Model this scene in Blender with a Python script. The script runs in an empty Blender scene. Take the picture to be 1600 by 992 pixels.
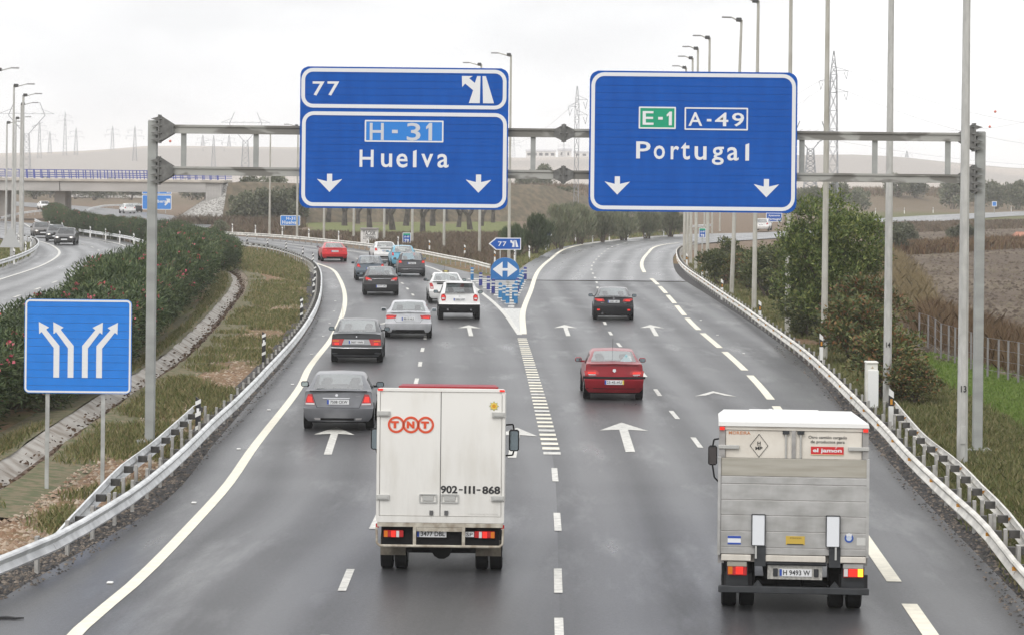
import bpy, bmesh, math, random
import numpy as np
from mathutils import Matrix, Vector
SC = bpy.context.scene
COL = SC.collection
rnd = random.Random(7)
# ------------------------------------------------------------ camera, sky, sun, exposure
F, CH, ROLL = 4200.0, 6.45, math.radians(0.6)      # focal length in photo pixels, eye height, camera roll
cd = bpy.data.cameras.new('camera'); cam = bpy.data.objects.new('camera', cd); COL.objects.link(cam)
cd.sensor_width = 36; cd.lens = F / 1600 * 36; cd.shift_y = -222 / 1600
cd.clip_start = 1; cd.clip_end = 12000
cam.matrix_world = Matrix.Translation((0, 0, CH)) @ Matrix.Rotation(math.pi / 2, 4, 'X') @ Matrix.Rotation(ROLL, 4, 'Z')
SC.camera = cam
SUN_EL, SUN_AZ = 48, 205                             # high soft sun behind the camera, through cloud
w = bpy.data.worlds.new('World'); SC.world = w; w.use_nodes = True
nt = w.node_tree; nt.nodes.clear()
out = nt.nodes.new('ShaderNodeOutputWorld'); bg = nt.nodes.new('ShaderNodeBackground')
sky = nt.nodes.new('ShaderNodeTexSky'); sky.sky_type = 'NISHITA'; sky.sun_disc = False
sky.sun_elevation = math.radians(SUN_EL); sky.sun_rotation = math.radians(SUN_AZ); sky.dust_density = 4
tc = nt.nodes.new('ShaderNodeTexCoord'); mp = nt.nodes.new('ShaderNodeMapping'); mp.inputs['Scale'].default_value = (1, 1, 3.2)
nz = nt.nodes.new('ShaderNodeTexNoise'); nz.inputs['Scale'].default_value = 5.5; nz.inputs['Detail'].default_value = 5; nz.inputs['Roughness'].default_value = .5
rp = nt.nodes.new('ShaderNodeValToRGB')
rp.color_ramp.elements[0].position = .34; rp.color_ramp.elements[0].color = (7.0, 7.06, 7.2, 1)
rp.color_ramp.elements[1].position = .62; rp.color_ramp.elements[1].color = (9.4, 9.42, 9.46, 1)
mx = nt.nodes.new('ShaderNodeMix'); mx.data_type = 'RGBA'; mx.inputs[0].default_value = .95
nt.links.new(tc.outputs['Generated'], mp.inputs[0]); nt.links.new(mp.outputs[0], nz.inputs['Vector']); nt.links.new(nz.outputs[0], rp.inputs[0])
nt.links.new(sky.outputs[0], mx.inputs[6]); nt.links.new(rp.outputs[0], mx.inputs[7]); nt.links.new(mx.outputs[2], bg.inputs[0])
bg.inputs[1].default_value = .118
nt.links.new(bg.outputs[0], out.inputs[0])
sd = bpy.data.lights.new('sun', 'SUN'); so = bpy.data.objects.new('sun', sd); COL.objects.link(so)
sd.energy = 1.5; sd.angle = math.radians(40); sd.color = (1, .97, .93)
so.rotation_euler = (math.radians(90 - SUN_EL), 0, math.radians(-25)); so.location = (0, -20, 60)
SC.view_settings.view_transform = 'Standard'; SC.view_settings.look = 'None'
SC.view_settings.exposure = 0.30; SC.view_settings.gamma = 1
SC.render.engine = 'CYCLES'; SC.render.resolution_x = 1024; SC.render.resolution_y = 634
SC.cycles.max_bounces = 8; SC.cycles.transparent_max_bounces = 12; SC.cycles.volume_bounces = 1

# ------------------------------------------------------------ survey helpers: photo pixel -> place in the world (metres)
cr, sr = math.cos(ROLL), math.sin(ROLL)
def uv(px, py):
    u, v = px - 800, py - 274
    return u * cr + v * sr, -u * sr + v * cr
def G(px, py, z=0):                                   # point of the level z seen at that pixel
    u, v = uv(px, py); d = F * (CH - z) / v
    return (u / F * d, d)
def P(px, py, Y):                                     # point at distance Y
    u, v = uv(px, py)
    return (u / F * Y, Y, CH - v / F * Y)
def GL(pts, z=0): return [G(x, y, z) for x, y in pts]
def resample(pts, step):
    p = np.array(pts, float)
    # Catmull-Rom through the points, then even spacing
    q = [p[0]]
    for i in range(len(p) - 1):
        a, b = p[i], p[i + 1]; pa = p[i - 1] if i else 2 * a - b; pb = p[i + 2] if i + 2 < len(p) else 2 * b - a
        L = np.linalg.norm(b - a); n = max(2, int(L / max(step * .5, .3)))
        ka = np.linalg.norm(a - pa) or 1; kb = np.linalg.norm(pb - b) or 1
        ma = (b - a) / L * .5 + (a - pa) / ka * .5; mb = (b - a) / L * .5 + (pb - b) / kb * .5
        ma, mb = ma * L, mb * L
        for k in range(1, n + 1):
            t = k / n; t2, t3 = t * t, t * t * t
            q.append((2*t3-3*t2+1)*a + (t3-2*t2+t)*ma + (-2*t3+3*t2)*b + (t3-t2)*mb)
    q = np.array(q); s = np.r_[0, np.cumsum(np.linalg.norm(np.diff(q, axis=0), axis=1))]
    n = max(1, int(round(s[-1] / step)))
    t = np.linspace(0, s[-1], n + 1)
    return np.stack([np.interp(t, s, q[:, k]) for k in range(p.shape[1])], 1)
def tangents(p):
    t = np.gradient(p, axis=0); return t / (np.linalg.norm(t, axis=1)[:, None] + 1e-9)
def smooth01(x): x = np.clip(x, 0, 1); return x * x * (3 - 2 * x)

# ------------------------------------------------------------ materials
MATS = {}
def M(name, col=(.5, .5, .5), rough=.5, metal=0, var=0, scale=3, bump=0, bscale=40, spec=.5, coat=0, emit=None, estr=0, col2=None, detail=6, stretch=None, lo=.35, hi=.65, dirt=0):
    if name in MATS: return MATS[name]
    m = bpy.data.materials.new(name); m.use_nodes = True; MATS[name] = m
    t = m.node_tree; N = t.nodes; L = t.links; b = N['Principled BSDF']
    b.inputs['Base Color'].default_value = (*col, 1); b.inputs['Roughness'].default_value = rough; b.inputs['Metallic'].default_value = metal
    b.inputs['Specular IOR Level'].default_value = spec; b.inputs['Coat Weight'].default_value = coat; b.inputs['Coat Roughness'].default_value = .08
    if emit: b.inputs['Emission Color'].default_value = (*emit, 1); b.inputs['Emission Strength'].default_value = estr
    if var or bump or col2 or dirt:
        tc = N.new('ShaderNodeTexCoord'); vec = tc.outputs['Object']
        if stretch:
            mp = N.new('ShaderNodeMapping'); mp.inputs['Scale'].default_value = stretch; L.new(vec, mp.inputs[0]); vec = mp.outputs[0]
        if var or col2:
            n = N.new('ShaderNodeTexNoise'); n.inputs['Scale'].default_value = scale; n.inputs['Detail'].default_value = detail; L.new(vec, n.inputs['Vector'])
            r = N.new('ShaderNodeValToRGB'); L.new(n.outputs[0], r.inputs[0])
            e = r.color_ramp.elements; e[0].position = lo; e[1].position = hi
            c2 = col2 if col2 else tuple(min(1, c * (1 + var)) for c in col)
            c1 = col if col2 else tuple(c * (1 - var) for c in col)
            e[0].color = (*c1, 1); e[1].color = (*c2, 1); L.new(r.outputs[0], b.inputs['Base Color'])
        if dirt:                                           # road grime thrown up from below: strongest low down, broken by noise
            sx = N.new('ShaderNodeSeparateXYZ'); L.new(tc.outputs['Object'], sx.inputs[0]); zr = N.new('ShaderNodeMapRange'); zr.inputs[1].default_value = .6; zr.inputs[2].default_value = 2.6; zr.inputs[3].default_value = .55; zr.inputs[4].default_value = .08; L.new(sx.outputs[2], zr.inputs[0])
            dn_ = N.new('ShaderNodeTexNoise'); dn_.inputs['Scale'].default_value = 3.2; dn_.inputs['Detail'].default_value = 9; dn_.inputs['Roughness'].default_value = .7; mp_ = N.new('ShaderNodeMapping'); mp_.inputs['Scale'].default_value = (2.2, 1, .35); L.new(tc.outputs['Object'], mp_.inputs[0]); L.new(mp_.outputs[0], dn_.inputs['Vector'])
            ml = N.new('ShaderNodeMath'); ml.operation = 'MULTIPLY'; L.new(dn_.outputs[0], ml.inputs[0]); L.new(zr.outputs[0], ml.inputs[1]); ms_ = N.new('ShaderNodeMath'); ms_.operation = 'MULTIPLY'; ms_.inputs[1].default_value = dirt; ms_.use_clamp = True; L.new(ml.outputs[0], ms_.inputs[0])
            mx_ = N.new('ShaderNodeMix'); mx_.data_type = 'RGBA'; L.new(ms_.outputs[0], mx_.inputs[0]); src = b.inputs['Base Color'].links[0].from_socket if b.inputs['Base Color'].links else None
            mx_.inputs[6].default_value = (*col, 1); mx_.inputs[7].default_value = (.20, .185, .16, 1)
            if src: L.new(src, mx_.inputs[6])
            L.new(mx_.outputs[2], b.inputs['Base Color'])
        if bump:
            n2 = N.new('ShaderNodeTexNoise'); n2.inputs['Scale'].default_value = bscale; n2.inputs['Detail'].default_value = 4; L.new(vec, n2.inputs['Vector'])
            bp = N.new('ShaderNodeBump'); bp.inputs['Strength'].default_value = bump; bp.inputs['Distance'].default_value = .05; L.new(n2.outputs[0], bp.inputs['Height']); L.new(bp.outputs[0], b.inputs['Normal'])
    return m
def leafmat(name, cols, rough=.55, trans=.15):
    if name in MATS: return MATS[name]
    m = bpy.data.materials.new(name); m.use_nodes = True; MATS[name] = m
    t = m.node_tree; N = t.nodes; L = t.links; b = N['Principled BSDF']; b.inputs['Roughness'].default_value = rough; b.inputs['Specular IOR Level'].default_value = .3
    g = N.new('ShaderNodeNewGeometry'); r = N.new('ShaderNodeValToRGB'); L.new(g.outputs['Random Per Island'], r.inputs[0])
    e = r.color_ramp.elements
    while len(e) < len(cols): e.new(.5)
    for i, c in enumerate(cols): e[i].position = i / (len(cols) - 1); e[i].color = (*c, 1)
    oi = N.new('ShaderNodeObjectInfo'); hs = N.new('ShaderNodeHueSaturation'); mr = N.new('ShaderNodeMapRange')
    mr.inputs[3].default_value = .75; mr.inputs[4].default_value = 1.2; L.new(oi.outputs['Random'], mr.inputs[0]); L.new(mr.outputs[0], hs.inputs['Value'])
    L.new(r.outputs[0], hs.inputs['Color']); L.new(hs.outputs[0], b.inputs['Base Color'])
    tr = N.new('ShaderNodeBsdfTranslucent'); L.new(hs.outputs[0], tr.inputs[0]); ms = N.new('ShaderNodeMixShader'); ms.inputs[0].default_value = trans
    L.new(b.outputs[0], ms.inputs[1]); L.new(tr.outputs[0], ms.inputs[2]); L.new(ms.outputs[0], N['Material Output'].inputs[0])
    return m
def glassmat(name, tint, refl=.10):
    m = bpy.data.materials.new(name); m.use_nodes = True; MATS[name] = m
    t = m.node_tree; N = t.nodes; L = t.links
    tr = N.new('ShaderNodeBsdfTransparent'); tr.inputs[0].default_value = (*tint, 1)
    gl = N.new('ShaderNodeBsdfGlossy'); gl.inputs[1].default_value = .03
    ms = N.new('ShaderNodeMixShader'); ms.inputs[0].default_value = refl
    L.new(tr.outputs[0], ms.inputs[1]); L.new(gl.outputs[0], ms.inputs[2]); L.new(ms.outputs[0], N['Material Output'].inputs[0])
    return m
# ------------------------------------------------------------ mesh helpers
def obj(name, mesh, parent=None):
    o = bpy.data.objects.new(name, mesh); COL.objects.link(o)
    if parent is not None: o.parent = parent
    return o
def tag(o, label=None, cat=None, group=None, kind=None):
    if label: o['label'] = label
    if cat: o['category'] = cat
    if group: o['group'] = group
    if kind: o['kind'] = kind
    return o
def thing(name, label, cat, loc=(0, 0, 0), rz=0, group=None):
    o = bpy.data.objects.new(name, None); COL.objects.link(o); o.location = loc; o.rotation_euler = (0, 0, rz); o.empty_display_size = .2
    return tag(o, label, cat, group)
def copytree(o, parent=None):
    c = o.copy(); COL.objects.link(c); c.parent = parent
    for ch in [x for x in o.children]: copytree(ch, c)
    return c
def sharp(me, ang=35):
    me.polygons.foreach_set('use_smooth', [True] * len(me.polygons)); me.set_sharp_from_angle(angle=math.radians(ang))
class MB:
    def __init__(s): s.v = []; s.f = []; s.m = []
    def add(s, vs, fs, mi=0):
        n = len(s.v); s.v += [tuple(map(float, a)) for a in vs]; s.f += [tuple(n + i for i in f) for f in fs]; s.m += [mi] * len(fs); return s
    def box(s, x0, x1, y0, y1, z0, z1, mi=0, bev=0):
        if bev:
            b = min(bev, (x1-x0)/2.1, (y1-y0)/2.1, (z1-z0)/2.1)
            bm = bmesh.new(); bmesh.ops.create_cube(bm, size=1)
            for q in bm.verts: q.co = Vector(((x0+x1)/2 + q.co.x*(x1-x0), (y0+y1)/2 + q.co.y*(y1-y0), (z0+z1)/2 + q.co.z*(z1-z0)))
            bmesh.ops.bevel(bm, geom=bm.edges[:], offset=b, segments=1, affect='EDGES', profile=.5)
            bm.verts.index_update(); s.add([q.co for q in bm.verts], [[q.index for q in f.verts] for f in bm.faces], mi); bm.free(); return s
        return s.add([(x0,y0,z0),(x1,y0,z0),(x1,y1,z0),(x0,y1,z0),(x0,y0,z1),(x1,y0,z1),(x1,y1,z1),(x0,y1,z1)],
                     [(3,2,1,0),(4,5,6,7),(0,1,5,4),(1,2,6,5),(2,3,7,6),(3,0,4,7)], mi)
    def tube(s, p, q, r0, r1=None, n=6, caps=True, mi=0):
        r1 = r0 if r1 is None else r1; p, q = Vector(p), Vector(q); d = (q - p)
        if d.length < 1e-6: return s
        d.normalize(); a = d.cross(Vector((0, 0, 1)) if abs(d.z) < .9 else Vector((1, 0, 0))).normalized(); b = d.cross(a)
        vs = []
        for c, r in ((p, r0), (q, r1)):
            for k in range(n):
                t = 2 * math.pi * (k + .5) / n; vs.append(c + a * (r * math.cos(t)) + b * (r * math.sin(t)))
        fs = [(k, k + n, (k + 1) % n + n, (k + 1) % n) for k in range(n)]
        if caps: fs += [tuple(range(n)), tuple(range(2 * n - 1, n - 1, -1))]
        return s.add(vs, fs, mi)
    def path(s, pts, rs, n=6, mi=0):
        for i in range(len(pts) - 1): s.tube(pts[i], pts[i+1], rs[i], rs[i+1], n, True, mi)
        return s
    def prism(s, poly, y0, y1, mi=0, sides=True):     # polygon in (x,z), seen from -y, extruded y0 (front) to y1
        n = len(poly); a = sum(poly[i][0]*poly[(i+1)%n][1] - poly[(i+1)%n][0]*poly[i][1] for i in range(n))
        if a < 0: poly = poly[::-1]
        vs = [(x, y0, z) for x, z in poly] + [(x, y1, z) for x, z in poly]
        fs = [tuple(range(n))]
        if sides: fs += [tuple(range(2*n-1, n-1, -1))] + [(i, i+n, (i+1)%n+n, (i+1)%n) for i in range(n)]
        return s.add(vs, fs, mi)
    def ring(s, outer, inner, y0, y1, mi=0):          # frame between two outlines of equal length
        n = len(outer)
        vs = [(x, y0, z) for x, z in outer] + [(x, y0, z) for x, z in inner] + [(x, y1, z) for x, z in outer] + [(x, y1, z) for x, z in inner]
        fs = []
        for i in range(n):
            j = (i+1) % n
            fs += [(i, j, n+j, n+i), (i, 2*n+i, 2*n+j, j), (n+i, n+j, 3*n+j, 3*n+i)]
        return s.add(vs, fs, mi)
    def mesh(s, name, mats, smooth=None):
        me = bpy.data.meshes.new(name); me.from_pydata(s.v, [], s.f)
        for m in (mats if isinstance(mats, (list, tuple)) else [mats]): me.materials.append(m)
        if any(s.m): me.polygons.foreach_set('material_index', s.m)
        me.update()
        if smooth: sharp(me, smooth)
        return me
    def build(s, name, mats, parent=None, smooth=None): return obj(name, s.mesh(name, mats, smooth), parent)
def rrect(x0, x1, z0, z1, r, k=5):
    o = []
    for cx, cz, a in ((x1-r, z0+r, -90), (x1-r, z1-r, 0), (x0+r, z1-r, 90), (x0+r, z0+r, 180)):
        for i in range(k+1):
            t = math.radians(a + 90*i/k); o.append((cx + r*math.cos(t), cz + r*math.sin(t)))
    return o
def circ(cx, cz, r, n=20, a0=0, a1=360): return [(cx + r*math.cos(math.radians(a0+(a1-a0)*i/n)), cz + r*math.sin(math.radians(a0+(a1-a0)*i/n))) for i in range(n + (a1-a0 != 360))]
def npmesh(name, V, k, mat, uv=None):                 # V (n*k,3): n separate k-gons
    V = np.asarray(V, np.float32); nv = len(V); n = nv // k
    me = bpy.data.meshes.new(name); me.vertices.add(nv); me.vertices.foreach_set('co', V.ravel())
    me.loops.add(nv); me.loops.foreach_set('vertex_index', np.arange(nv, dtype=np.int32))
    me.polygons.add(n); me.polygons.foreach_set('loop_start', np.arange(0, nv, k, dtype=np.int32))
    me.materials.append(mat); me.update(calc_edges=True); return me
# text outlines, made once while the scene is still empty
TXT = {}
def text_mesh(s, bold=.02, gap=1.0):
    key = (s, bold, gap)
    if key in TXT: return TXT[key]
    c = bpy.data.curves.new('t', 'FONT'); c.body = s; c.offset = bold; c.space_character = gap; c.resolution_u = 3
    o = bpy.data.objects.new('t', c); COL.objects.link(o)
    dg = bpy.context.evaluated_depsgraph_get(); me = o.evaluated_get(dg).to_mesh()
    v = np.array([q.co[:2] for q in me.vertices]); f = [tuple(p.vertices) for p in me.polygons]
    bpy.data.objects.remove(o); bpy.data.curves.remove(c)
    v -= v.min(0); TXT[key] = (v, f, v.max(0)); return TXT[key]
def text(name, s, cx, cz, w, h, y, mat, parent, bold=.02, gap=1.0, rx=0):
    v, f, sz = text_mesh(s, bold, gap)
    me = bpy.data.meshes.new(name); k = np.array([w / sz[0], h / sz[1]]); q = (v - sz / 2) * k
    me.from_pydata([(cx + a, y, cz + b) for a, b in q], [], f); me.materials.append(mat); me.update()
    return obj(name, me, parent)
ORD = ['nearest', 'second nearest', 'third nearest', 'fourth nearest', 'fifth nearest', 'sixth nearest', 'seventh nearest', 'eighth nearest', 'ninth nearest', 'tenth nearest', 'eleventh nearest', 'twelfth nearest', 'thirteenth nearest', 'fourteenth nearest', 'fifteenth nearest', 'sixteenth nearest', 'seventeenth nearest', 'eighteenth nearest', 'nineteenth nearest', 'twentieth nearest', 'twenty-first nearest', 'twenty-second nearest']
for a in '7HuelvaPortg3EA49': text_mesh(a, .012, 1.0)
# ------------------------------------------------------------ road lines surveyed from the photo
EDGE_L = [(-5.55, 14), (-5.65, 26)] + GL([(115,992),(213,908),(304,815),(356,757),(391,706),(470,602),(481,578),(519,527),(539,472),(530,435),(517,420),(498,413),(470,404)]) 
PAVE_L = [(-7.4, 14), (-7.6, 27)] + GL([(-60,975),(0,936),(120,865),(253,786),(336,691),(415,600),(435,578),(482,514),(501,477),(503,451),(499,425),(489,411),(466,400),(430,388),(380,380.5),(350,376)]) + [(-42,330),(-60,395),(-84,470),(-120,560)]
MID = [(.62, 14), (.66, 26)] + GL([(878,1060),(874,940),(867,740),(862,706),(840,612),(816,525),(806,490),(793,450),(790,437)])
H_R = GL([(790,437),(771,434),(697,416.5),(660,408),(600,396),(556,389),(500,381),(451,376),(400,371.5),(345,367.5)]) + [(-38,338),(-50,395),(-72,470),(-106,560)]
H_RLINE = GL([(812,523),(784,485),(753,458),(722,438),(688,424),(666,416),(582,397),(540,391.5),(490,385.5),(440,380.5),(400,377)])
A_L = GL([(790,437),(806,425),(822,413),(841,402),(872,388),(914,380),(999,371),(1064,366.5)]) + [(30,318),(45,385),(70,470),(118,590)]
A_LLINE = GL([(818,522),(817,489),(829,455),(841,424),(858,407),(894,386),(942,378),(999,372.5),(1064,368.5)])
PAVE_R = [(6.9, 14), (7.0, 26)] + GL([(1720,1050),(1600,940),(1558,897),(1449,786),(1364,693),(1316,638),(1258,569),(1203,525),(1109,463),(1062,432),(1052,412),(1056,396),(1085,382)]) + [(38,312),(56,380),(82,463),(130,583)]
EDGE_R = GL([(1640,1290),(1500,1060),(1442,975),(1395,905),(1350,840),(1195,612),(1155,570),(1115,535),(1088,512),(1069,492),(1055,475),(1030,447),(1007,426),(1003,417),(1004,407),(1013,395),(1024,386),(1041,382),(1061,380)])
OPP_L = GL([(-250,530),(-120,475),(0,437),(60.5,417),(87,403),(93,395),(89,389),(77,382),(50,374),(20,364)])
OPP_MID = GL([(-120,515),(-60,493),(13,468),(65,449),(105,433),(133,422),(153,409),(159,398),(150,389),(123,380),(80,368),(45,359)])
OPP_R = GL([(60,500),(140,462),(200,435),(229,410),(228,399),(202,387),(171,378),(121,370),(80,363),(54,357.5),(38,350)])
def offs(p, d, step=3):
    q = resample(p, step); t = tangents(q); return np.stack([q[:, 0] + t[:, 1] * d, q[:, 1] - t[:, 0] * d], 1)
OPPR_P = offs(OPP_R, 1.6); OPPL_P = offs(OPP_L, -2.6)
far_l = [(-78, 330), (-100, 400), (-130, 480)]; far_r = [(-66, 345), (-86, 405), (-114, 482)]

# ------------------------------------------------------------ ground
DITCH = GL([(-90,800),(0,748),(59,706),(106,672),(206,604),(274,560),(322,515),(355,477),(377,446),(374,428),(360,418)])
RIDGE = np.array([(-900,250),(-400,243),(0,240),(100,238),(180,233),(230,228.5),(300,229),(470,231),(640,238),(800,247),(900,246),(1100,246),(1250,243),(1330,242),(1400,245),(1500,256),(1600,264),(2000,272),(2600,276)], float)
def dist_poly(X, Y, pts):
    d = np.full(X.shape, 1e9); p = np.array(pts)
    for a, b in zip(p[:-1], p[1:]):
        ab = b - a; t = np.clip(((X - a[0]) * ab[0] + (Y - a[1]) * ab[1]) / (ab @ ab), 0, 1)
        d = np.minimum(d, np.hypot(X - a[0] - t * ab[0], Y - a[1] - t * ab[1]))
    return d
def vnoise(X, Y, s, seed=0):                           # smooth value noise
    x, y = X / s, Y / s; i, j = np.floor(x), np.floor(y); fx, fy = smooth01(x - i), smooth01(y - j)
    h = lambda a, b: (np.sin(a * 127.1 + b * 311.7 + seed * 74.7) * 43758.5453) % 1
    return (h(i, j) * (1 - fx) + h(i + 1, j) * fx) * (1 - fy) + (h(i, j + 1) * (1 - fx) + h(i + 1, j + 1) * fx) * fy
def bank(X, Y):
    Yb = 520 + np.maximum(0, X - 30) * 1.55
    return (2.3 + 1.6 * vnoise(X, Y, 46, 3)) * smooth01((Y - Yb + 18 * vnoise(X, Y, 30, 5)) / 34) * smooth01((X + 62) / 30)
def gz(X, Y):
    X = np.asarray(X, float); Y = np.asarray(Y, float)
    az = np.clip(X / np.maximum(Y, 1) * F + 800, -900, 2600); top = np.interp(az, RIDGE[:, 0], RIDGE[:, 1])
    v0 = (top - 274) - (az - 800) * sr
    zr = CH - v0 / F * 1500
    h = -.09 + bank(X, Y) * (1 - smooth01((Y - 780) / 300)) + zr * smooth01((Y - 760) / 740)
    h = h + .10 * (vnoise(X, Y, 5, 1) - .5) * smooth01((Y - 200) / 100)
    return h - .34 * np.clip(1.35 - dist_poly(X, Y, DITCH), 0, 1)
xs = np.arange(-62, 62.1, 1.0); g = 62 + np.cumsum(1.2 * 1.11 ** np.arange(46)); xs = np.r_[-g[::-1], xs, g]
ys = np.r_[-400, -200, np.arange(-60, 30, 6), np.arange(30, 240, 1.0)]; g2 = 240 + np.cumsum(1.1 * 1.035 ** np.arange(140)); ys = np.r_[ys, g2[g2 < 7000]]
XX, YY = np.meshgrid(xs, ys); ZZ = gz(XX, YY)
nx, ny = len(xs), len(ys)
me = bpy.data.meshes.new('ground'); me.vertices.add(nx * ny); me.vertices.foreach_set('co', np.stack([XX, YY, ZZ], -1).astype(np.float32).ravel())
I = (np.arange(ny - 1)[:, None] * nx + np.arange(nx - 1)[None, :]).ravel()
Q = np.stack([I, I + 1, I + nx + 1, I + nx], 1).astype(np.int32); nq = len(Q)
me.loops.add(nq * 4); me.loops.foreach_set('vertex_index', Q.ravel()); me.polygons.add(nq); me.polygons.foreach_set('loop_start', np.arange(0, nq * 4, 4, dtype=np.int32))
me.polygons.foreach_set('use_smooth', [True] * nq); me.update(calc_edges=True)
def inpoly(X, Y, poly):
    r = np.zeros(X.shape, bool); p = poly; n = len(p)
    for i in range(n):
        x1, y1 = p[i]; x2, y2 = p[(i + 1) % n]
        c = ((y1 > Y) != (y2 > Y)) & (X < (x2 - x1) * (Y - y1) / ((y2 - y1) if y2 != y1 else 1e-9) + x1); r ^= c
    return r
LAWN = GL([(1440,585),(1640,690),(1700,650),(1600,585),(1520,560),(1450,548)])
FIELD = GL([(1400,500),(1460,560),(1640,600),(2100,520),(2000,352),(1600,345),(1440,352),(1385,372),(1370,410),(1385,455)])
GREENF = GL([(490,367),(640,368),(770,366),(800,352),(800,338),(780,332),(500,332),(470,345)])
TRACK = GL([(1400,452),(1425,452),(1468,492),(1440,492),(1405,480)])
def patchy(X, Y):                                       # broken cover: earth where high, grass where low
    a, c = X * .8 + Y * .35, Y * .45 - X * .5
    return .38 * vnoise(a, c, 1.1, 11) + .34 * vnoise(a * .9 + c * .3, c, 2.7, 14) + .28 * vnoise(X, Y, 11, 12)
def zones(X, Y):
    n1, n2 = patchy(X, Y), vnoise(X, Y, 9, 12); n3 = vnoise(X, Y, 28, 13)
    jx, jy = X + (n1 - .5) * 2.5, Y + (vnoise(X, Y, 3, 17) - .5) * 6
    c = np.zeros(X.shape + (3,)); c[:] = (.12, .12, .05)
    def mixc(mask, col): c[:] = c * (1 - mask[..., None]) + np.array(col) * mask[..., None]
    mixc(smooth01((n1 - .44) * 7) * (Y < 260), (.21, .135, .08))                 # bare stony earth between the grass
    mixc(((Y > 215) & (X < 60)).astype(float) * smooth01((Y - 215) / 30), (.17, .125, .088))     # dry mauve scrub
    mixc(inpoly(jx, jy, GREENF) * .85 * smooth01(n2 * 3), (.14, .165, .055))
    mixc(inpoly(jx, jy, FIELD).astype(float), (.11, .083, .062)); 
    mixc(inpoly(jx, jy, FIELD) * smooth01((n2 - .35) * 3) * .7, (.16, .128, .092))
    mixc(inpoly(jx, jy, LAWN).astype(float), (.13, .19, .04)); mixc(inpoly(X, Y, TRACK).astype(float), (.3, .29, .27))
    mixc(smooth01((Y - 500) / 60) * (n3 > -1), (.15, .115, .075)); mixc(smooth01((Y - 760) / 120), (.43, .385, .345))  # hill tone beyond the bank is paled, painting in part of the distance haze
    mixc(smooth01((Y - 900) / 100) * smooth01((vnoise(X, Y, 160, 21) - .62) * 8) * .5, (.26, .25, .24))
    return c
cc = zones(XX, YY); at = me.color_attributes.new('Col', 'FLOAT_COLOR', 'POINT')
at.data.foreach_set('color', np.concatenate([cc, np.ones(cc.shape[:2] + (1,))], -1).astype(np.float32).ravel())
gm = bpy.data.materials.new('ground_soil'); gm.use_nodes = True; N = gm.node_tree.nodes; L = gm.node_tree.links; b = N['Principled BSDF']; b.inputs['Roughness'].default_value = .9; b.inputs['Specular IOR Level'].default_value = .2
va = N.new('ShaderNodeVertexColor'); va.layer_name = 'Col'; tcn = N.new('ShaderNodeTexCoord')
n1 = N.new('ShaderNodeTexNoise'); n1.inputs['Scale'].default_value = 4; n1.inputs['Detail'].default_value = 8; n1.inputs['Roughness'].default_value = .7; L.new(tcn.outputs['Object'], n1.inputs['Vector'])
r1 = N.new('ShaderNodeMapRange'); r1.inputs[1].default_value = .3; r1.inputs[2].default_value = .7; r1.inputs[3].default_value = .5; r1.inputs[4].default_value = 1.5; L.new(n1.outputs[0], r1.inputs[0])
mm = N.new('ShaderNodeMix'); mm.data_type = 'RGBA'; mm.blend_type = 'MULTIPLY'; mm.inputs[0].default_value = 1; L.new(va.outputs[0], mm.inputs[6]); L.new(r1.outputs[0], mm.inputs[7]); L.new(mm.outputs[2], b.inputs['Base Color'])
bp = N.new('ShaderNodeBump'); bp.inputs['Strength'].default_value = .7; bp.inputs['Distance'].default_value = .12; L.new(n1.outputs[0], bp.inputs['Height']); L.new(bp.outputs[0], b.inputs['Normal'])
me.materials.append(gm); ground = tag(obj('ground', me), kind='structure')

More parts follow.
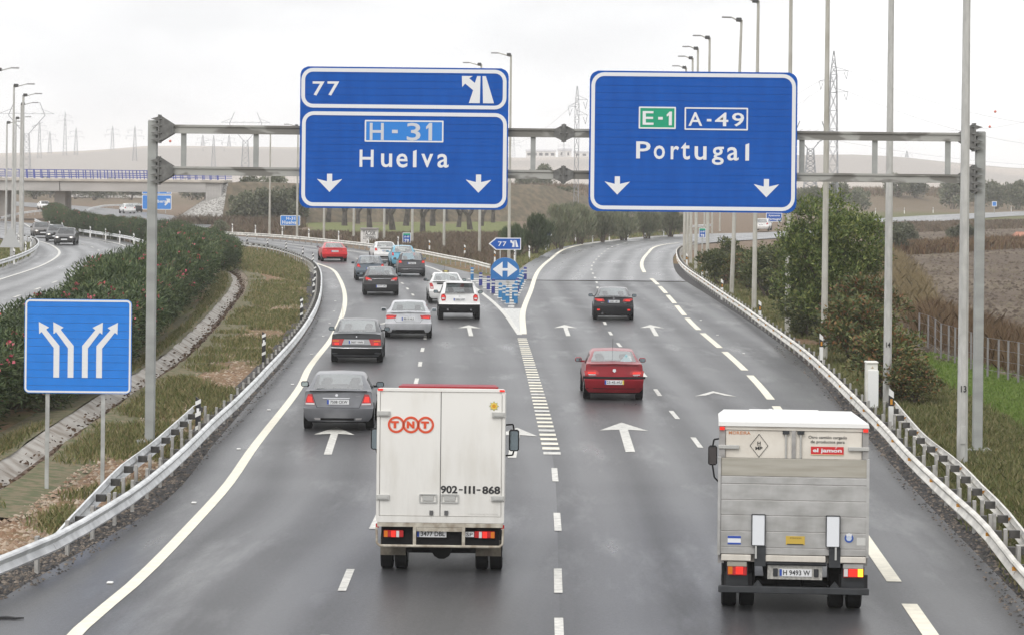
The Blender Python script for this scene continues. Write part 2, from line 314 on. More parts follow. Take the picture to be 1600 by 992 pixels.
# ------------------------------------------------------------ roads
def asphalt(name, c, rough, tracks=True, light=0):
    m = bpy.data.materials.new(name); m.use_nodes = True; N = m.node_tree.nodes; L = m.node_tree.links; b = N['Principled BSDF']
    uvn = N.new('ShaderNodeUVMap'); tcn = N.new('ShaderNodeTexCoord')
    big = N.new('ShaderNodeTexNoise'); big.inputs['Scale'].default_value = .35; big.inputs['Detail'].default_value = 5
    mp = N.new('ShaderNodeMapping'); mp.inputs['Scale'].default_value = (2.2, .05, 1); L.new(uvn.outputs[0], mp.inputs[0]); L.new(mp.outputs[0], big.inputs['Vector'])
    fine = N.new('ShaderNodeTexNoise'); fine.inputs['Scale'].default_value = 16; fine.inputs['Detail'].default_value = 6; fine.inputs['Roughness'].default_value = .85; L.new(tcn.outputs['Object'], fine.inputs['Vector'])
    patch = N.new('ShaderNodeTexNoise'); patch.inputs['Scale'].default_value = .22; patch.inputs['Detail'].default_value = 4; L.new(tcn.outputs['Object'], patch.inputs['Vector'])
    wv = N.new('ShaderNodeTexWave'); wv.wave_type = 'BANDS'; wv.bands_direction = 'X'; wv.inputs['Scale'].default_value = .185; wv.inputs['Distortion'].default_value = .8; wv.inputs['Detail'].default_value = 2
    mp2 = N.new('ShaderNodeMapping'); mp2.inputs['Scale'].default_value = (1, .04, 1); L.new(uvn.outputs[0], mp2.inputs[0]); L.new(mp2.outputs[0], wv.inputs['Vector'])
    def math2(op, a, bb):
        n = N.new('ShaderNodeMath'); n.operation = op
        for i, q in enumerate((a, bb)):
            if isinstance(q, (int, float)): n.inputs[i].default_value = q
            else: L.new(q, n.inputs[i])
        return n.outputs[0]
    s = math2('ADD', math2('MULTIPLY', big.outputs[0], .42), math2('ADD', math2('MULTIPLY', fine.outputs[0], .40), math2('MULTIPLY', patch.outputs[0], .2)))
    s2 = math2('ADD', s, math2('MULTIPLY', wv.outputs[0], .16 if tracks else 0))
    rp = N.new('ShaderNodeValToRGB'); e = rp.color_ramp.elements; e[0].position = .38; e[1].position = .68
    e[0].color = tuple(q * .6 for q in c) + (1,); e[1].color = tuple(q * 1.4 for q in c) + (1,); L.new(s2, rp.inputs[0])
    sp = N.new('ShaderNodeTexNoise'); sp.inputs['Scale'].default_value = 11; sp.inputs['Detail'].default_value = 8; sp.inputs['Roughness'].default_value = 1.0; L.new(tcn.outputs['Object'], sp.inputs['Vector'])
    mr = N.new('ShaderNodeMapRange'); mr.inputs[1].default_value = .36; mr.inputs[2].default_value = .64; mr.inputs[3].default_value = .55; mr.inputs[4].default_value = 1.5; L.new(sp.outputs[0], mr.inputs[0])
    mc = N.new('ShaderNodeMix'); mc.data_type = 'RGBA'; mc.blend_type = 'MULTIPLY'; mc.inputs[0].default_value = 1; L.new(rp.outputs[0], mc.inputs[6]); L.new(mr.outputs[0], mc.inputs[7]); L.new(mc.outputs[2], b.inputs['Base Color'])
    rr = N.new('ShaderNodeMapRange'); rr.inputs[1].default_value = .38; rr.inputs[2].default_value = .68; rr.inputs[3].default_value = rough + .08; rr.inputs[4].default_value = rough - .07; L.new(s2, rr.inputs[0])
    wt = N.new('ShaderNodeTexNoise'); wt.inputs['Scale'].default_value = .55; wt.inputs['Detail'].default_value = 6; wt.inputs['Roughness'].default_value = .65; mp3 = N.new('ShaderNodeMapping'); mp3.inputs['Scale'].default_value = (1.0, .16, 1); mp3.inputs['Location'].default_value = (3.7, 1.3, 0); L.new(uvn.outputs[0], mp3.inputs[0]); L.new(mp3.outputs[0], wt.inputs['Vector'])
    wr = N.new('ShaderNodeMapRange'); wr.inputs[1].default_value = .54; wr.inputs[2].default_value = .70; wr.inputs[3].default_value = 0; wr.inputs[4].default_value = .13; L.new(wt.outputs[0], wr.inputs[0])   # wetter films of water
    L.new(math2('SUBTRACT', rr.outputs[0], wr.outputs[0]), b.inputs['Roughness'])
    b.inputs['Specular IOR Level'].default_value = .5
    bp = N.new('ShaderNodeBump'); bp.inputs['Strength'].default_value = .35; bp.inputs['Distance'].default_value = .01; L.new(fine.outputs[0], bp.inputs['Height']); L.new(bp.outputs[0], b.inputs['Normal'])
    return m
A_MAIN = asphalt('wet_asphalt', (.044, .044, .047), .42); A_OLD = asphalt('pale_wet_asphalt', (.095, .095, .098), .36)
A_OPP = asphalt('asphalt_opposing', (.085, .085, .088), .38)
def strip(name, Lp, Rp, mat, z=0, n=160, parent=None, cols=10, ylim=None):
    a, c = resample(Lp, 1.0), resample(Rp, 1.0)
    ylo = max(a[:, 1].min(), c[:, 1].min()); yhi = min(a[:, 1].max(), c[:, 1].max())
    if ylim: ylo, yhi = max(ylo, ylim[0]), min(yhi, ylim[1])
    yy = np.linspace(math.sqrt(ylo), math.sqrt(yhi), n) ** 2
    xa = np.interp(yy, a[:, 1], a[:, 0]); xc = np.interp(yy, c[:, 1], c[:, 0])
    vs, fs, uvs = [], [], []
    for i in range(n):
        for k in range(cols + 1):
            t = k / cols; vs.append((xa[i] * (1 - t) + xc[i] * t, yy[i], z)); uvs.append(((xc[i] - xa[i]) * t, yy[i]))
    for i in range(n - 1):
        for k in range(cols):
            q = i * (cols + 1) + k; fs.append((q, q + 1, q + cols + 2, q + cols + 1))
    me = bpy.data.meshes.new(name); me.from_pydata(vs, [], fs); me.materials.append(mat)
    ul = me.uv_layers.new(name='UVMap'); ul.data.foreach_set('uv', np.array([uvs[v] for f in fs for v in f], np.float32).ravel()); me.update()
    o = obj(name, me, parent)
    if parent is None: o['kind'] = 'structure'
    return o
split = G(790, 438)[1]
road = strip('road_to_exit', PAVE_L, list(MID) + list(H_R)[1:], A_MAIN, n=300, ylim=(14, 560))
roadb = strip('road_ahead', MID, PAVE_R, A_MAIN, n=160, ylim=(14, split))
roadc = strip('road_ahead_resurfaced', A_L, PAVE_R, A_OLD, n=160, ylim=(split, 590))
# far part of the opposing road has to turn away, so it is laid along its own line
def ribbon(name, pts, width, mat, z, parent=None, step=2.0, kind=None, taper=None):
    q = resample(pts, step); t = tangents(q); nrm = np.stack([t[:, 1], -t[:, 0]], 1)
    wl = width / 2 if not taper else width / 2 * np.interp(np.linspace(0, 1, len(q)), *taper)[:, None]
    Lq, Rq = q - nrm * wl, q + nrm * wl; n = len(q)
    vs = [(x, y, z) for x, y in Lq] + [(x, y, z) for x, y in Rq]; fs = [(i, n + i, n + i + 1, i + 1) for i in range(n - 1)]
    me = bpy.data.meshes.new(name); me.from_pydata(vs, [], fs); me.materials.append(mat)
    s = np.r_[0, np.cumsum(np.linalg.norm(np.diff(q, axis=0), axis=1))]
    ul = me.uv_layers.new(name='UVMap'); ul.data.foreach_set('uv', np.array([((0 if v < n else width), s[v % n]) for f in fs for v in f], np.float32).ravel()); me.update()
    o = obj(name, me, parent)
    if kind: o['kind'] = kind
    return o
def lrstrip(name, a, c, mat, z, n=120):
    a, c = resample(a, 1), resample(c, 1); ia = np.linspace(0, len(a) - 1, n); ic = np.linspace(0, len(c) - 1, n)
    A = np.stack([np.interp(ia, np.arange(len(a)), a[:, k]) for k in (0, 1)], 1); C = np.stack([np.interp(ic, np.arange(len(c)), c[:, k]) for k in (0, 1)], 1)
    vs, fs, uvs = [], [], []
    for i in range(n):
        for k in range(7): t = k / 6; p = A[i] * (1 - t) + C[i] * t; vs.append((p[0], p[1], z)); uvs.append((12 * t, i * 2.5))
    for i in range(n - 1):
        for k in range(6): q = i * 7 + k; fs.append((q, q + 1, q + 8, q + 7))
    me = bpy.data.meshes.new(name); me.from_pydata(vs, [], fs); me.materials.append(mat)
    ul = me.uv_layers.new(name='UVMap'); ul.data.foreach_set('uv', np.array([uvs[v] for f in fs for v in f], np.float32).ravel()); me.update()
    o = obj(name, me); o['kind'] = 'structure'; return o
opp = lrstrip('opposing_road', [tuple(p) for p in OPPL_P] + far_l, [tuple(p) for p in OPPR_P] + far_r, A_OPP, -.012)
RUB = M('road_edge_rubble', (.035, .034, .036), .85, var=.7, scale=14, bump=1, bscale=30, col2=(.11, .095, .085), lo=.45, hi=.75)
for nm, pl, sgn in (('left_verge_rubble', PAVE_L[:13], -1), ('right_verge_rubble', PAVE_R[:13], 1)):
    o = ribbon(nm, [tuple(q) for q in offs(pl, sgn * .35)], 1.0, RUB, -.02, step=1.5, kind='structure')
# ------------------------------------------------------------ painted markings (each its own piece on the road it belongs to)
WHITE = M('road_paint', (.58, .57, .53), .5, var=.2, scale=6, bump=.2, bscale=60); CREAM = M('road_paint_cream', (.74, .70, .58), .5, var=.08, scale=5)
FADED = M('road_paint_worn', (.50, .50, .48), .5, var=.3, scale=8)
ZM = .008
ribbon('edge_line', EDGE_L, .22, CREAM, ZM, road); ribbon('edge_line', H_RLINE, .2, WHITE, ZM, road); ribbon('edge_line', A_LLINE, .26, CREAM, ZM + .002, roadc)
ribbon('edge_line', [tuple(q) for q in OPP_L], .2, WHITE, ZM, opp); ribbon('edge_line', [tuple(q) for q in OPP_R], .2, WHITE, ZM, opp)
def along(pts, y0px):                                   # arc-length interpolator
    q = resample(pts, .25); return q
def dashes(pts, spans, width, mat, parent, name='lane_dash'):
    for a, c in spans: ribbon(name, [a, ((a[0]+c[0])/2, (a[1]+c[1])/2), c], width, mat, ZM, parent, step=5)
def dash_run(pts, length, period, width, mat, parent, start=0, name='lane_dash', skip=0):
    q = resample(pts, .25); i = int(start / .25)
    while i + int(length / .25) < len(q):
        seg = q[i:i + int(length / .25) + 1]; ribbon(name, [tuple(seg[0]), tuple(seg[len(seg)//2]), tuple(seg[-1])], width, mat, ZM, parent, step=3); i += int(period / .25)
dashes(None, [(G(874.5,1010), G(873,965)), (G(872.5,926), G(871.5,888)), (G(872,829), G(870,801)), (G(868,752), G(866,731))], .13, WHITE, roadb)
LD = GL([(535,922),(547,889)])
dashes(None, [(G(487,1040), G(508,992)), (G(534,923), G(548,889)), (G(582,826), G(593,803))], .13, WHITE, road)
LANE_H = GL([(621,700),(655,577),(659,551),(664,530),(665,510),(660,488),(646,462),(638,453),(631,445),(624,439),(600,421),(580,412),(556,404),(520,395.5),(480,389),(440,384),(400,380)])
dash_run(LANE_H, 2.4, 7.6, .13, WHITE, road, start=12)
LANE_A = GL([(1110,720),(1081,681),(1047,640),(1020,603),(982,556),(958,527),(945,505),(938,480),(935,462),(932,440),(927,429),(924,421),(925,415),(928,410),(937,400),(945,393),(959,385),(985,378.5),(1030,373.5)])
dash_run(LANE_A, 2.5, 7.6, .13, WHITE, roadb, start=3)
dash_run(EDGE_R[:13], 9.5, 11.8, .24, CREAM, roadb, start=4.6, name='wide_edge_dash'); ribbon('edge_line', EDGE_R[12:], .26, CREAM, ZM + .002, roadc)
dash_run(OPP_MID, 2.8, 9.0, .16, WHITE, opp, start=10)
def arrow(px, py0, py1, wpx, mat, parent, lean=0, head_only=False):   # py0 tip, py1 tail
    x0, y0 = G(px, py0); x1, y1 = G(px + lean, py1); hw = wpx / 2 * y0 / F
    d = np.array([x0 - x1, y0 - y1]); Ln = np.linalg.norm(d); d /= Ln; n = np.array([d[1], -d[0]]); sw = hw * .18
    tip = np.array([x0, y0]); hl = Ln * .30
    if head_only: pts = [tip, tip - d*hl + n*hw, tip - d*hl*.82 + n*hw*.45, tip - d*hl*.35, tip - d*hl*.82 - n*hw*.45, tip - d*hl - n*hw]
    else: pts = [tip, tip - d*hl + n*hw, tip - d*hl*.88 + n*sw, tip - d*Ln + n*sw, tip - d*Ln - n*sw, tip - d*hl*.88 - n*sw, tip - d*hl - n*hw]
    me = bpy.data.meshes.new('lane_arrow'); me.from_pydata([(p[0], p[1], ZM) for p in pts], [], [tuple(range(len(pts)))[::-1]]); me.materials.append(mat); me.update(); obj('lane_arrow', me, parent)
arrow(526, 667, 710, 62, WHITE, road, -14); arrow(971, 660, 706, 74, WHITE, roadb, 14); arrow(1114, 611, 640, 64, WHITE, roadb, 16, True)
arrow(882, 507.5, 525, 36, WHITE, roadb, 6); arrow(1016, 507.5, 525, 37, WHITE, roadb, 10); arrow(732, 508, 525, 36, WHITE, road, 4); arrow(808, 668, 715, 66, WHITE, road, -8); arrow(610, 502, 519, 36, WHITE, road, -4)
# hatched nose: cross bars, then a full painted wedge with bars between the gore lines
def bar(a, c, wy, mat, parent, name='hatch_bar'):
    me = bpy.data.meshes.new(name); me.from_pydata([(a[0], a[1]-wy/2, ZM), (c[0], c[1]-wy/2, ZM), (c[0], c[1]+wy/2, ZM), (a[0], a[1]+wy/2, ZM)], [], [(0,1,2,3)]); me.materials.append(mat); me.update(); obj(name, me, parent)
hl = resample(GL([(849,708),(838,655),(826,600),(808,526)]), 1.0); hr = resample(GL([(876,708),(862,655),(846,600),(822,526)]), 1.0)
y = G(862, 708)[1]; k = 0
while y < G(815, 527)[1]:
    xa, xc = np.interp(y, hl[:, 1], hl[:, 0]), np.interp(y, hr[:, 1], hr[:, 0]); bar((xa, y), (xc, y), .55, CREAM if k % 5 else WHITE, roadb); y += 1.12; k += 1
gl_, gr_ = resample(H_RLINE[:5], .5), resample(A_LLINE[:4], .5)
y = G(800, 486)[1]; y1 = G(800, 437)[1]
a0 = G(813, 522)[1]
bar_y = np.linspace(a0 + .5, y, 2)
me = bpy.data.meshes.new('gore_wedge'); ysw = np.linspace(a0, G(800, 482)[1], 12)
vs = [(np.interp(q, gl_[:, 1], gl_[:, 0]) + .1, q, ZM - .002) for q in ysw] + [(np.interp(q, gr_[:, 1], gr_[:, 0]) - .1, q, ZM - .002) for q in ysw]
me.from_pydata(vs, [], [(i, 12 + i, 13 + i, i + 1) for i in range(11)]); me.materials.append(FADED); me.update(); obj('gore_wedge', me, roadb)
y = G(800, 479)[1]
while y < y1 + 2:
    xa, xc = np.interp(y, gl_[:, 1], gl_[:, 0]) + .5, np.interp(y, gr_[:, 1], gr_[:, 0]) - .5
    bar((xa, y), (xc, y), 1.3, WHITE, roadb); y += 3.1
# joint where the old surfacing starts
ribbon('surfacing_joint', [G(836, 438), G(950, 438.5), G(1066, 439)], .35, M('tar_joint', (.05, .05, .052), .5), ZM - .004, roadb)
# ------------------------------------------------------------ drainage ditch of concrete slabs
CONC = M('ditch_concrete', (.20, .17, .14), .8, scale=1.6, detail=9, bump=.5, bscale=14, col2=(.38, .36, .33), lo=.3, hi=.6); CONC2 = M('ditch_concrete_muddy', (.22, .17, .125), .85, scale=1.3, bump=.4, bscale=20, col2=(.33, .28, .22)); SILT = M('ditch_silt', (.10, .065, .045), .9, var=.5, scale=6, bump=.8, bscale=20)
dq = resample(DITCH, 2.1); dt_ = tangents(dq); dn = np.stack([dt_[:, 1], -dt_[:, 0]], 1)
ditch = bpy.data.objects.new('drainage_ditch', None); COL.objects.link(ditch); ditch['kind'] = 'structure'
for i in range(len(dq) - 1):
    for s in (-1, 1):
        a, c = dq[i] + dt_[i] * .015, dq[i+1] - dt_[i+1] * .015; na, nc = dn[i] * s, dn[i+1] * s
        jz = rnd.uniform(-.012, .012); zi, zo = -.34 + jz, -.03 + jz + rnd.uniform(-.01, .01); W0, W1 = (.04, .60) if s < 0 else (.04, .36)
        top = [(a + na*W0, zi), (c + nc*W0, zi), (c + nc*W1, zo), (a + na*W1, zo)]
        vs = [(p[0], p[1], z) for p, z in top] + [(p[0], p[1], z - .3) for p, z in top]
        mb = MB(); mb.add(vs, [(0,1,2,3), (0,4,5,1), (1,5,6,2), (2,6,7,3), (3,7,4,0)]); mb.build('slab', CONC if s < 0 else CONC2, ditch)
sq = dq + dn * .12 * np.sin(np.arange(len(dq)) * .9)[:, None] * .5
ribbon('silt', [tuple(p) for p in sq], .28, SILT, -.285, ditch, step=.5, taper=(np.linspace(0, 1, 90), np.random.RandomState(4).uniform(.35, 1.1, 90)))

# tar seams and cracks
TAR = M('tar_seam', (.03, .03, .031), .45)
rs0 = random.Random(12)
for pts, par in (([(352, 566), (420, 563), (480, 560)], road), ([(1168, 566.5), (1200, 566), (1252, 567)], roadb), ([(500, 452), (530, 452.5), (560, 452)], road)):
    q = [G(x + rs0.uniform(-3, 3), y + rs0.uniform(-.6, .6)) for x, y in pts]; ribbon('tar_seam', q, .05, TAR, ZM - .004, par, step=.6)

SHO = M('ditch_bank_soil', (.085, .095, .04), .95, col2=(.17, .135, .08), scale=3.5, detail=10, bump=.8, bscale=8, lo=.4, hi=.6)
for nm, sgn, d0 in (('ditch_bank_left', -1, .60), ('ditch_bank_right', 1, .36)):
    q = resample(DITCH, 1.5); t = tangents(q); n = np.stack([t[:, 1], -t[:, 0]], 1) * sgn; vs = []; fs = []
    for i in range(len(q)):
        for d, z in ((d0 - .02 + rnd.uniform(-.05, .06), -.015), (d0 + .5, -.05), (d0 + 1.25, -.13)): p = q[i] + n[i] * d; vs.append((p[0], p[1], z + (rnd.uniform(-.01, .02) if d < d0 + .4 else 0)))
    for i in range(len(q) - 1):
        for k in range(2): a = i * 3 + k; fs.append((a, a + 3, a + 4, a + 1))
    o = MB().add(vs, fs).build(nm, SHO, None, 60); o['kind'] = 'structure'
# ------------------------------------------------------------ guardrails
GALV = M('galvanised_steel', (.62, .63, .63), .45, metal=.12, var=.22, scale=2.5, stretch=(1, 1, .3)); GALVW = M('galvanised_weathered', (.64, .62, .57), .5, metal=.08, var=.2, scale=2)
POSTM = M('post_steel', (.40, .39, .37), .55, metal=.25, var=.3, scale=5); SPACER = M('spacer_steel', (.07, .067, .063), .6, metal=.2, var=.3, scale=8); AMBER = M('amber_reflector', (.55, .25, .03), .3)
RT = .61                                                # rail top above the road
WPROF = [(0, RT), (.06, RT - .02), (.08, RT - .05), (.02, RT - .145), (.08, RT - .24), (.06, RT - .275), (0, RT - .30)]
pm = MB().box(-.05, .05, -.03, .03, -.3, RT - .03).mesh('post', POSTM); spm = MB().box(-.055, .055, -.01, .17, RT - .19, RT - .06).mesh('spacer', SPACER)
rfm = MB().box(-.05, .05, -.02, 0, RT - .15, RT - .09).mesh('reflector', AMBER)
def guardrail(label, pts, side, mat=GALV, step=2.0, group=None, endz=None, refl=False, z0=0):
    # side: +1 the traffic lies to the right of the direction of the points
    q = resample(pts, step); t = tangents(q); n = np.stack([t[:, 1], -t[:, 0]], 1) * side; m = len(q)
    zo = np.zeros(m) + z0
    if q.shape[1] == 3: zo = q[:, 2].copy(); q = q[:, :2]; n = n[:, :2] / np.linalg.norm(n[:, :2], axis=1)[:, None]
    if endz: zo = z0 + np.interp(np.linspace(0, 1, m), *endz)
    root = thing('guardrail', label, 'guardrail', (q[0][0], q[0][1], 0), group=group)
    o0 = np.array([q[0][0], q[0][1]])
    stepn = max(1, int(round(4 / step)))
    for i in range(0, m - 1, stepn):
        j = min(m - 1, i + stepn); vs = []; fs = []; K = len(WPROF); jog = .004 * ((i // stepn) % 2)
        for a in range(i, j + 1):
            for d, z in WPROF:
                p = q[a] - o0 + n[a] * (d + .10 + jog); vs.append((p[0], p[1], z + zo[a]))
        for a in range(j - i):
            for k in range(K - 1): fs.append((a*K+k, a*K+k+1, (a+1)*K+k+1, (a+1)*K+k))
        me = bpy.data.meshes.new('rail_panel'); me.from_pydata(vs, [], fs); me.materials.append(mat); me.update(); obj('rail_panel', me, root)
    for i in range(m):
        if zo[i] < z0 - .35: continue
        ang = math.atan2(n[i][1], n[i][0]) - math.pi / 2      # local +y towards... spacer runs away from traffic
        p = q[i] - o0 - n[i] * .14
        po = obj('post', pm, root); po.location = (p[0], p[1], zo[i]); po.rotation_euler = (0, 0, ang + math.pi)
        p2 = q[i] - o0 + n[i] * .09
        so_ = obj('spacer', spm, root); so_.location = (p2[0], p2[1], zo[i] + .005); so_.rotation_euler = (0, 0, ang + math.pi)
        if refl and i % 2 == 0:
            p3 = q[i] - o0 + n[i] * .14; ro = obj('reflector', rfm, root); ro.location = (p3[0], p3[1], zo[i]); ro.rotation_euler = (0, 0, math.radians(0))
    return root
TOP = lambda pts: GL(pts, RT)                          # surveyed along the top edge of the rail
GR_L = TOP([(-70,890),(0,863),(79,831),(138,798),(198,762),(245,726),(277,699),(322,656),(364,619),(416,567),(461,519),(489,477),(498,444),(493,413),(477,401),(451,391),(412,382),(349,375)])
guardrail('long steel guardrail on the left edge of the road, curving past the hedge', GR_L, 1, GALV)
G3 = lambda l: [(*G(x, y, RT + z), z) for x, y, z in l]
guardrail('short upper guardrail on the left verge, bent down into the ground beside the gantry post', G3([(312,632,0),(277,664,0),(237,698,0),(200,725,0),(158,768,-.1),(122,806,-.28),(84,850,-.55)]), 1, GALV)
guardrail('steel guardrail on the outer side of the exit road below the lamp posts', TOP([(769,413.5),(735,405),(697,398),(648,389),(600,383),(556,378),(500,372.5),(451,368),(400,364.5),(338,361.5)]), -1, GALVW)
GR_R = TOP([(1660,940),(1600,875),(1550,814.5),(1493.5,764),(1437,713),(1389,662.5),(1340,615),(1300,577),(1265,547),(1221.5,516),(1167,478),(1109,440),(1069,412),(1060,396),(1063,386),(1085,377)])
guardrail('long weathered guardrail along the right edge of the road', GR_R, -1, GALVW, refl=True)
guardrail('short second guardrail behind the right one, starting at the white cabinet', G3([(1390,625,0),(1437,679,0),(1489,720,0),(1526,758,-.03),(1558,790,-.05),(1600,843,-.08),(1650,905,-.1)]), -1, GALVW, refl=True)
guardrail('guardrail on the inner side of the opposing road, in front of the far hedge', [tuple(p) for p in offs(OPP_R, 1.35)], -1, GALV, step=4)
guardrail('guardrail on the grass verge of the opposing road by the left lamp posts', GL([(-120,455),(-50,434),(0,420.5),(40,405),(56,393),(57,386),(50,380),(30,375)]), 1, GALV, step=4)
guardrail('guardrail starting in the far bend of the road ahead', GL([(1037,365.5),(1047,362),(1064,361),(1110,358)]), 1, GALV, step=4)
guardrail('guardrail on the far bend of the opposing road under the bridge', GL([(0,347),(14,343),(50,336),(84,333)]), 1, GALV, step=4)
guardrail('guardrail beside the two cars far away beyond the bridge', GL([(133,334),(150,328.5),(185,325),(230,324.5)]), 1, GALV, step=4)
# ------------------------------------------------------------ overhead gantry with its two direction signs
BLUE = M('sign_blue', (.003, .075, .36), .5, col2=(.006, .092, .42), scale=1.4, detail=9, lo=.3, hi=.7, stretch=(2.5, 1, .5), spec=.2); SWHITE = M('sign_white', (.72, .73, .75), .45); LBLUE = M('sign_light_blue', (.016, .20, .62), .42); GREEN = M('sign_green', (.0, .30, .16), .42)
SILV = M('sign_silver', (.55, .57, .62), .45); SEDGE = M('sign_backing', (.006, .055, .27), .5); SBACK = M('sign_back_grey', (.33, .34, .35), .5, metal=.3)
GSTEEL = M('gantry_grey_paint', (.30, .31, .30), .55, var=.14, scale=.9, stretch=(1, 1, 3)); GDIRTY = M('gantry_stained', (.17, .165, .15), .6, col2=(.34, .34, .32), scale=1.0, detail=3, lo=.47, hi=.53, stretch=(1, 1, 2.2)); GDARK = M('gantry_bracket', (.14, .14, .135), .55, var=.25, scale=9)
GY = 64.3
gx0, gx1 = P(236, 500, GY)[0], P(1529, 500, GY)[0]
gan = thing('sign_gantry', 'grey steel sign gantry spanning the whole road on two posts', 'gantry', ((gx0 + gx1) / 2, GY, 0)); gc = (gx0 + gx1) / 2
ztop, zbu, zbl = P(240, 188, GY)[2], P(640, 206, GY)[2], P(640, 271, GY)[2]
ztr = ztop
pw = .13
for gx, zt in ((gx0 - gc, P(240, 188, GY)[2]), (gx1 - gc, P(1533, 206, GY)[2])):
    mb = MB(); mb.box(gx - .11, gx + .11, -.12, .12, -.3, zt, bev=.02); mb.box(gx - .3, gx + .3, -.3, .3, -.28, .04); mb.build('post', GSTEEL, gan)
    s = 1 if gx < 0 else -1
    for zb in (zbu, zbl):
        f = MB(); e = gx + s * .11
        f.box(min(e + s*.03, e + s*.07), max(e + s*.03, e + s*.07), -.2, .2, zb - .34, zb + .34)
        for yy in (-.17, .15):
            f.prism([(e + s*.06, zb - .32), (e + s*.06, zb + .32), (e + s*.40, zb + .11), (e + s*.40, zb - .11)], yy, yy + .02)
        for zz in (-.26, -.1, .08, .24):
            f.prism([(e - s*.14, zb + zz), (e + s*.03, zb + zz + .05), (e + s*.03, zb + zz - .05)], -.21, -.16); f.tube((e + s*.0, -.19, zb + zz), (e + s*.12, -.19, zb + zz), .018, n=6)
        f.build('bracket', GDARK, gan)
for zb, mat in ((zbu, GDIRTY), (zbl, GDIRTY)):
    for x0, x1 in ((gx0 - gc + .2, P(881, 200, GY)[0] - gc - .02), (P(881, 200, GY)[0] - gc + .02, gx1 - gc - .2)):
        b_ = MB(); b_.box(x0, x1, -.07, .07, zb - .105, zb + .105); b_.box(x0, x1, -.10, -.07, zb + .055, zb + .105); b_.box(x0, x1, -.10, -.07, zb - .105, zb - .075); b_.build('beam', mat, gan)
    xm = P(881, 200, GY)[0] - gc; f = MB()
    f.box(xm - .055, xm + .055, -.16, .16, zb - .21, zb + .21); f.box(xm - .02, xm + .02, -.19, .19, zb - .22, zb + .22)
    for s in (-1, 1):
        f.prism([(xm, zb - .2), (xm, zb + .2), (xm + s*.24, zb + .09), (xm + s*.24, zb - .09)], -.13, -.11)
    for zz in (-.15, 0, .15): f.tube((xm - .09, -.15, zb + zz), (xm + .09, -.15, zb + zz), .016, n=6)
    f.build('splice', GDARK, gan)
for px in (287, 400, 552, 690, 833, 990, 1110, 1253, 1367, 1481):
    x = P(px, 235, GY)[0] - gc; b_ = MB(); b_.box(x - .06, x + .06, -.05, .05, zbl + .105, zbu - .105); b_.build('upright', GSTEEL, gan)
def slats(parent, x0, x1, z0, z1, r, y0, mats, pitch=.172, depth=.03):
    # the panel is made of stacked aluminium slats with fine joints
    n = max(3, int(round((z1 - z0) / pitch))); dz = (z1 - z0) / n
    for i in range(n):
        a, c = z0 + i * dz + .0025, z0 + (i + 1) * dz - .0025
        def xl(z):
            dd = max(0, r - (z - z0), r - (z1 - z)); return r - math.sqrt(max(0, r*r - min(r, dd)**2))
        zz = np.linspace(a, c, 5 if (i * dz < r or z1 - c < r) else 2)
        poly = [(x0 + xl(z), z) for z in zz][::-1] + [(x1 - xl(z), z) for z in zz]
        MB().prism(poly, y0, y0 + depth).build('slat', mats[0], parent)
    MB().prism(rrect(x0 + .012, x1 - .012, z0 + .012, z1 - .012, r), y0 + depth + .002, y0 + depth + .03).build('backing', mats[1], parent)
def flat(parent, name, poly, y, mat): return MB().prism(poly, y, y + .003).build(name, mat, parent)
def frame(parent, name, x0, x1, z0, z1, r, t, y, mat):
    k = 6; MB().ring(rrect(x0, x1, z0, z1, r, k), rrect(x0 + t, x1 - t, z0 + t, z1 - t, max(.005, r - t), k), y, y + .004).build(name, mat, parent)
class SignMap:
    def __init__(s, Y, scale, ox, oy, cx, cz): s.Y, s.k, s.ox, s.oy, s.cx, s.cz = Y, scale, ox, oy, cx, cz
    def __call__(s, zx, zy):                              # pixel of an enlarged crop -> sign plane
        p = P(s.ox + zx / s.k, s.oy + zy / s.k, s.Y); return (p[0] - s.cx, p[2] - s.cz)
    def m(s, d): return d / s.k * s.Y / F
def down_arrow(parent, S, cx, y0, y):
    pts = [(cx-79, y0+32), (cx-16, y0+47), (cx-16, y0), (cx+16, y0), (cx+16, y0+47), (cx+79, y0+32), (cx, y0+113)]
    c = S(cx, y0 + 50); flat(parent, 'lane_arrow', [(c[0] + S.m(a - cx), c[1] - S.m(b_ - y0 - 50)) for a, b_ in pts], y, SWHITE)
def txt(parent, S, s, x0, x1, y0, y1, y, mat, bold=.03, gap=1.3):
    c = S((x0 + x1) / 2, (y0 + y1) / 2); text('lettering', s, c[0], c[1], S.m(x1 - x0), S.m(y1 - y0), y, mat, parent, bold, gap)
def letters(parent, S, items, y, mat, bold=.012):     # each character at its own place on the panel
    for ch, x0, x1, y0, y1 in items:
        c = S((x0 + x1) / 2, (y0 + y1) / 2); w_, h_ = S.m(x1 - x0), S.m(y1 - y0)
        if ch == '1': flat(parent, 'letter', [(c[0] + a * w_, c[1] + q * h_) for a, q in ((.42, -.5), (.42, .5), (.0, .5), (-.5, .28), (-.5, .13), (-.12, .22), (-.12, -.5))], y, mat)
        elif ch == '-' or ch == 'l': flat(parent, 'letter', [(c[0] + a * w_, c[1] + q * h_) for a, q in (((-.5, -.5), (.5, -.5), (.5, .5), (-.5, .5)) if ch == '-' else ((-.5, -.5), (.5, -.5), (.5, .5), (-.5, .42)))], y, mat)
        else: text('letter', ch, c[0], c[1], w_, h_, y, mat, parent, bold)
SY = GY - .30
def rectS(S, x0, x1, y0, y1):
    c = S((x0 + x1) / 2, (y0 + y1) / 2); w, h = S.m(x1 - x0) / 2, S.m(y1 - y0) / 2; return c[0] - w, c[0] + w, c[1] - h, c[1] + h
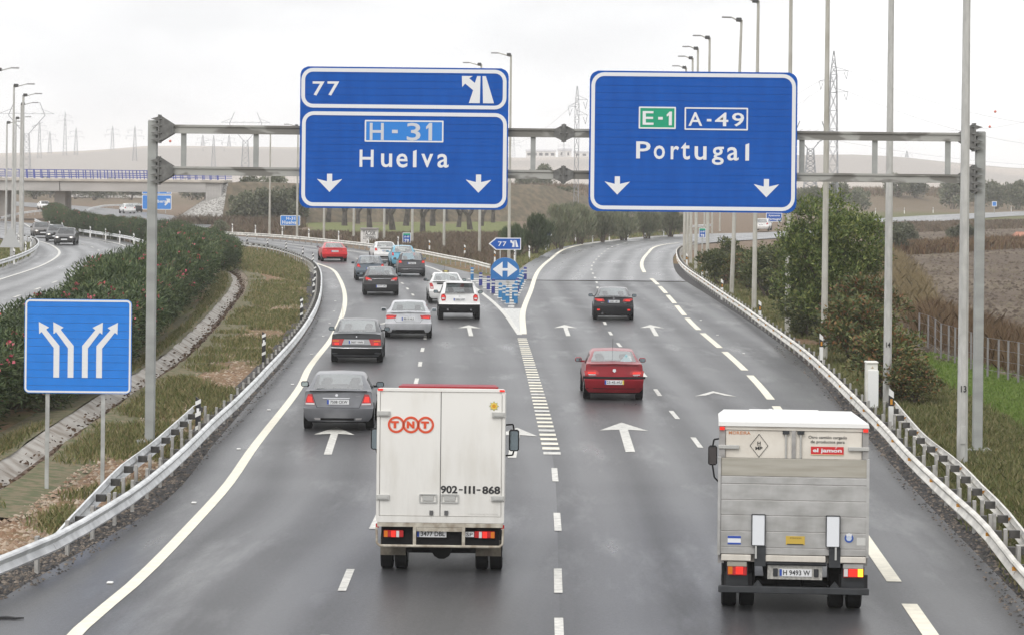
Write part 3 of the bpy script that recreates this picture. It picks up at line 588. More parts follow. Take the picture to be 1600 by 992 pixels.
# left sign
c0 = P(631, 216, SY); s1 = thing('direction_sign', 'big blue overhead sign reading 77 and H-31 Huelva with two arrows', 'road sign', (c0[0], SY, c0[2]), group='gantry signs')
S = SignMap(SY, 3.967, 460, 90, c0[0], c0[2])
slats(s1, *rectS(S, 33, 1325, 62, 940), S.m(55), 0, (BLUE, SEDGE)); FR = -.006
frame(s1, 'border', *rectS(S, 43, 1315, 72, 318), S.m(72), S.m(23), FR, SWHITE); frame(s1, 'border', *rectS(S, 45, 1315, 341, 928), S.m(72), S.m(23), FR, SWHITE)
letters(s1, S, [('7', 113, 187, 150, 238), ('7', 205, 278, 150, 238), ('H', 404, 491, 573, 680), ('u', 537, 606, 597, 682), ('e', 632, 702, 597, 684), ('l', 735, 757, 574, 682), ('v', 786, 860, 599, 682), ('a', 886, 956, 599, 685)], FR, SWHITE)
x0, x1, z0, z1 = rectS(S, 436, 924, 391, 526); flat(s1, 'route_plate', [(x0, z0), (x1, z0), (x1, z1), (x0, z1)], -.005, LBLUE); frame(s1, 'plate_border', x0, x1, z0, z1, .02, S.m(9), -.009, SWHITE); letters(s1, S, [('H', 467, 554, 407, 513), ('-', 605, 641, 450, 471), ('3', 697, 782, 407, 517), ('1', 816, 857, 407, 516)], -.010, SILV)
down_arrow(s1, S, 218, 722, FR); down_arrow(s1, S, 1141, 727, FR)
c_ = S(1137, 200); loc = lambda pts: [(c_[0] + S.m(a - 1137), c_[1] - S.m(b_ - 200)) for a, b_ in pts]
flat(s1, 'exit_symbol', loc([(1037,117),(1105,117),(1083,131),(1118,160),(1132,117),(1153,117),(1150,285),(1082,285),(1108,205),(1058,164),(1040,186)]), FR, SWHITE); flat(s1, 'exit_symbol', loc([(1165,117),(1186,117),(1238,285),(1170,285)]), FR, SWHITE)
for xx in (-1.6, 0, 1.6): MB().box(xx - .05, xx + .05, .062, .19, -1.65, 1.65).build('back_stiffener', SBACK, s1)
# right sign
c0 = P(1082.5, 222, SY); s2 = thing('direction_sign', 'big blue overhead sign reading E-1 A-49 Portugal with two arrows', 'road sign', (c0[0], SY, c0[2]), group='gantry signs')
S = SignMap(SY, 3.967, 900, 90, c0[0], c0[2])
slats(s2, *rectS(S, 82, 1370, 88, 960), S.m(60), 0, (BLUE, SEDGE)); frame(s2, 'border', *rectS(S, 92, 1360, 99, 948), S.m(80), S.m(23), FR, SWHITE)
x0, x1, z0, z1 = rectS(S, 389, 619, 307, 444); flat(s2, 'route_plate', [(x0, z0), (x1, z0), (x1, z1), (x0, z1)], -.005, GREEN); frame(s2, 'plate_border', x0, x1, z0, z1, .02, S.m(9), -.009, SWHITE); letters(s2, S, [('E', 413, 481, 334, 419), ('-', 509, 538, 370, 387), ('1', 562, 597, 337, 422)], -.010, SWHITE)
x0, x1, z0, z1 = rectS(S, 673, 1066, 312, 452); frame(s2, 'plate_border', x0, x1, z0, z1, .02, S.m(9), -.009, SWHITE); letters(s2, S, [('A', 697, 783, 341, 426), ('-', 811, 839, 383, 398), ('4', 861, 944, 343, 428), ('9', 967, 1042, 345, 430)], FR, SWHITE)
letters(s2, S, [('P', 373, 462, 522, 628), ('o', 482, 551, 547, 632), ('r', 587, 639, 550, 633), ('t', 651, 706, 527, 635), ('u', 735, 809, 552, 637), ('g', 842, 916, 555, 668), ('a', 937, 1008, 557, 641), ('l', 1050, 1073, 533, 641)], FR, SWHITE); down_arrow(s2, S, 256, 738, FR); down_arrow(s2, S, 1180, 755, FR)
for xx in (-1.6, 0, 1.6): MB().box(xx - .05, xx + .05, .062, .19, -1.65, 1.65).build('back_stiffener', SBACK, s2)
# ------------------------------------------------------------ four-arrow sign on the left verge
RB = M('sign_bright_blue', (.012, .19, .66), .4, var=.05, scale=3); SP = M('sign_post_grey', (.42, .43, .42), .45, metal=.4, var=.15, scale=4)
Y4 = 55.2; c0 = P(121.5, 540, Y4); s4 = thing('lane_sign', 'blue square sign with four splitting white arrows on two thin posts', 'road sign', (c0[0], Y4, 0))
S = SignMap(Y4, 3.1, 0, 380, c0[0], 0)
slats(s4, *rectS(S, 118, 637, 272, 727), S.m(26), 0, (RB, SBACK), pitch=.16, depth=.025); frame(s4, 'border', *rectS(S, 121, 634, 275, 723), S.m(22), S.m(9), -.006, SWHITE)
def loc4(pts): 
    c_ = S(377, 515); return [(c_[0] + S.m(a - 377), c_[1] - S.m(b_ - 515)) for a, b_ in pts]
for bx, tip, sg in ((274, 187, -1), (343, 257, -1), (412, 497, 1), (481, 570, 1)):
    base = [(bx - 14, 650), (bx + 14, 650)]
    if sg < 0: pts = base + [(bx + 14, 496), (tip + 36, 418), (tip + 50, 408), (tip, 382), (tip + 2, 440), (tip + 14, 430), (bx - 14, 507)]
    else: pts = base + [(bx + 14, 507), (tip - 14, 430), (tip - 2, 440), (tip, 382), (tip - 50, 408), (tip - 36, 418), (bx - 14, 496)]
    flat(s4, 'arrow', loc4(pts), -.006, SWHITE)
for px in (73, 160):
    x = P(px, 690, Y4)[0] - c0[0]; MB().box(x - .04, x + .04, .03, .07, -.3, S(0, 300)[1]).build('post', SP, s4)
# ------------------------------------------------------------ lamp posts
GALVP = M('lamp_post_galvanised', (.40, .40, .385), .5, metal=.25, col2=(.52, .52, .50), scale=7, stretch=(1, 1, .35)); LUM = M('luminaire_dark', (.06, .06, .06), .4); CONCP = M('lamp_post_aged', (.36, .345, .30), .6, metal=.1, col2=(.46, .45, .41), scale=5, stretch=(1, 1, .3))
def lamp_post(label, x, y, h, arm=-1.2, mat=GALVP, lean=0, num=None, group=None, r=.115, z=0):
    o = thing('lamp_post', label, 'lamp post', (x, y, z - .05), group=group); o.rotation_euler = (0, lean, 0)
    MB().tube((0, 0, -.3), (0, 0, h), r, r * .55, 8).build('pole', mat, o, 40)
    MB().tube((0, 0, h - .12), (arm, 0, h + .12), .045, .035, 6).build('arm', mat, o)
    s = 1 if arm > 0 else -1; l = MB(); l.box(-.30 if s < 0 else .0, .0 if s < 0 else .30, -.16, .16, h - .10, h + .12, bev=.03); l.build('ballast_box', LUM, o)
    l = MB(); l.box(min(arm, arm + s*.55), max(arm, arm + s*.55), -.13, .13, h + .08, h + .17, bev=.03); l.build('luminaire', M('luminaire_grey', (.30, .30, .30), .4), o)
    MB().box(-.06, .06, -r - .012, -r + .03, .5, .9).build('hatch', mat, o)
    if num: text('number', num, 0, 1.75, .13 * len(num) / 2, .15, -r - .004, M('black_paint', (.02, .02, .02), .5), o, .02, 1.0)
RP = [(1503,723,None,'13',0), (1386,630,None,'14',0), (1287.5,560,None,'15',0), (1230.5,518,None,'16',0), (1178,483,0,None,.004), (1143,459,30,None,.026), (1105,434,58,None,0), (1087,421,75,None,0), (1079,412,90,None,0), (1069,405,105,None,0), (1074,400,118,None,0)]
for i, (bx, by, ty, num, ln) in enumerate(RP):
    x, y = G(bx, by); h = 15.2 if ty is None else P(bx, ty, y)[2]
    lamp_post(f'tall grey lamp post, {ORD[i]} in the row behind the right guardrail', x, y, h, arm=-.55, lean=ln, num=num, group='lamp posts along the right verge', r=.13, mat=GALVP if i < 2 else CONCP)
for i, (bx, by, ty) in enumerate([(795,414,85), (749,403,100), (693.5,393,110), (644,385.5,128), (600,380,140), (552.5,377,155), (506,373.5,170), (464,369.5,196), (421,366.5,208)]):
    x, y = G(bx, by); lamp_post(f'thin lamp post, {ORD[i]} on the outer side of the exit road', x, y, P(bx, ty, y)[2], arm=-.9, group='lamp posts along the exit road', r=.13, mat=CONCP)
for i, (bx, by, ty) in enumerate([(19,410,133), (34,396,148), (31,385,162), (9,378,191), (23,372,184), (-8,420,108)]):
    x, y = G(bx, by); lamp_post(f'lamp post, {ORD[[1,2,3,4,5,0][i]]} on the grass verge of the opposing road at the left', x, y, P(bx, ty, y)[2], arm=.9, group='lamp posts along the opposing road', r=.16 if i == 1 else .12)
for i, (bx, by) in enumerate([(1124.5, 361), (1112.5, 364), (1100.5, 367)]):
    x, y = G(bx, by); lamp_post(f'far lamp post below the Portugal sign, {ORD[2-i] if i<2 else ORD[0]} of three', x, y, 12.5, arm=.8, group='far lamp posts of the road ahead', mat=CONCP)
# ------------------------------------------------------------ delineator posts
DW = M('delineator_white', (.74, .74, .72), .5); DB = M('delineator_black', (.02, .02, .022), .5)
def delin_mesh(amber):
    root = []
    a = MB(); a.prism([(-.06, 0), (.06, 0), (.06, 1.02), (-.06, 1.12)], -.04, .04); b_ = MB(); b_.prism([(-.062, .66), (.062, .66), (.062, .86), (-.062, .94)], -.042, .042); c_ = MB(); c_.box(-.03, .03, -.047, -.04, .70, .84)
    return a.mesh('post', DW), b_.mesh('band', DB), c_.mesh('reflector', AMBER if amber else M('white_reflector', (.8, .8, .8), .2))
DM = {True: delin_mesh(True), False: delin_mesh(False)}
a = MB(); a.prism([(-.06, 0), (.06, 0), (.06, 1.02), (-.06, 1.12)], -.04, .04); b_ = MB()
for z0_ in (.30, .62, .90): b_.prism([(-.062, z0_), (.062, z0_ + .06), (.062, z0_ + .16), (-.062, z0_ + .10)], -.043, .043)
DM['dark'] = (a.mesh('post', DB), b_.mesh('band', DW), DM[False][2])
def delineator(label, px, py, amber=False, group=None, z=0, s=1.0):
    x, y = G(px, py, z); o = thing('delineator_post', label, 'delineator', (x, y, z - .03), group=group); o.scale = (s, s, s)
    for nm, m_ in zip(('shaft', 'band', 'reflector'), DM[amber]): obj(nm, m_, o)
for i, (px, py) in enumerate([(313,690),(416,568),(475,503),(494,466),(496,444),(493,420),(477,408),(451,399),(422,392),(390,385.5),(358,381)]):
    delineator(f'black and white delineator, {ORD[i]} along the left guardrail', px - 4, py, 'dark', 'delineators on the left guardrail')
for i, (px, py) in enumerate([(1392,672),(1283,570),(1187,508),(1128,468),(1097,441),(1073,420)]):
    delineator(f'white delineator with amber reflector, {ORD[i]} behind the right guardrail', px, py, True, 'delineators on the right guardrail')
for i, (px, py) in enumerate([(773,415.5),(726,404.5),(671,396),(622,389),(575.6,382),(529,378.5),(482.5,374.5),(441,371),(399,368),(363,365.5)]):
    delineator(f'white delineator, {ORD[i]} behind the guardrail of the exit road', px, py, i < 3, 'delineators on the exit road')
for i, (px, py) in enumerate([(804,412),(827,405.5),(853,393.5),(899,380),(926,378),(952,376),(981,373.5),(1008,371.5),(1037,369)]):
    delineator(f'white delineator, {ORD[i]} on the grass left of the road ahead', px, py, False, 'delineators on the grass of the road ahead')
for i, (px, py) in enumerate([(22,413),(40,400),(48,390),(29,387)]): delineator(f'white delineator, {ORD[i]} on the left verge of the opposing road', px, py, False, 'delineators of the opposing road')
for i, (px, py) in enumerate([(209,384),(187,379.5),(165,375),(141,371),(121,367),(97,364),(77,361.5)]): delineator(f'small white delineator, {ORD[i]} in front of the far hedge', px, py, False, 'delineators before the far hedge')
for i, (px, py) in enumerate([(1368,335),(1413,334),(1458,333),(1580,330.5)]): delineator(f'far delineator, {ORD[i]} on the distant road at right', px, py, False, 'delineators of the distant road')
# ------------------------------------------------------------ blue bollards, gore sign, exit sign
BOL = [M('bollard_blue', (.02, .16, .36), .4), M('bollard_navy', (.025, .035, .20), .4)]; BW = M('bollard_band', (.55, .57, .58), .35)
def boll(k):
    b_ = MB(); b_.tube((0,0,0), (0,0,.74), .105, .10, 12); b_.tube((0,0,.74), (0,0,.77), .10, .06, 12)
    w_ = MB(); w_.tube((0,0,.38), (0,0,.47), .108, .108, 12); w_.tube((0,0,.56), (0,0,.65), .107, .107, 12); return b_.mesh('tube', BOL[k], 40), w_.mesh('bands', BW, 40)
BM_ = [boll(0), boll(1)]
for i, (px, py, k) in enumerate([(793,474,0),(806,474,0),(787.6,469.6,0),(803,468,0),(781.6,465,0),(806.5,462,0),(770.6,458,1),(808.5,456.5,1),(763,453,1),(811,451.5,0),(751,446.5,1),(813.5,446.5,0),(816,442.5,0),(737.6,437.5,0),(820.6,437,1)]):
    x, y = G(px, py); side = 'left' if px < 800 else 'right'; sidei = [q for q in [(793,474),(787.6,469.6),(781.6,465),(770.6,458),(763,453),(751,446.5),(737.6,437.5)]] if side == 'left' else [(806,474),(803,468),(806.5,462),(808.5,456.5),(811,451.5),(813.5,446.5),(816,442.5),(820.6,437)]
    j = [q[0] for q in sidei].index(px)
    o = thing('bollard', f'{"navy" if k else "blue"} flexible bollard with two white bands, {ORD[j]} of the {side} row', 'bollard', (x, y, 0), group='blue bollards on the painted nose')
    obj('tube', BM_[k][0], o); obj('bands', BM_[k][1], o)
DBLUE = M('gore_sign_blue', (.012, .14, .40), .4)
x, y = G(789, 437.5); o = thing('divider_sign', 'blue half-round sign with a white double arrow at the road split', 'road sign', (x, y, 0))
k = y / F; w_, h_ = 22.3 * k, 34.5 * k
poly = [(-w_, 0), (w_, 0)] + [(w_ * math.cos(t), h_ * .42 + h_ * .58 * math.sin(t)) for t in np.linspace(0, math.pi, 20)]
MB().prism(poly, -.05, .35, 0).build('shell', DBLUE, o, 40)
cz = 16.2 * k
for s in (-1, 1): MB().prism([(s*19.5*k, cz), (s*4*k, cz + 12*k), (s*4*k, cz + 2*k), (0, cz + 2*k), (0, cz - 2*k), (s*4*k, cz - 2*k), (s*4*k, cz - 12*k)], -.058, -.052).build('arrow', SWHITE, o)
Y7 = G(800, 418)[1] ; c0 = P(789, 381.5, Y7); o = thing('exit_sign', 'small blue arrow-shaped sign reading 77 behind the divider sign', 'road sign', (c0[0], Y7, 0))
S = SignMap(Y7, 6.2, 740, 340, c0[0], 0)
MB().prism([S(145, 255), S(215, 197), S(460, 199), S(459, 314), S(215, 315)], 0, .03).build('panel', SWHITE, o); MB().prism([S(163, 255), S(221, 206), S(452, 207), S(451, 306), S(221, 307)], -.006, -.002).build('face', BLUE, o)
letters(o, S, [('7', 237, 274, 235, 280), ('7', 281, 318, 235, 280)], -.009, SWHITE)
flat(o, 'exit_symbol', [S(a, b_) for a, b_ in ((355,222),(378,222),(372,228),(384,240),(389,222),(397,222),(396,288),(371,288),(380,258),(362,243),(358,250))], -.009, SWHITE); flat(o, 'exit_symbol', [S(a, b_) for a, b_ in ((404,222),(413,222),(434,288),(408,288))], -.009, SWHITE)
for zx in (258, 408): a = S(zx, 300); MB().box(a[0] - .04, a[0] + .04, .03, .09, -.2, a[1]).build('post', SP, o)
# ------------------------------------------------------------ small signs farther away
def small_sign(label, px0, px1, py0, py1, Y, items, face=LBLUE, posts=2, z0=0, name='road_sign', border=SWHITE):
    c0 = P((px0 + px1) / 2, (py0 + py1) / 2, Y); k = Y / F; w_, h_ = (px1 - px0) * k / 2, (py1 - py0) * k / 2
    o = thing(name, label, 'road sign', (c0[0], Y, z0)); cz = c0[2] - z0
    MB().prism(rrect(-w_, w_, cz - h_, cz + h_, h_ * .15), 0, .05).build('panel', border, o); t = 1.0 * k
    MB().prism(rrect(-w_ + t, w_ - t, cz - h_ + t, cz + h_ - t, h_ * .12), -.02, -.004).build('face', face, o)
    for s, fx, fz, fw, fh, mat in items: text('lettering', s, fx * w_, cz + fz * h_, fw * w_ * 2, fh * h_ * 2, -.03, mat, o, .03, 1.1)
    xsp = [0] if posts == 1 else [-w_ * .6, w_ * .6]
    for x in xsp: MB().box(x - .05, x + .05, .05, .12, -.3, cz + h_ * .8).build('post', SP, o)
    return o
small_sign('small blue sign reading H-31 Huelva beside the exit road', 438, 469, 337, 353, 292, [('H-31', .05, .42, .45, .3, SWHITE), ('Huelva', -.08, -.35, .72, .34, SWHITE)])
def km_sign(label, px0, px1, py0, py1, Y, n):
    o = small_sign(label, px0, px1, py0, py1, Y, [('A-49', 0, .22, .6, .2, SWHITE), (n, 0, -.55, .55, .32, SWHITE)], face=BLUE, posts=1)
    k = Y / F; c0 = P((px0+px1)/2, (py0+py1)/2, Y); w_, h_ = (px1-px0)*k/2, (py1-py0)*k/2; MB().box(-w_*.85, w_*.85, -.028, -.022, c0[2] + h_*.5, c0[2] + h_*.88).build('green_band', GREEN, o)
km_sign('small green and blue kilometre sign reading 78 by the exit road', 629, 642, 364, 380, 236, '78'); km_sign('small green and blue kilometre sign between the right lamp posts', 1092, 1103, 356.5, 372, 225, '78')
small_sign('tiny blue sign in front of the grey bushes left of the road ahead', 853, 862, 357, 368.5, 232, [], face=BLUE, posts=1)
small_sign('distant blue exit sign with an up-right arrow beside the bridge', 222, 268, 305, 328, 420, [('bera', .35, .15, .3, .22, SWHITE)], face=LBLUE)
o = small_sign('distant narrow blue sign panel on top of the bridge exit sign', 222, 268, 297, 304, 420.4, [('Y', .15, 0, .1, .6, SWHITE), ('60', .8, 0, .12, .45, SWHITE)], face=LBLUE)
k = 420 / F; c0 = P(262, 316, 420); cs = P(245, 316.5, 420)
root = [q for q in bpy.data.objects if q.get('label', '').startswith('distant blue exit')][0]
MB().prism([(c0[0]-cs[0]+a*k, c0[2]+b_*k) for a, b_ in ((-5,-4.5),(-3.5,-6),(2,-.5),(4,-2.5),(4,5),(-3,5),(-1,3))], -.03, -.024).build('arrow', SWHITE, root)
small_sign('far blue sign reading Portugal, half hidden behind the right tree', 1197, 1222, 333, 347, 345, [('Portugal', 0, -.45, .8, .32, SWHITE), ('Ayamonte', 0, .35, .7, .26, SWHITE)], face=BLUE)
small_sign('tiny pale blue sign beside the distant road at right', 1550, 1557.5, 315, 323, 520, [], face=LBLUE, posts=1)
x, y = G(16, 412); o = thing('warning_sign', 'grey back of a triangular sign at the left edge between lamp posts', 'road sign', (x, y, 0)); k = y / F
MB().prism([(-18*k, 25*k), (17*k, 25*k), (0*k, 58*k)], 0, .04).build('panel', M('sign_back', (.45, .46, .46), .5, metal=.2), o); MB().tube((0, .08, -.2), (0, .08, 50*k), .05, n=8).build('post', SP, o)
# white cabinet
CAB = M('cabinet_white', (.70, .69, .64), .55, var=.08, scale=3); CAB2 = M('cabinet_door_white', (.76, .77, .76), .45)
x, y = G(1363, 638); o = thing('utility_cabinet', 'white electrical cabinet behind the right guardrail', 'cabinet', (x, y, 0)); k = y / F
MB().box(-10*k, 8*k, 0, .35, -.1, 70*k, bev=.01).build('body', CAB, o); MB().box(-10.8*k, 9*k, -.03, .38, 70*k, 73.5*k, bev=.02).build('roof', CAB, o); MB().box(-7.5*k, 9*k, -.05, -.005, 2*k, 60*k, bev=.01).build('door', CAB2, o)
MB().prism([(-2.5*k, 63*k), (1.5*k, 63*k), (-.5*k, 66.5*k)], -.012, -.004).build('warning_mark', M('mark_tan', (.5, .42, .3), .5), o)
# road studs and bits of debris
ST = MB().box(-.05, .05, -.05, .05, 0, .03, bev=.01).mesh('road_stud', DW)
for i, (px, py) in enumerate([(172,911),(303,786),(373,702),(420,641),(457,601),(487,554),(505,526),(515,506),(522,487),(524,471)]):
    x, y = G(px, py); o = obj('road_stud', ST); o.location = (x, y, .002); tag(o, f'small white road stud, {ORD[i]} along the left edge line', 'road stud', 'road studs by the left edge line')
for i, (px, py) in enumerate([(1204,640),(1162,553),(1121,524),(1095,501)]):
    x, y = G(px, py); o = obj('road_stud', ST); o.location = (x, y, .002); tag(o, f'small road stud, {ORD[i]} on the right hard shoulder', 'road stud', 'road studs on the right shoulder')
x, y = G(15, 967); o = MB().path([(-.2,0,.02),(-.05,.02,.025),(.08,-.01,.02),(.2,.03,.02)], [.02,.025,.02,.012], 5).build('tyre_scrap', DB); o.location = (x, y, 0); tag(o, 'strip of black tyre rubber on the left shoulder near the camera', 'tyre scrap')
# ------------------------------------------------------------ vehicles
GLASS = glassmat('car_glass', (.88, .95, .94), .40); GLASSD = glassmat('car_glass_dark', (.40, .43, .44), .18)
TYRE = M('tyre', (.012, .012, .013), .85, spec=.2); RIM = M('rim', (.35, .36, .37), .35, metal=.7); PLAST = M('black_plastic', (.012, .012, .013), .7, spec=.2); SEAT = M('seat_fabric', (.05, .055, .055), .8)
TAIL = M('tail_lens', (.42, .012, .014), .18, coat=.6); TAILON = M('tail_lamp_lit', (.55, .015, .012), .2, emit=(1, .05, .03), estr=.5); CLEAR = M('clear_lens', (.6, .58, .58), .15); ORANGE = M('orange_lens', (.60, .16, .01), .2); ORANGEON = M('indicator_lit', (.8, .3, .02), .2, emit=(1, .5, .03), estr=1.6)
PLATE = M('plate_white', (.70, .71, .72), .4); PBLUE = M('plate_blue', (.02, .07, .38), .4); PYEL = M('plate_yellow', (.65, .5, .05), .4); INK = M('ink_black', (.02, .02, .022), .5); CHROME = M('chrome', (.62, .63, .64), .18, metal=.9); HEADON = M('headlamp_lit', (.9, .88, .8), .2, emit=(1, .93, .78), estr=1.3)
MIRR = M('mirror_glass', (.35, .42, .45), .05, metal=.9)
def paint(name, c, metal=.35, rough=.32): return M('paint_' + name, c, rough, metal=metal, coat=.35, spec=.35, var=.07, scale=4)
wheel_cache = {}
def wheel(parent, x, y, r, w, dual=False):
    key = (round(r, 3), round(w, 3))
    if key not in wheel_cache:
        t = MB(); n = 22
        prof = [(-w/2, r*.66), (-w/2, r*.93), (-w/2*.82, r), (w/2*.82, r), (w/2, r*.93), (w/2, r*.66)]
        vs = [(px_, pr*math.cos(2*math.pi*k/n), pr*math.sin(2*math.pi*k/n)) for px_, pr in prof for k in range(n)]
        fs = [(a*n+k, a*n+(k+1) % n, (a+1)*n+(k+1) % n, (a+1)*n+k) for a in range(5) for k in range(n)]
        t.add(vs, fs); rm = MB(); rm.tube((-w*.42, 0, 0), (w*.42, 0, 0), r*.67, n=n); rm.tube((-w*.46, 0, 0), (w*.46, 0, 0), r*.2, n=8)
        for k in range(5):
            a = 2*math.pi*k/5; 
            for s in (-1, 1): rm.tube((s*w*.44, 0, 0), (s*w*.44, r*.62*math.cos(a), r*.62*math.sin(a)), r*.08, n=4)
        wheel_cache[key] = (t.mesh('tyre', TYRE, 40), rm.mesh('rim', RIM, 40))
    a, b_ = wheel_cache[key]; o = obj('wheel', a, parent); o.location = (x, y, r); c_ = obj('rim', b_, o); return o
class Car:
    """Body lofted from cross-sections; y runs from the rear bumper (0) to the front (L)."""
    def __init__(s, name, label, cat, at, col, **k):
        d = dict(L=4.4, W=1.78, H=1.44, D=1.0, zb=.24, z1=.58, yb=.5, yr=1.1, yf=2.15, yc=3.05, hood=.95, nose=.72, rov=.85, fov=.85, wr=.31, ww=.21, rw=(.78, .86, .64, .72), lip=.09, lean=.05, curv=.13, glass=GLASS, front=False, head=0, belt=.93, group=None, roofc=None, cladding=None, tops=0)
        d.update(k); s.__dict__.update(d); s.col = col; W2 = s.W / 2
        s.off = (s.L - s.fov) if s.front else s.rov
        x, y = G(*at); s.root = thing(name, label, cat, (x, y, 0), math.radians(s.head) + (math.pi if s.front else 0), s.group)
        s.prof = [(s.zb, .10), (s.zb + .10, .03), (s.z1 - .03, 0), (s.z1, .008), (s.z1 + .035, .055), (s.D - .06, .055 + s.lean), (s.D, .055 + s.lean - (.05 if s.lip else 0) + .03)]
        s.body()
    def wz(s, z):
        W2 = s.W / 2; return float(np.interp(z, [s.zb, s.zb + .12, s.z1, s.D - .06, s.D], [W2*.90, W2*.97, W2, W2*.955, W2*.90]))
    def ys(s, x, z):
        zz = [p[0] for p in s.prof]; yy = [p[1] for p in s.prof]
        t = min(1, abs(x) / s.wz(z)); return float(np.interp(z, zz, yy)) + s.curv * t ** 3
    def body(s):
        W2 = s.W / 2; D = s.D; H = s.H; v = []; idx = {}
        zl = [s.zb + .10, s.z1, s.z1 + .035]
        def lower(y, wf, top, yfun=None):
            pts = [(0, s.zb), (W2*.86*wf, s.zb)] + [(s.wz(z)*wf, z) for z in zl] + [(W2*.955*wf, top - .06)]; return pts
        tt = (1, .94, .86, .78, 0)
        def deck(y, wf, top):
            return lower(y, wf, top) + [(W2*.93*wf, top - .01), (W2*s.rw[1]*wf, top), (W2*(s.rw[1]*.5 + s.rw[0]*.5)*wf, top + .008), (W2*s.rw[0]*wf, top + .012), (0, top + .03)]
        def roof(y, wf, dz=0):
            b_ = s.belt + .03
            return lower(y, wf, s.belt + .02) + [(W2*.93*wf, b_ + .015), (W2*(s.rw[3] + .065), H - .16 + dz), (W2*s.rw[3], H - .055 + dz), (W2*s.rw[2], H - .022 + dz), (0, H + dz)]
        ST = []
        ST.append(('rear', .0, deck(0, 1, D)))
        ST.append(('d', .22, deck(.22, 1, D + (.012 if s.yb > .3 else 0))))
        if s.yb > .32: ST.append(('d', s.yb * .65 + .05, deck(0, 1, D + .02)))
        ST.append(('base', max(s.yb, .26), deck(s.yb, 1, D + (.03 if s.yb > .3 else .005))))
        ST.append(('roofr', s.yr, roof(s.yr, 1, -.035))); ST.append(('q', s.yr + .12, roof(0, 1, -.02)))
        ym = (s.yr + s.yf) / 2 + .1
        ST.append(('b0', ym - .04, roof(0, 1, 0))); ST.append(('b1', ym + .05, roof(0, 1, 0)))
        ST.append(('rooff', s.yf - .1, roof(0, 1, -.01))); ST.append(('ws', s.yf, roof(0, 1, -.03)))
        ST.append(('cowl', s.yc, deck(0, 1, s.hood))); ST.append(('h', (s.yc + s.L) / 2, deck(0, .995, s.hood - .06))); ST.append(('h', s.L - .28, deck(0, .95, s.nose + .03))); ST.append(('front', s.L - .02, deck(0, .86, s.nose - .06)))
        K = 11; rings = []
        for si, (kind, y, pts) in enumerate(ST):
            row = []
            for sg in (1, -1):
                r = []
                for j, (x, z) in enumerate(pts):
                    if sg < 0 and j in (0, K - 1): r.append(row[0][j]); continue
                    yy = y
                    if kind == 'rear': yy = s.ys(x, min(max(z, s.zb), D))
                    elif kind == 'front': yy = y - .13 * (abs(x) / W2) ** 2.5 - .10 * max(0, z - .5)
                    elif kind in ('base',) and j >= 9: yy = y
                    v.append((sg * x, yy - s.off, z)); r.append(len(v) - 1)
                row.append(r)
            rings.append(row)
        fb = []; fglass = {'rear_window': [], 'windscreen': [], 'side_window': []}
        for i in range(len(ST) - 1):
            k0, k1 = ST[i][0], ST[i+1][0]
            for sd in (0, 1):
                A, B = rings[i][sd], rings[i+1][sd]
                for j in range(K - 1):
                    f = (A[j], A[j+1], B[j+1], B[j]) if sd else (A[j], B[j], B[j+1], A[j+1])
                    if j == 9 and k0 == 'base' and k1 == 'roofr': fglass['rear_window'].append(f)
                    elif j == 9 and k0 == 'ws': fglass['windscreen'].append(f)
                    elif j == 6 and (k0, k1) in (('q', 'b0'), ('b1', 'rooff')): fglass['side_window'].append(f)
                    else: fb.append(f)
        # rear and front faces: rows over height, columns over width
        tcol = [1, .94, .86, .78, .55, .28, 0, -.28, -.55, -.78, -.86, -.94, -1]
        for which in ('rear', 'front'):
            ri = rings[0] if which == 'rear' else rings[-1]; top = D if which == 'rear' else s.nose - .06
            rows = [1, 2, 3, 4, 5]; g_ = []
            pts = ST[0][2] if which == 'rear' else ST[-1][2]
            for j in rows:
                x0, z = pts[j]; r = []
                for t in tcol:
                    if t == 1: r.append(ri[0][j])
                    elif t == -1: r.append(ri[1][j])
                    else:
                        x = t * x0; yy = s.ys(x, z) if which == 'rear' else s.L - .02 - .13*(abs(x)/W2)**2.5 - .10*max(0, z - .5)
                        v.append((x, yy - s.off, z)); r.append(len(v) - 1)
                g_.append(r)
            for a in range(4):
                for c_ in range(12):
                    q = (g_[a][c_], g_[a][c_+1], g_[a+1][c_+1], g_[a+1][c_]); fb.append(q if which == 'front' else q[::-1])
            # close to the lid edge
            chain = [ri[0][j] for j in (5, 6, 7, 8, 9, 10)] + [ri[1][j] for j in (9, 8, 7, 6, 5)]
            tri = g_[4] + chain[::-1][1:-1]
            fb.append(tuple(tri) if which == 'front' else tuple(tri[::-1]))
        me = bpy.data.meshes.new('body'); me.from_pydata(v, [], fb); me.materials.append(s.col)
        if s.cladding:
            me.materials.append(s.cladding)
            for p in me.polygons:
                if max(v[q][2] for q in p.vertices) < s.z1 + .001 and min(v[q][2] for q in p.vertices) < s.zb + .12: p.material_index = 1
        me.update(); sharp(me, 38); obj('body', me, s.root)
        for nm, fs in fglass.items():
            groups = [fs] if nm != 'side_window' else [[f] for f in fs]
            for g_ in groups:
                used = sorted({q for f in g_ for q in f}); mpx = {q: i for i, q in enumerate(used)}
                m2 = bpy.data.meshes.new(nm); m2.from_pydata([v[q] for q in used], [], [tuple(mpx[q] for q in f) for f in g_]); m2.materials.append(s.glass); m2.update(); sharp(m2, 60); obj(nm, m2, s.root)
        o = s.off
        # cabin
        for sx in (-1, 1):
            for yy in (s.yr + .25, s.yf + .1):
                b_ = MB(); b_.box(sx*.36 - .23, sx*.36 + .23, yy - o - .1, yy - o + .08, .5, s.belt + .08, bev=.05); b_.build('seat', SEAT, s.root)
                b_ = MB(); b_.box(sx*.36 - .12, sx*.36 + .12, yy - o - .06, yy - o + .05, s.belt + .11, s.belt + .27, bev=.04); b_.build('headrest', SEAT, s.root)
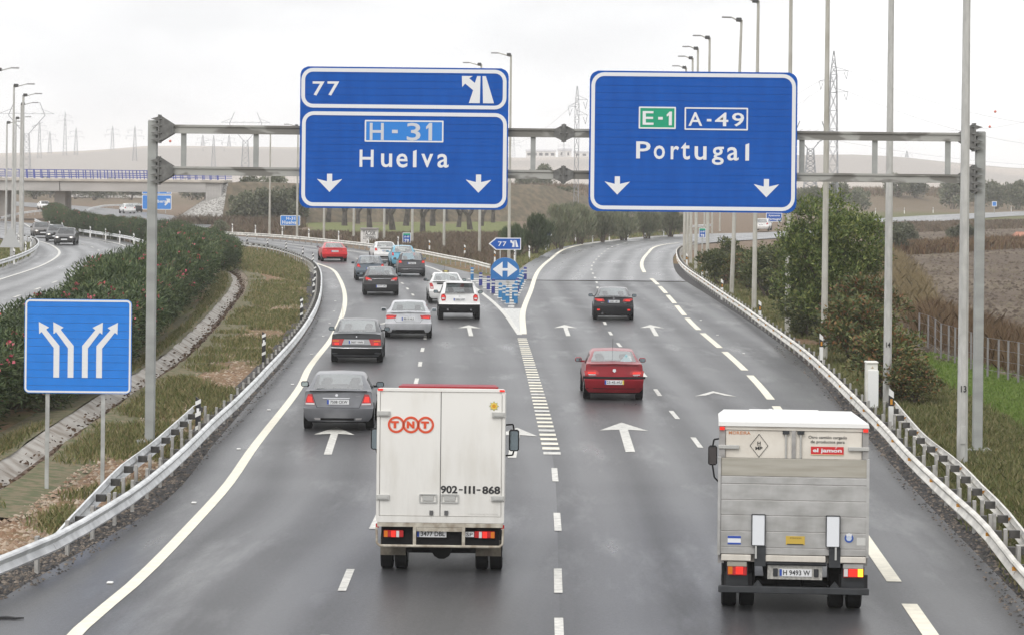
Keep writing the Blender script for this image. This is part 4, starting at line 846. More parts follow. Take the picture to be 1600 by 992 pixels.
        MB().box(-W2*.8, W2*.8, s.yc - o - .55, s.yc - o - .1, .6, s.hood - .02, bev=.05).build('dashboard', SEAT, s.root); MB().box(-W2*.78, W2*.78, max(s.yb, .3) - o, s.yr - o + .2, s.D - .12, s.D - .03).build('parcel_shelf', SEAT, s.root)
        # wheels and arches
        for yy in (s.rov, s.L - s.fov):
            for sx in (-1, 1):
                wheel(s.root, sx * (W2 - s.ww/2 + .012), yy - o, s.wr, s.ww)
                a = MB(); a.prism([(c_*(s.wr + .055), max(s.zb - .02, s.wr + z_*(s.wr + .055))) for c_, z_ in [(math.cos(t), math.sin(t)) for t in np.linspace(-.5, math.pi + .5, 16)]], 0, .02)
                ob = a.build('wheel_arch', PLAST, s.root); ob.rotation_euler = (0, 0, math.pi/2 * sx); ob.location = (sx * (W2 + .004), yy - o, 0)
        MB().box(-W2*.8, W2*.8, .35 - o, s.L - .4 - o, s.zb - .05, s.zb + .02).build('underside', PLAST, s.root)
        # mirrors
        my = s.yc - .45
        for sx in (-1, 1):
            b_ = MB(); b_.box(min(sx*(W2*.9), sx*(W2 + .05)), max(sx*(W2*.9), sx*(W2 + .05)), my - o + .02, my - o + .08, s.belt + .0, s.belt + .05); x0, x1 = sorted((sx*(W2 + .0), sx*(W2 + .20))); b_.box(x0, x1, my - o, my - o + .13, s.belt - .0, s.belt + .14, bev=.035)
            mo = b_.build('mirror', getattr(s, 'mirror_mat', None) or s.col, s.root, 40); MB().prism(rrect(x0 + .018, x1 - .018, s.belt + .018, s.belt + .122, .03), my - o - .006, my - o - .001).build('mirror_glass', MIRR, mo)
    def patch(s, name, poly, mat, off=.012, th=.03, mirror=False, parent=None):
        out = []
        for sg in ((1, -1) if mirror else (1,)):
            pl = [(sg*x, z) for x, z in poly]; n = len(pl); a = sum(pl[i][0]*pl[(i+1) % n][1] - pl[(i+1) % n][0]*pl[i][1] for i in range(n))
            if a < 0: pl = pl[::-1]
            # densify so that it follows the curved tail
            q = []
            for i in range(n):
                p0, p1 = pl[i], pl[(i+1) % n]; m = max(1, int(math.hypot(p1[0]-p0[0], p1[1]-p0[1]) / .08))
                q += [(p0[0] + (p1[0]-p0[0])*k/m, p0[1] + (p1[1]-p0[1])*k/m) for k in range(m)]
            n = len(q); cx, cz = sum(p[0] for p in q)/n, sum(p[1] for p in q)/n; R = []
            for f in (1, .66, .33): R.append([(cx + (x-cx)*f, cz + (z-cz)*f) for x, z in q])
            vs = []; 
            for r in R: vs += [(x, s.ys(x, z) - off - s.off, z) for x, z in r]
            vs.append((cx, s.ys(cx, cz) - off - s.off, cz)); c_ = len(vs) - 1; vs += [(x, s.ys(x, z) - off + th - s.off, z) for x, z in q]
            fs = []
            for l in range(2): fs += [(l*n+i, l*n+(i+1) % n, (l+1)*n+(i+1) % n, (l+1)*n+i) for i in range(n)]
            fs += [(2*n+i, 2*n+(i+1) % n, c_) for i in range(n)] + [(i, c_+1+i, c_+1+(i+1) % n, (i+1) % n) for i in range(n)]
            mb = MB(); mb.add(vs, fs); out.append(mb.build(name, mat, parent or s.root, 40))
        return out
    def plate(s, zc, txt_, w=.52, h=.112, yellow=False, x=0):
        x0, x1, z0, z1 = x - w/2, x + w/2, zc - h/2, zc + h/2; y = min(s.ys(x0, z0), s.ys(x0, z1), s.ys(x, z0), s.ys(x, z1)) - s.off - .022
        b_ = MB(); b_.box(x0, x1, y, y + .02, z0, z1); p = b_.build('licence_plate', PLATE, s.root)
        MB().box(x0, x0 + .045, y - .003, y - .001, z0 + .004, z1 - .004).build('country_band', PBLUE, p)
        if yellow: MB().box(x1 - .045, x1, y - .003, y - .001, z0 + .004, z1 - .004).build('year_band', PYEL, p)
        text('plate_number', txt_, x + (.0 if yellow else .02), zc, w*.78, h*.62, y - .004, INK, p, .015, 1.05)
    def lights(s, poly, clear=None, lit=None, orange=None):
        a = s.patch('tail_light', poly, TAIL, mirror=True)
        for o, sg in zip(a, (1, -1)):
            for pl, m_ in ((clear, CLEAR), (lit, TAILON), (orange, ORANGE)):
                if pl: s.patch('lens', [(sg*x, z) for x, z in pl], m_, off=.02, th=.012, parent=o)
    def seam(s, pts, mat=None, t=.010):
        for a, c_ in zip(pts[:-1], pts[1:]):
            dx, dz = c_[0]-a[0], c_[1]-a[1]; l = math.hypot(dx, dz); nx, nz = -dz/l*t/2, dx/l*t/2
            s.patch('lid_seam', [(a[0]+nx, a[1]+nz), (c_[0]+nx, c_[1]+nz), (c_[0]-nx, c_[1]-nz), (a[0]-nx, a[1]-nz)], mat or PLAST, off=.003, th=.02)
    def wiper(s, x0, x1, z):
        o = s.off; y = (max(s.yb, .26)) - o; MB().tube((x0, y - .02, s.D + .04), (x1, y + .06, s.D + z), .014, n=5).build('wiper', PLAST, s.root)
    def spoiler(s, w, z, y, depth=.16, mat=None, th=.035):
        o = s.off; b_ = MB(); b_.box(-w, w, y - o, y - o + depth, z, z + th, bev=.012); b_.build('spoiler', mat or s.col, s.root)
    def antenna(s, x=0, y=None, h=.35): y = (y or s.yr + .15) - s.off; MB().tube((x, y, s.H - .03), (x, y - h*.6, s.H + h*.8), .006, n=4).build('antenna', PLAST, s.root)
    def front_set(s, txt_='1234 BCD', lit=True):
        o = s.off; W2 = s.W / 2; yf = s.L - o
        for sg in (-1, 1):
            b_ = MB(); b_.box(min(sg*W2*.48, sg*W2*.86), max(sg*W2*.48, sg*W2*.86), yf - .22, yf - .015, .60, .74, bev=.03); h_ = b_.build('headlight', CLEAR, s.root)
            MB().tube((sg*W2*.66, yf - .03, .67), (sg*W2*.66, yf + .004, .67), .055, n=10).build('bulb', HEADON if lit else CLEAR, h_)
        MB().box(-W2*.4, W2*.4, yf - .1, yf + .004, .56, .70, bev=.02).build('grille', PLAST, s.root); MB().box(-W2*.7, W2*.7, yf - .1, yf + .006, s.zb + .02, s.zb + .14, bev=.02).build('lower_grille', PLAST, s.root)
        b_ = MB(); b_.box(-.26, .26, yf + .002, yf + .018, .44, .55); b_.build('licence_plate', PLATE, s.root)
def heading(pts, Y, extra=0):
    q = resample(pts, 2); i = int(np.argmin(np.abs(q[:, 1] - Y))); i = min(max(i, 2), len(q) - 3); d = q[i+2] - q[i-2]; return -math.degrees(math.atan2(d[0], d[1]))
hd = lambda px, py, pts: heading(pts, G(px, py)[1])
# grey hatchback right behind the front traffic
c = Car('hatchback_car', 'grey three-door hatchback with lit tail lights left of the white van', 'car', (530, 669), paint('grey', (.20, .205, .22)), L=4.26, W=1.75, H=1.41, D=.99, z1=.57, yb=.34, yr=.86, yf=1.95, yc=2.75, rov=.80, rw=(.72, .86, .63, .71), head=hd(530, 669, EDGE_L), mirror_mat=PLAST)
c.lights([(.58,.655),(.83,.655),(.81,.80),(.76,.915),(.66,.925)], clear=[(.585,.66),(.82,.66),(.82,.70),(.595,.70)], lit=[(.64,.73),(.78,.73),(.765,.86),(.67,.86)])
c.plate(.735, '7508 CKW', .55, .12); c.seam([(-.53,.59),(.53,.59)]); c.seam([(.53,.59),(.66,.93)]); c.seam([(-.53,.59),(-.66,.93)]); c.spoiler(.72, .985, .10, .2, PLAST, .022); c.wiper(-.55, .0, .05)
c.patch('trim_strip', [(-.40,.835),(.30,.835),(.28,.815),(-.38,.815)], CHROME, off=.016); c.patch('badge', circ(-.04, .90, .035, 12), CHROME, off=.014); c.patch('lower_vent', [(-.44,.33),(.40,.33),(.40,.27),(-.44,.27)], PLAST, off=.006); c.patch('fog_reflector', [(.44,.33),(.60,.335),(.58,.28),(.44,.28)], CLEAR, off=.006, mirror=True)
text('model_script', '325', .50, .875, .12, .03, c.ys(.5, .875) - c.off - .012, CHROME, c.root, .02)
# dark old saloon
c = Car('saloon_car', 'dark grey boxy old saloon hugging the left edge line', 'car', (558, 565), paint('charcoal', (.075, .078, .082), .2), L=4.74, W=1.74, H=1.44, D=1.0, z1=.56, yb=.82, yr=1.42, yf=2.55, yc=3.3, rov=.95, lean=.03, curv=.08, rw=(.74, .84, .66, .74), head=hd(558, 565, EDGE_L), mirror_mat=PLAST, belt=.95)
c.lights([(.50,.62),(.83,.62),(.83,.80),(.80,.83),(.42,.83)], lit=[(.60,.64),(.74,.64),(.74,.71),(.60,.71)], orange=[(.60,.75),(.81,.75),(.80,.79),(.58,.79)])
c.patch('plate_panel', [(-.50,.645),(.50,.645),(.42,.825),(-.42,.825)], M('panel_silver', (.38, .39, .40), .35, metal=.4), off=.008); c.plate(.735, '3837 VHN', .52, .11); c.seam([(-.84,.845),(.84,.845)]); c.patch('bumper_strip', [(-.86,.555),(.86,.555),(.86,.53),(-.86,.53)], CHROME, off=.012); c.patch('bumper_cover', [(-.86,.525),(.86,.525),(.82,.30),(-.82,.30)], PLAST, off=.008); c.antenna(-.5, 1.0, .6)
c.patch('badge', circ(0, .92, .028, 10), CHROME)
# silver saloon
c = Car('saloon_car', 'silver saloon with narrow red lights in front of the dark old saloon', 'car', (638, 527), paint('silver', (.52, .53, .55), .3), L=4.7, W=1.83, H=1.43, D=1.02, z1=.60, yb=.55, yr=1.25, yf=2.45, yc=3.3, rov=.95, rw=(.74, .85, .61, .69), head=hd(638, 527, EDGE_L))
c.lights([(.50,.80),(.86,.77),(.88,.90),(.80,.93),(.46,.92)], lit=[(.56,.82),(.82,.80),(.82,.84),(.58,.85)]); c.plate(.78, '8815 HLS', .52, .115); c.patch('diffuser', [(-.62,.36),(.62,.36),(.68,.22),(-.68,.22)], PLAST, off=.006); c.patch('badge', [(-.09,.945),(.09,.945),(.09,.915),(-.09,.915)], CHROME); c.seam([(-.46,.64),(.46,.64)]); c.seam([(.46,.64),(.56,.77)]); c.seam([(-.46,.64),(-.56,.77)]); c.spoiler(.66, 1.015, .09, .14, None, .02)
# white SUV
WPAINT = paint('white', (.74, .74, .73), 0, .3)
c = Car('suv_car', 'white crossover with black lower bumper, nearest beside the blue bollards', 'car', (717, 499), WPAINT, L=4.4, W=1.83, H=1.66, D=1.16, zb=.36, z1=.70, belt=1.08, hood=1.08, nose=.85, yb=.26, yr=.62, yf=2.15, yc=3.1, rov=.85, wr=.35, ww=.23, rw=(.72, .86, .62, .72), glass=GLASSD, cladding=PLAST, head=hd(717, 499, LANE_H), mirror_mat=PLAST)
c.lights([(.62,.86),(.78,.84),(.83,.98),(.80,1.12),(.68,1.16),(.60,1.06)], clear=[(.66,.93),(.78,.93),(.79,.99),(.66,.99)], lit=[(.66,1.03),(.78,1.03),(.77,1.08),(.68,1.08)]); c.plate(.92, '2406 HXF', .52, .12); c.patch('lower_bumper', [(-.82,.53),(.82,.53),(.80,.38),(-.80,.38)], PLAST, off=.010); c.spoiler(.62, 1.62, .42, .3, None, .04); c.wiper(-.1, .4, .06); c.patch('badge', circ(0, 1.08, .035, 10), CHROME)
for sx in (-1, 1): MB().tube((sx*.56, .8 - c.off, 1.69), (sx*.56, 2.2 - c.off, 1.69), .02, n=6).build('roof_rail', WPAINT, c.root)
for sx in (-1, 1): c.patch('exhaust_trim', circ(sx*.52, .46, .045, 10), CHROME, off=.016)
# white taxi
c = Car('taxi_car', 'white saloon taxi with a roof sign, partly behind the white crossover', 'car', (697, 473), WPAINT, L=4.6, W=1.78, H=1.50, D=1.08, yb=.5, yr=1.1, yf=2.4, yc=3.3, z1=.62, belt=1.0, rov=.9, rw=(.76, .86, .62, .70), head=hd(697, 473, LANE_H), mirror_mat=PLAST)
c.lights([(.66,.72),(.82,.72),(.86,1.0),(.76,1.02),(.68,.9)], clear=[(.68,.76),(.80,.76),(.81,.82),(.70,.82)]); c.plate(.80, '5127 GTB', .52, .11); c.patch('lid_trim', [(-.5,1.02),(.5,1.02),(.5,.95),(-.5,.95)], PLAST); c.spoiler(.7, 1.075, .09, .14, PLAST, .02); c.antenna(-.1, 1.2, .5)
MB().box(-.17, .17, 1.8 - c.off, 1.92 - c.off, 1.50, 1.60, bev=.02).build('roof_sign', M('taxi_sign', (.12, .09, .05), .5), c.root); MB().box(-.08, .08, 1.78 - c.off, 1.80 - c.off, 1.52, 1.58).build('sign_face', M('taxi_face', (.5, .45, .12), .5), c.root)
# black hatchback
c = Car('saloon_car', 'black car with a wide light rear window ahead of the silver saloon', 'car', (595, 461), paint('black', (.032, .032, .034), .1), L=4.8, W=1.85, H=1.50, D=1.04, yb=.45, yr=1.25, yf=2.5, yc=3.4, z1=.60, belt=.98, rov=.95, rw=(.76, .88, .60, .69), head=hd(595, 461, LANE_H))
c.lights([(.48,.78),(.80,.80),(.87,.93),(.80,1.0),(.56,.90)], clear=[(.50,.79),(.70,.80),(.70,.83),(.52,.83)], lit=[(.60,.86),(.80,.87),(.80,.93),(.66,.92)]); c.plate(.50, '0354 GMJ', .55, .13); c.spoiler(.66, 1.03, .12, .2, PLAST, .03); c.patch('trim_strip', [(-.5,.90),(.5,.90),(.48,.885),(-.48,.885)], CHROME)
# grey-blue hatchback
c = Car('hatchback_car', 'grey-blue hatchback half hidden behind the black car', 'car', (578, 438), paint('greyblue', (.13, .16, .19), .3), L=4.1, W=1.74, H=1.48, D=1.0, yb=.30, yr=.75, yf=2.1, yc=3.1, z1=.60, rov=.72, rw=(.72, .86, .62, .71), head=hd(578, 438, LANE_H))
c.lights([(.58,.78),(.84,.84),(.78,1.02),(.68,1.0)], lit=[(.66,.84),(.78,.86),(.74,.94),(.68,.93)]); c.plate(.74, '6621 FPK', .5, .11); c.wiper(0, .45, .05); c.patch('bumper_cover', [(-.8,.48),(.8,.48),(.78,.28),(-.78,.28)], PLAST, off=.006); c.antenna(0, .9, .3)
# dark grey small hatchback
c = Car('hatchback_car', 'small dark grey hatchback with a square plate recess in the right exit lane', 'car', (642.5, 432), paint('darkgrey', (.085, .085, .09), .3), L=3.8, W=1.70, H=1.52, D=1.02, yb=.26, yr=.55, yf=1.95, yc=3.0, z1=.58, belt=.98, rov=.62, rw=(.74, .86, .64, .73), head=hd(642, 432, LANE_H))
c.lights([(.60,.86),(.83,.84),(.82,1.02),(.66,1.02)], lit=[(.66,.88),(.78,.88),(.78,.97),(.67,.97)]); c.plate(.84, '1908 FZL', .52, .115); c.seam([(-.5,.70),(.5,.70)]); c.seam([(.5,.70),(.6,.88)]); c.seam([(-.5,.70),(-.6,.88)]); c.patch('bumper_strip', [(-.7,.50),(.7,.50),(.7,.46),(-.7,.46)], CHROME, off=.004); c.wiper(-.1, .3, .05)
# light blue small car
c = Car('hatchback_car', 'light blue small hatchback in front of the dark grey hatchback', 'car', (629.5, 418), paint('sky_blue', (.16, .42, .56), .2), L=3.85, W=1.67, H=1.52, D=1.04, yb=.26, yr=.55, yf=1.95, yc=3.0, z1=.60, belt=.98, rov=.62, rw=(.76, .86, .66, .75), head=hd(629, 418, LANE_H))
c.lights([(.66,.82),(.80,.82),(.78,1.06),(.70,1.06)], lit=[(.68,.9),(.77,.9),(.76,.98),(.70,.98)]); c.plate(.70, '4470 DXR', .5, .11); c.wiper(-.05, .4, .05)
# white hatchback far
c = Car('saloon_car', 'white car by the right barrier ahead of the light blue hatchback', 'car', (601.5, 409), WPAINT, L=4.4, W=1.76, H=1.46, D=1.05, yb=.4, yr=.95, yf=2.2, yc=3.1, z1=.60, rov=.8, rw=(.74, .86, .62, .71), head=hd(601, 409, LANE_H))
c.lights([(.62,.82),(.82,.82),(.80,1.02),(.70,1.02)], lit=[(.68,.88),(.77,.88),(.76,.95),(.70,.95)]); c.plate(.82, '9052 HBC', .5, .11); c.patch('lid_trim', [(-.42,.98),(.42,.98),(.42,.93),(-.42,.93)], PLAST); c.patch('bumper_cover', [(-.8,.42),(.8,.42),(.78,.30),(-.78,.30)], PLAST, off=.006)
# red coupe
c = Car('coupe_car', 'bright red coupe leading the traffic on the exit road', 'car', (521.5, 408.5), paint('red', (.55, .012, .018), .1), L=4.62, W=1.85, H=1.37, D=.98, yb=.55, yr=1.3, yf=2.3, yc=3.1, z1=.58, rov=.95, rw=(.74, .86, .60, .69), head=hd(521, 408, LANE_H), mirror_mat=PLAST)
c.lights([(.46,.80),(.84,.78),(.86,.90),(.48,.90)], lit=[(.54,.82),(.80,.81),(.80,.85),(.56,.86)]); c.plate(.76, '2713 GRW', .52, .12); c.patch('diffuser', [(-.74,.36),(.74,.36),(.74,.24),(-.74,.24)], PLAST, off=.006)
# black saloon on the road ahead
c = Car('saloon_car', 'black saloon alone in the middle of the road ahead', 'car', (958, 499), paint('gloss_black', (.016, .016, .018), .05, .22), L=4.58, W=1.80, H=1.43, D=1.02, yb=.52, yr=1.2, yf=2.35, yc=3.2, z1=.62, rov=.9, rw=(.74, .85, .60, .69), head=hd(958, 499, LANE_A))
c.lights([(.40,.84),(.72,.83),(.86,.92),(.82,.98),(.46,.95)], lit=[(.52,.86),(.72,.86),(.74,.91),(.54,.92)]); c.plate(.84, '5283 HBT', .52, .115); c.patch('badge', circ(0, .985, .045, 12), CHROME); c.patch('bumper_reflector', [(.62,.50),(.74,.50),(.74,.44),(.62,.44)], TAILON, mirror=True); c.patch('exhaust_trim', circ(-.5, .30, .05, 10), CHROME)
for sx in (-1, 1): text('model_script', 'IS' if sx < 0 else '220d', sx*.5, .78, .13, .03, c.ys(.5, .78) - c.off - .006, CHROME, c.root, .02)
# red saloon on the road ahead
RED = paint('dark_red', (.26, .008, .016), .2)
c = Car('saloon_car', 'dark red saloon with a blue triangle behind its rear window', 'car', (957.5, 622.5), RED, L=4.56, W=1.70, H=1.41, D=1.05, yb=.62, yr=1.25, yf=2.4, yc=3.2, z1=.60, rov=.9, lean=.04, rw=(.78, .88, .64, .72), head=hd(956, 623, LANE_A), mirror_mat=RED)
c.lights([(.44,.76),(.84,.74),(.86,.86),(.56,.89),(.46,.84)], clear=[(.54,.745),(.74,.745),(.74,.765),(.54,.765)], lit=[(.52,.78),(.76,.78),(.76,.83),(.54,.83)]); c.patch('bumper_strip', [(-.90,.70),(.90,.70),(.90,.635),(-.90,.635)], PLAST, off=.016); c.plate(.545, '23-45-HU', .55, .125, yellow=True); c.patch('badge', [(-.04,.92),(.04,.92),(.05,.86),(0,.82),(-.05,.86)], CHROME); c.seam([(-.80,.36),(.80,.36)], PLAST, .02)
o = c.off; MB().prism([(.20, 1.07), (.55, 1.07), (.38, 1.30)], .95 - o, .97 - o).build('window_triangle', M('triangle_card', (.35, .6, .66), .6), c.root); c.antenna(0, 1.45, .4); c.spoiler(.70, 1.045, .085, .12, None, .018)
for sx in (-1, 1): text('model_script', '406' if sx > 0 else 'PEUGEOT', sx*.62, .725, .12 if sx > 0 else .22, .028, c.ys(.62, .725) - c.off - .02, CHROME, c.root, .02)
# far cars
c = Car('hatchback_car', 'far white car on the bend of the road ahead below the Portugal sign', 'car', (1190.5, 361), WPAINT, L=4.3, W=1.78, H=1.5, D=1.02, yb=.3, yr=.8, head=-12); c.lights([(.6,.8),(.82,.8),(.80,1.0),(.66,1.0)]); c.plate(.75, '1177 FSD', .5, .11)
for (px, py, lab, colr, hd_, nm, col) in ((101.5, 383, 'black oncoming car with lit headlights, nearest on the opposing road', (.03, .028, .028), 4, 'oncoming', 'darkest'), (66, 371.5, 'dark brown oncoming car with lit headlights, farther left on the opposing road', (.06, .05, .045), 14, 'o', 'brown'), (87, 377.5, 'dark oncoming car almost hidden behind the black oncoming car', (.04, .042, .045), 8, 'o', 'ink')):
    c = Car('oncoming_car', lab, 'car', (px, py), paint(col, colr, .1), front=True, head=hd_, L=4.4, W=1.80, H=1.48, D=1.02, yb=.4, yr=1.0, glass=GLASSD); c.front_set()
c = Car('oncoming_car', 'white oncoming car far away left of the bridge pier', 'car', (72, 328.5), WPAINT, front=True, head=20, glass=GLASSD); c.front_set(lit=False)
c = Car('oncoming_car', 'tiny white car just right of the bridge pier', 'car', (98, 322.5), WPAINT, front=True, head=20, glass=GLASSD); c.front_set(lit=False)
c = Car('estate_car', 'far white car beyond the bridge beside the distant blue sign', 'car', (201.5, 334), WPAINT, L=4.5, H=1.55, D=1.05, yb=.3, yr=.7, head=20); c.lights([(.6,.8),(.82,.8),(.80,1.0),(.66,1.0)])
c = Car('hatchback_car', 'far dark car right of the far white car beyond the bridge', 'car', (213, 332), paint('ink', (.04, .042, .045), .1), head=20); c.lights([(.6,.8),(.82,.8),(.80,1.0),(.66,1.0)])

# ------------------------------------------------------------ white parcel van
VW = M('van_white', (.68, .66, .61), .5, col2=(.78, .77, .735), scale=2.5, lo=.25, hi=.5, detail=8, stretch=(1.2, 1, .35), dirt=.9); VG = M('van_grime', (.48, .46, .42), .6, col2=(.60, .57, .51), scale=4); SEAMM = M('door_seam', (.10, .10, .10), .6); RDEF = M('deflector_red', (.30, .012, .014), .35); ORG = M('logo_orange', (.68, .075, .02), .45); STEEL = M('hinge_steel', (.50, .50, .48), .4, metal=.4); DIRTYW = M('frame_cream', (.50, .47, .40), .6, col2=(.26, .22, .17), scale=7)
xv, yv = G(689, 887); yv -= .95
van = thing('parcel_van', 'white box van with orange ringed letters and phone number on its rear doors', 'van', (xv, yv, 0), heading(MID, yv) * math.pi / 180); KV = yv / F
zv = lambda py: CH - uv(689, py)[1] * KV
xo = lambda px: (px - 689) * KV
hw = 100 * KV; zt, zf = zv(607), zv(816)
b_ = MB(); b_.add([(-hw+.03, .06, zf), (hw-.03, .06, zf), (hw-.03, 3.0, zf), (-hw+.03, 3.0, zf), (-hw+.03, .06, zt-.09), (hw-.03, .06, zt-.09), (hw-.03, 3.0, zt-.30), (-hw+.03, 3.0, zt-.30)], [(3,2,1,0),(4,5,6,7),(1,2,6,5),(2,3,7,6),(3,0,4,7),(0,1,5,4)]); b_.build('cargo_box', VW, van)
f = MB(); t_ = .045; f.ring(rrect(-hw, hw, zf, zt, .04), rrect(-hw + t_, hw - t_, zf + .10, zt - .045, .015), -.012, .10); f.build('rear_frame', VW, van)
zd0, zd1 = zf + .105, zt - .05
for s in (-1, 1):
    x0, x1 = (-hw + t_ + .006, -.006) if s < 0 else (.006, hw - t_ - .006)
    d = MB().box(x0, x1, 0, .05, zd0, zd1, bev=.006).build('rear_door', VW, van)
    for py in (646.5, 777):
        xa, xb = sorted((s * (hw + .004), s * (hw - .21))); h_ = MB(); h_.box(xa, xb, -.035, -.002, zv(py + 4.2), zv(py - 4.2), bev=.006); h_.box(xa + .03, xb - .03, -.048, -.035, zv(py + 2), zv(py - 1)); h_.build('hinge', STEEL, d)
    xh = xo(670 if s < 0 else 704); l = MB(); l.ring(rrect(xh - .145, xh + .145, zv(785), zv(771), .02), rrect(xh - .125, xh + .125, zv(783), zv(773), .01), -.02, -.001); l.box(xh - .09, xh + .09, -.016, -.004, zv(782), zv(774), bev=.005); l.build('door_handle', STEEL, d)
    MB().box(xh + s*-.055 - .03, xh + s*-.055 + .03, -.022, -.001, zv(804), zv(797)).build('door_catch', SEAMM, d)
    MB().tube((xh + s*-.055, -.008, zv(810)), (xh + s*-.055, -.008, zv(804)), .006, n=5).build('catch_rod', STEEL, d)
MB().box(-.006, .006, .012, .03, zd0, zd1).build('door_gap', SEAMM, van)
for px in (619.5, 642.5, 665.5):                        # ringed letters
    cx, cz = xo(px - .5) + .0, zv(663.5); MB().ring(circ(cx, cz, .135, 28), circ(cx, cz, .108, 28), -.008, -.002).build('logo_ring', ORG, van); MB().ring(circ(cx, cz, .104, 28), circ(cx, cz, .098, 28), -.0075, -.002).build('logo_ring', ORG, van)
for i, (ch, px) in enumerate((('T', 617), ('N', 641.5), ('T', 664))): text('logo_letter', ch, xo(px), zv(663.5), .125, .115, -.011, ORG, van, .07)
for s_, a, q in (('902', 402, 483), ('868', 603, 690)): text('phone_lettering', s_, xo(560 + (a + q) / 6.2), zv(764), (q - a) / 3.1 * KV, 12.3 * KV, -.006, INK, van, .03, 1.0)
for a, q, h_ in ((490, 508, 2), (576, 594, 2), (516, 526, 12), (537, 547, 12), (558, 568, 12)): MB().box(xo(560 + a / 3.1), xo(560 + q / 3.1), -.006, -.001, zv(764 + h_ / 2), zv(764 - h_ / 2)).build('phone_lettering', INK, van)
text('small_print', 'ATENCION: RETROVISOR', xo(756), zv(802), 47 * KV, 2.2 * KV, -.004, M('faded_print', (.5, .49, .46), .6), van, 0); text('small_print', 'GRAN TURISMO', xo(760), zv(806), 36 * KV, 2.2 * KV, -.004, MATS['faded_print'], van, 0)
st = MB(); cx, cz = xo(771.5), zv(633); pts = [(cx + (.08 if k % 2 == 0 else .052) * math.cos(math.pi*k/8), cz + (.08 if k % 2 == 0 else .052) * math.sin(math.pi*k/8)) for k in range(16)]
stk = MB().prism(pts, -.006, -.002).build('star_sticker', M('sticker_green', (.25, .32, .12), .5), van); MB().prism([(cx + (a - cx)*.86, cz + (q - cz)*.86) for a, q in pts], -.009, -.0065).build('star_face', M('sticker_yellow', (.75, .55, .10), .5), stk); MB().prism(circ(cx, cz, .03, 12), -.011, -.0095).build('star_heart', M('sticker_orange', (.6, .28, .02), .5), stk)
for s in (-1, 1): MB().box(min(s*(hw - .09), s*(hw - .01)), max(s*(hw - .09), s*(hw - .01)), -.03, -.005, zt - .035, zt - .005).build('marker_lamp', TAILON, van); MB().box(min(s*(hw - .045), s*(hw + .005)), max(s*(hw - .045), s*(hw + .005)), .0, .06, zf - .09, zf - .025).build('side_marker', TAIL, van)
MB().box(-hw + .02, hw - .02, -.01, .12, zf - .07, zf - .004).build('rear_sill', DIRTYW, van)
MB().box(xo(651), xo(728), -.005, .1, zf - .14, zf - .074).build('step_panel', DIRTYW, van)
MB().box(-hw + .08, hw - .08, .12, .2, zf - .40, zf - .08).build('light_beam', PLAST, van); zl = zv(834.5)
for s in (-1, 1):
    x0, x1 = (xo(601), xo(632)) if s < 0 else (xo(743), xo(775)); tl = MB().box(x0, x1, .03, .12, zl - .055, zl + .055, bev=.01).build('tail_light', TAIL, van)
    ww_ = x1 - x0; q = (lambda a, c_, m_, nm: MB().box(x0 + ww_*a if s < 0 else x1 - ww_*c_, x0 + ww_*c_ if s < 0 else x1 - ww_*a, .018, .029, zl - .05, zl + .05).build(nm, m_, tl)); q(.02, .2, ORANGE, 'orange_lens'); q(.38, .6, TAILON, 'lit_lens'); q(.64, .78, CLEAR, 'clear_lens')
p = MB().box(xo(653), xo(699), .06, .08, zv(839.5), zv(829)).build('licence_plate', PLATE, van); MB().box(xo(653), xo(656.5), .055, .0585, zv(839), zv(829.5)).build('country_band', PBLUE, p); text('plate_number', '3477 DBL', xo(678), zv(834.2), 38 * KV, 7.5 * KV, .056, INK, p, .02)
p = MB().box(xo(728.5), xo(742), .06, .08, zv(838.5), zv(830.5)).build('small_plate', PLATE, van); text('plate_letters', 'SP', xo(735.3), zv(834.5), 10 * KV, 5.5 * KV, .056, INK, p, .01)
fr = MB(); fr.tube((-hw + .06, -.06, zv(852)), (hw - .06, -.06, zv(852)), .022, n=8); fr.build('bumper_bar', DIRTYW, van)
for px in (649.5, 726): MB().box(xo(px) - .025, xo(px) + .025, -.05, -.0, zv(852), zf - .07).build('bar_bracket', DIRTYW, van)
for s in (-1, 1): MB().path([(s*(hw - .07), -.06, zv(852)), (s*(hw - .02), -.05, zv(848)), (s*(hw - .01), -.03, zf - .08)], [.018, .018, .018], 6).build('bar_end', DIRTYW, van)
for s in (-1, 1):
    x0, x1 = sorted((s*(hw - .05), s*(hw - .46))); MB().box(x0, x1, .42, .45, zv(873), zv(848)).build('mudflap', M('mudflap', (.16, .14, .11), .8, var=.3, scale=8), van)
    for k in (0, 1): wheel(van, s * (hw - .135 - k * .235), .95, .32, .20)
    wheel(van, s * (hw - .2), 3.6, .32, .2)
MB().tube((-.8, .95, .32), (.8, .95, .32), .07, n=8).build('axle', PLAST, van); MB().box(-.38, .38, .3, 4.2, .42, zf - .05).build('chassis', PLAST, van); MB().tube((0, .8, .34), (0, 1.1, .34), .17, n=12).build('differential', PLAST, van)
for s in (-1, 1): MB().box(s*.52 - .04, s*.52 + .04, .4, .5, .34, .55).build('shackle', PLAST, van)
cb = MB(); cb.add([(-.95, 3.1, .5), (.95, 3.1, .5), (.95, 4.7, .5), (-.95, 4.7, .5), (-.9, 3.1, 2.05), (.9, 3.1, 2.05), (.86, 3.9, 2.05), (-.86, 3.9, 2.05), (.95, 4.6, 1.25), (-.95, 4.6, 1.25)], [(3,2,1,0), (0,1,5,4), (4,5,6,7), (7,6,8,9), (9,8,2,3), (1,2,8,6,5), (0,4,7,9,3)]); cb.build('cab', VW, van)
DZ = CH - uv(689, 600.5)[1] * (yv + 3.3) / F
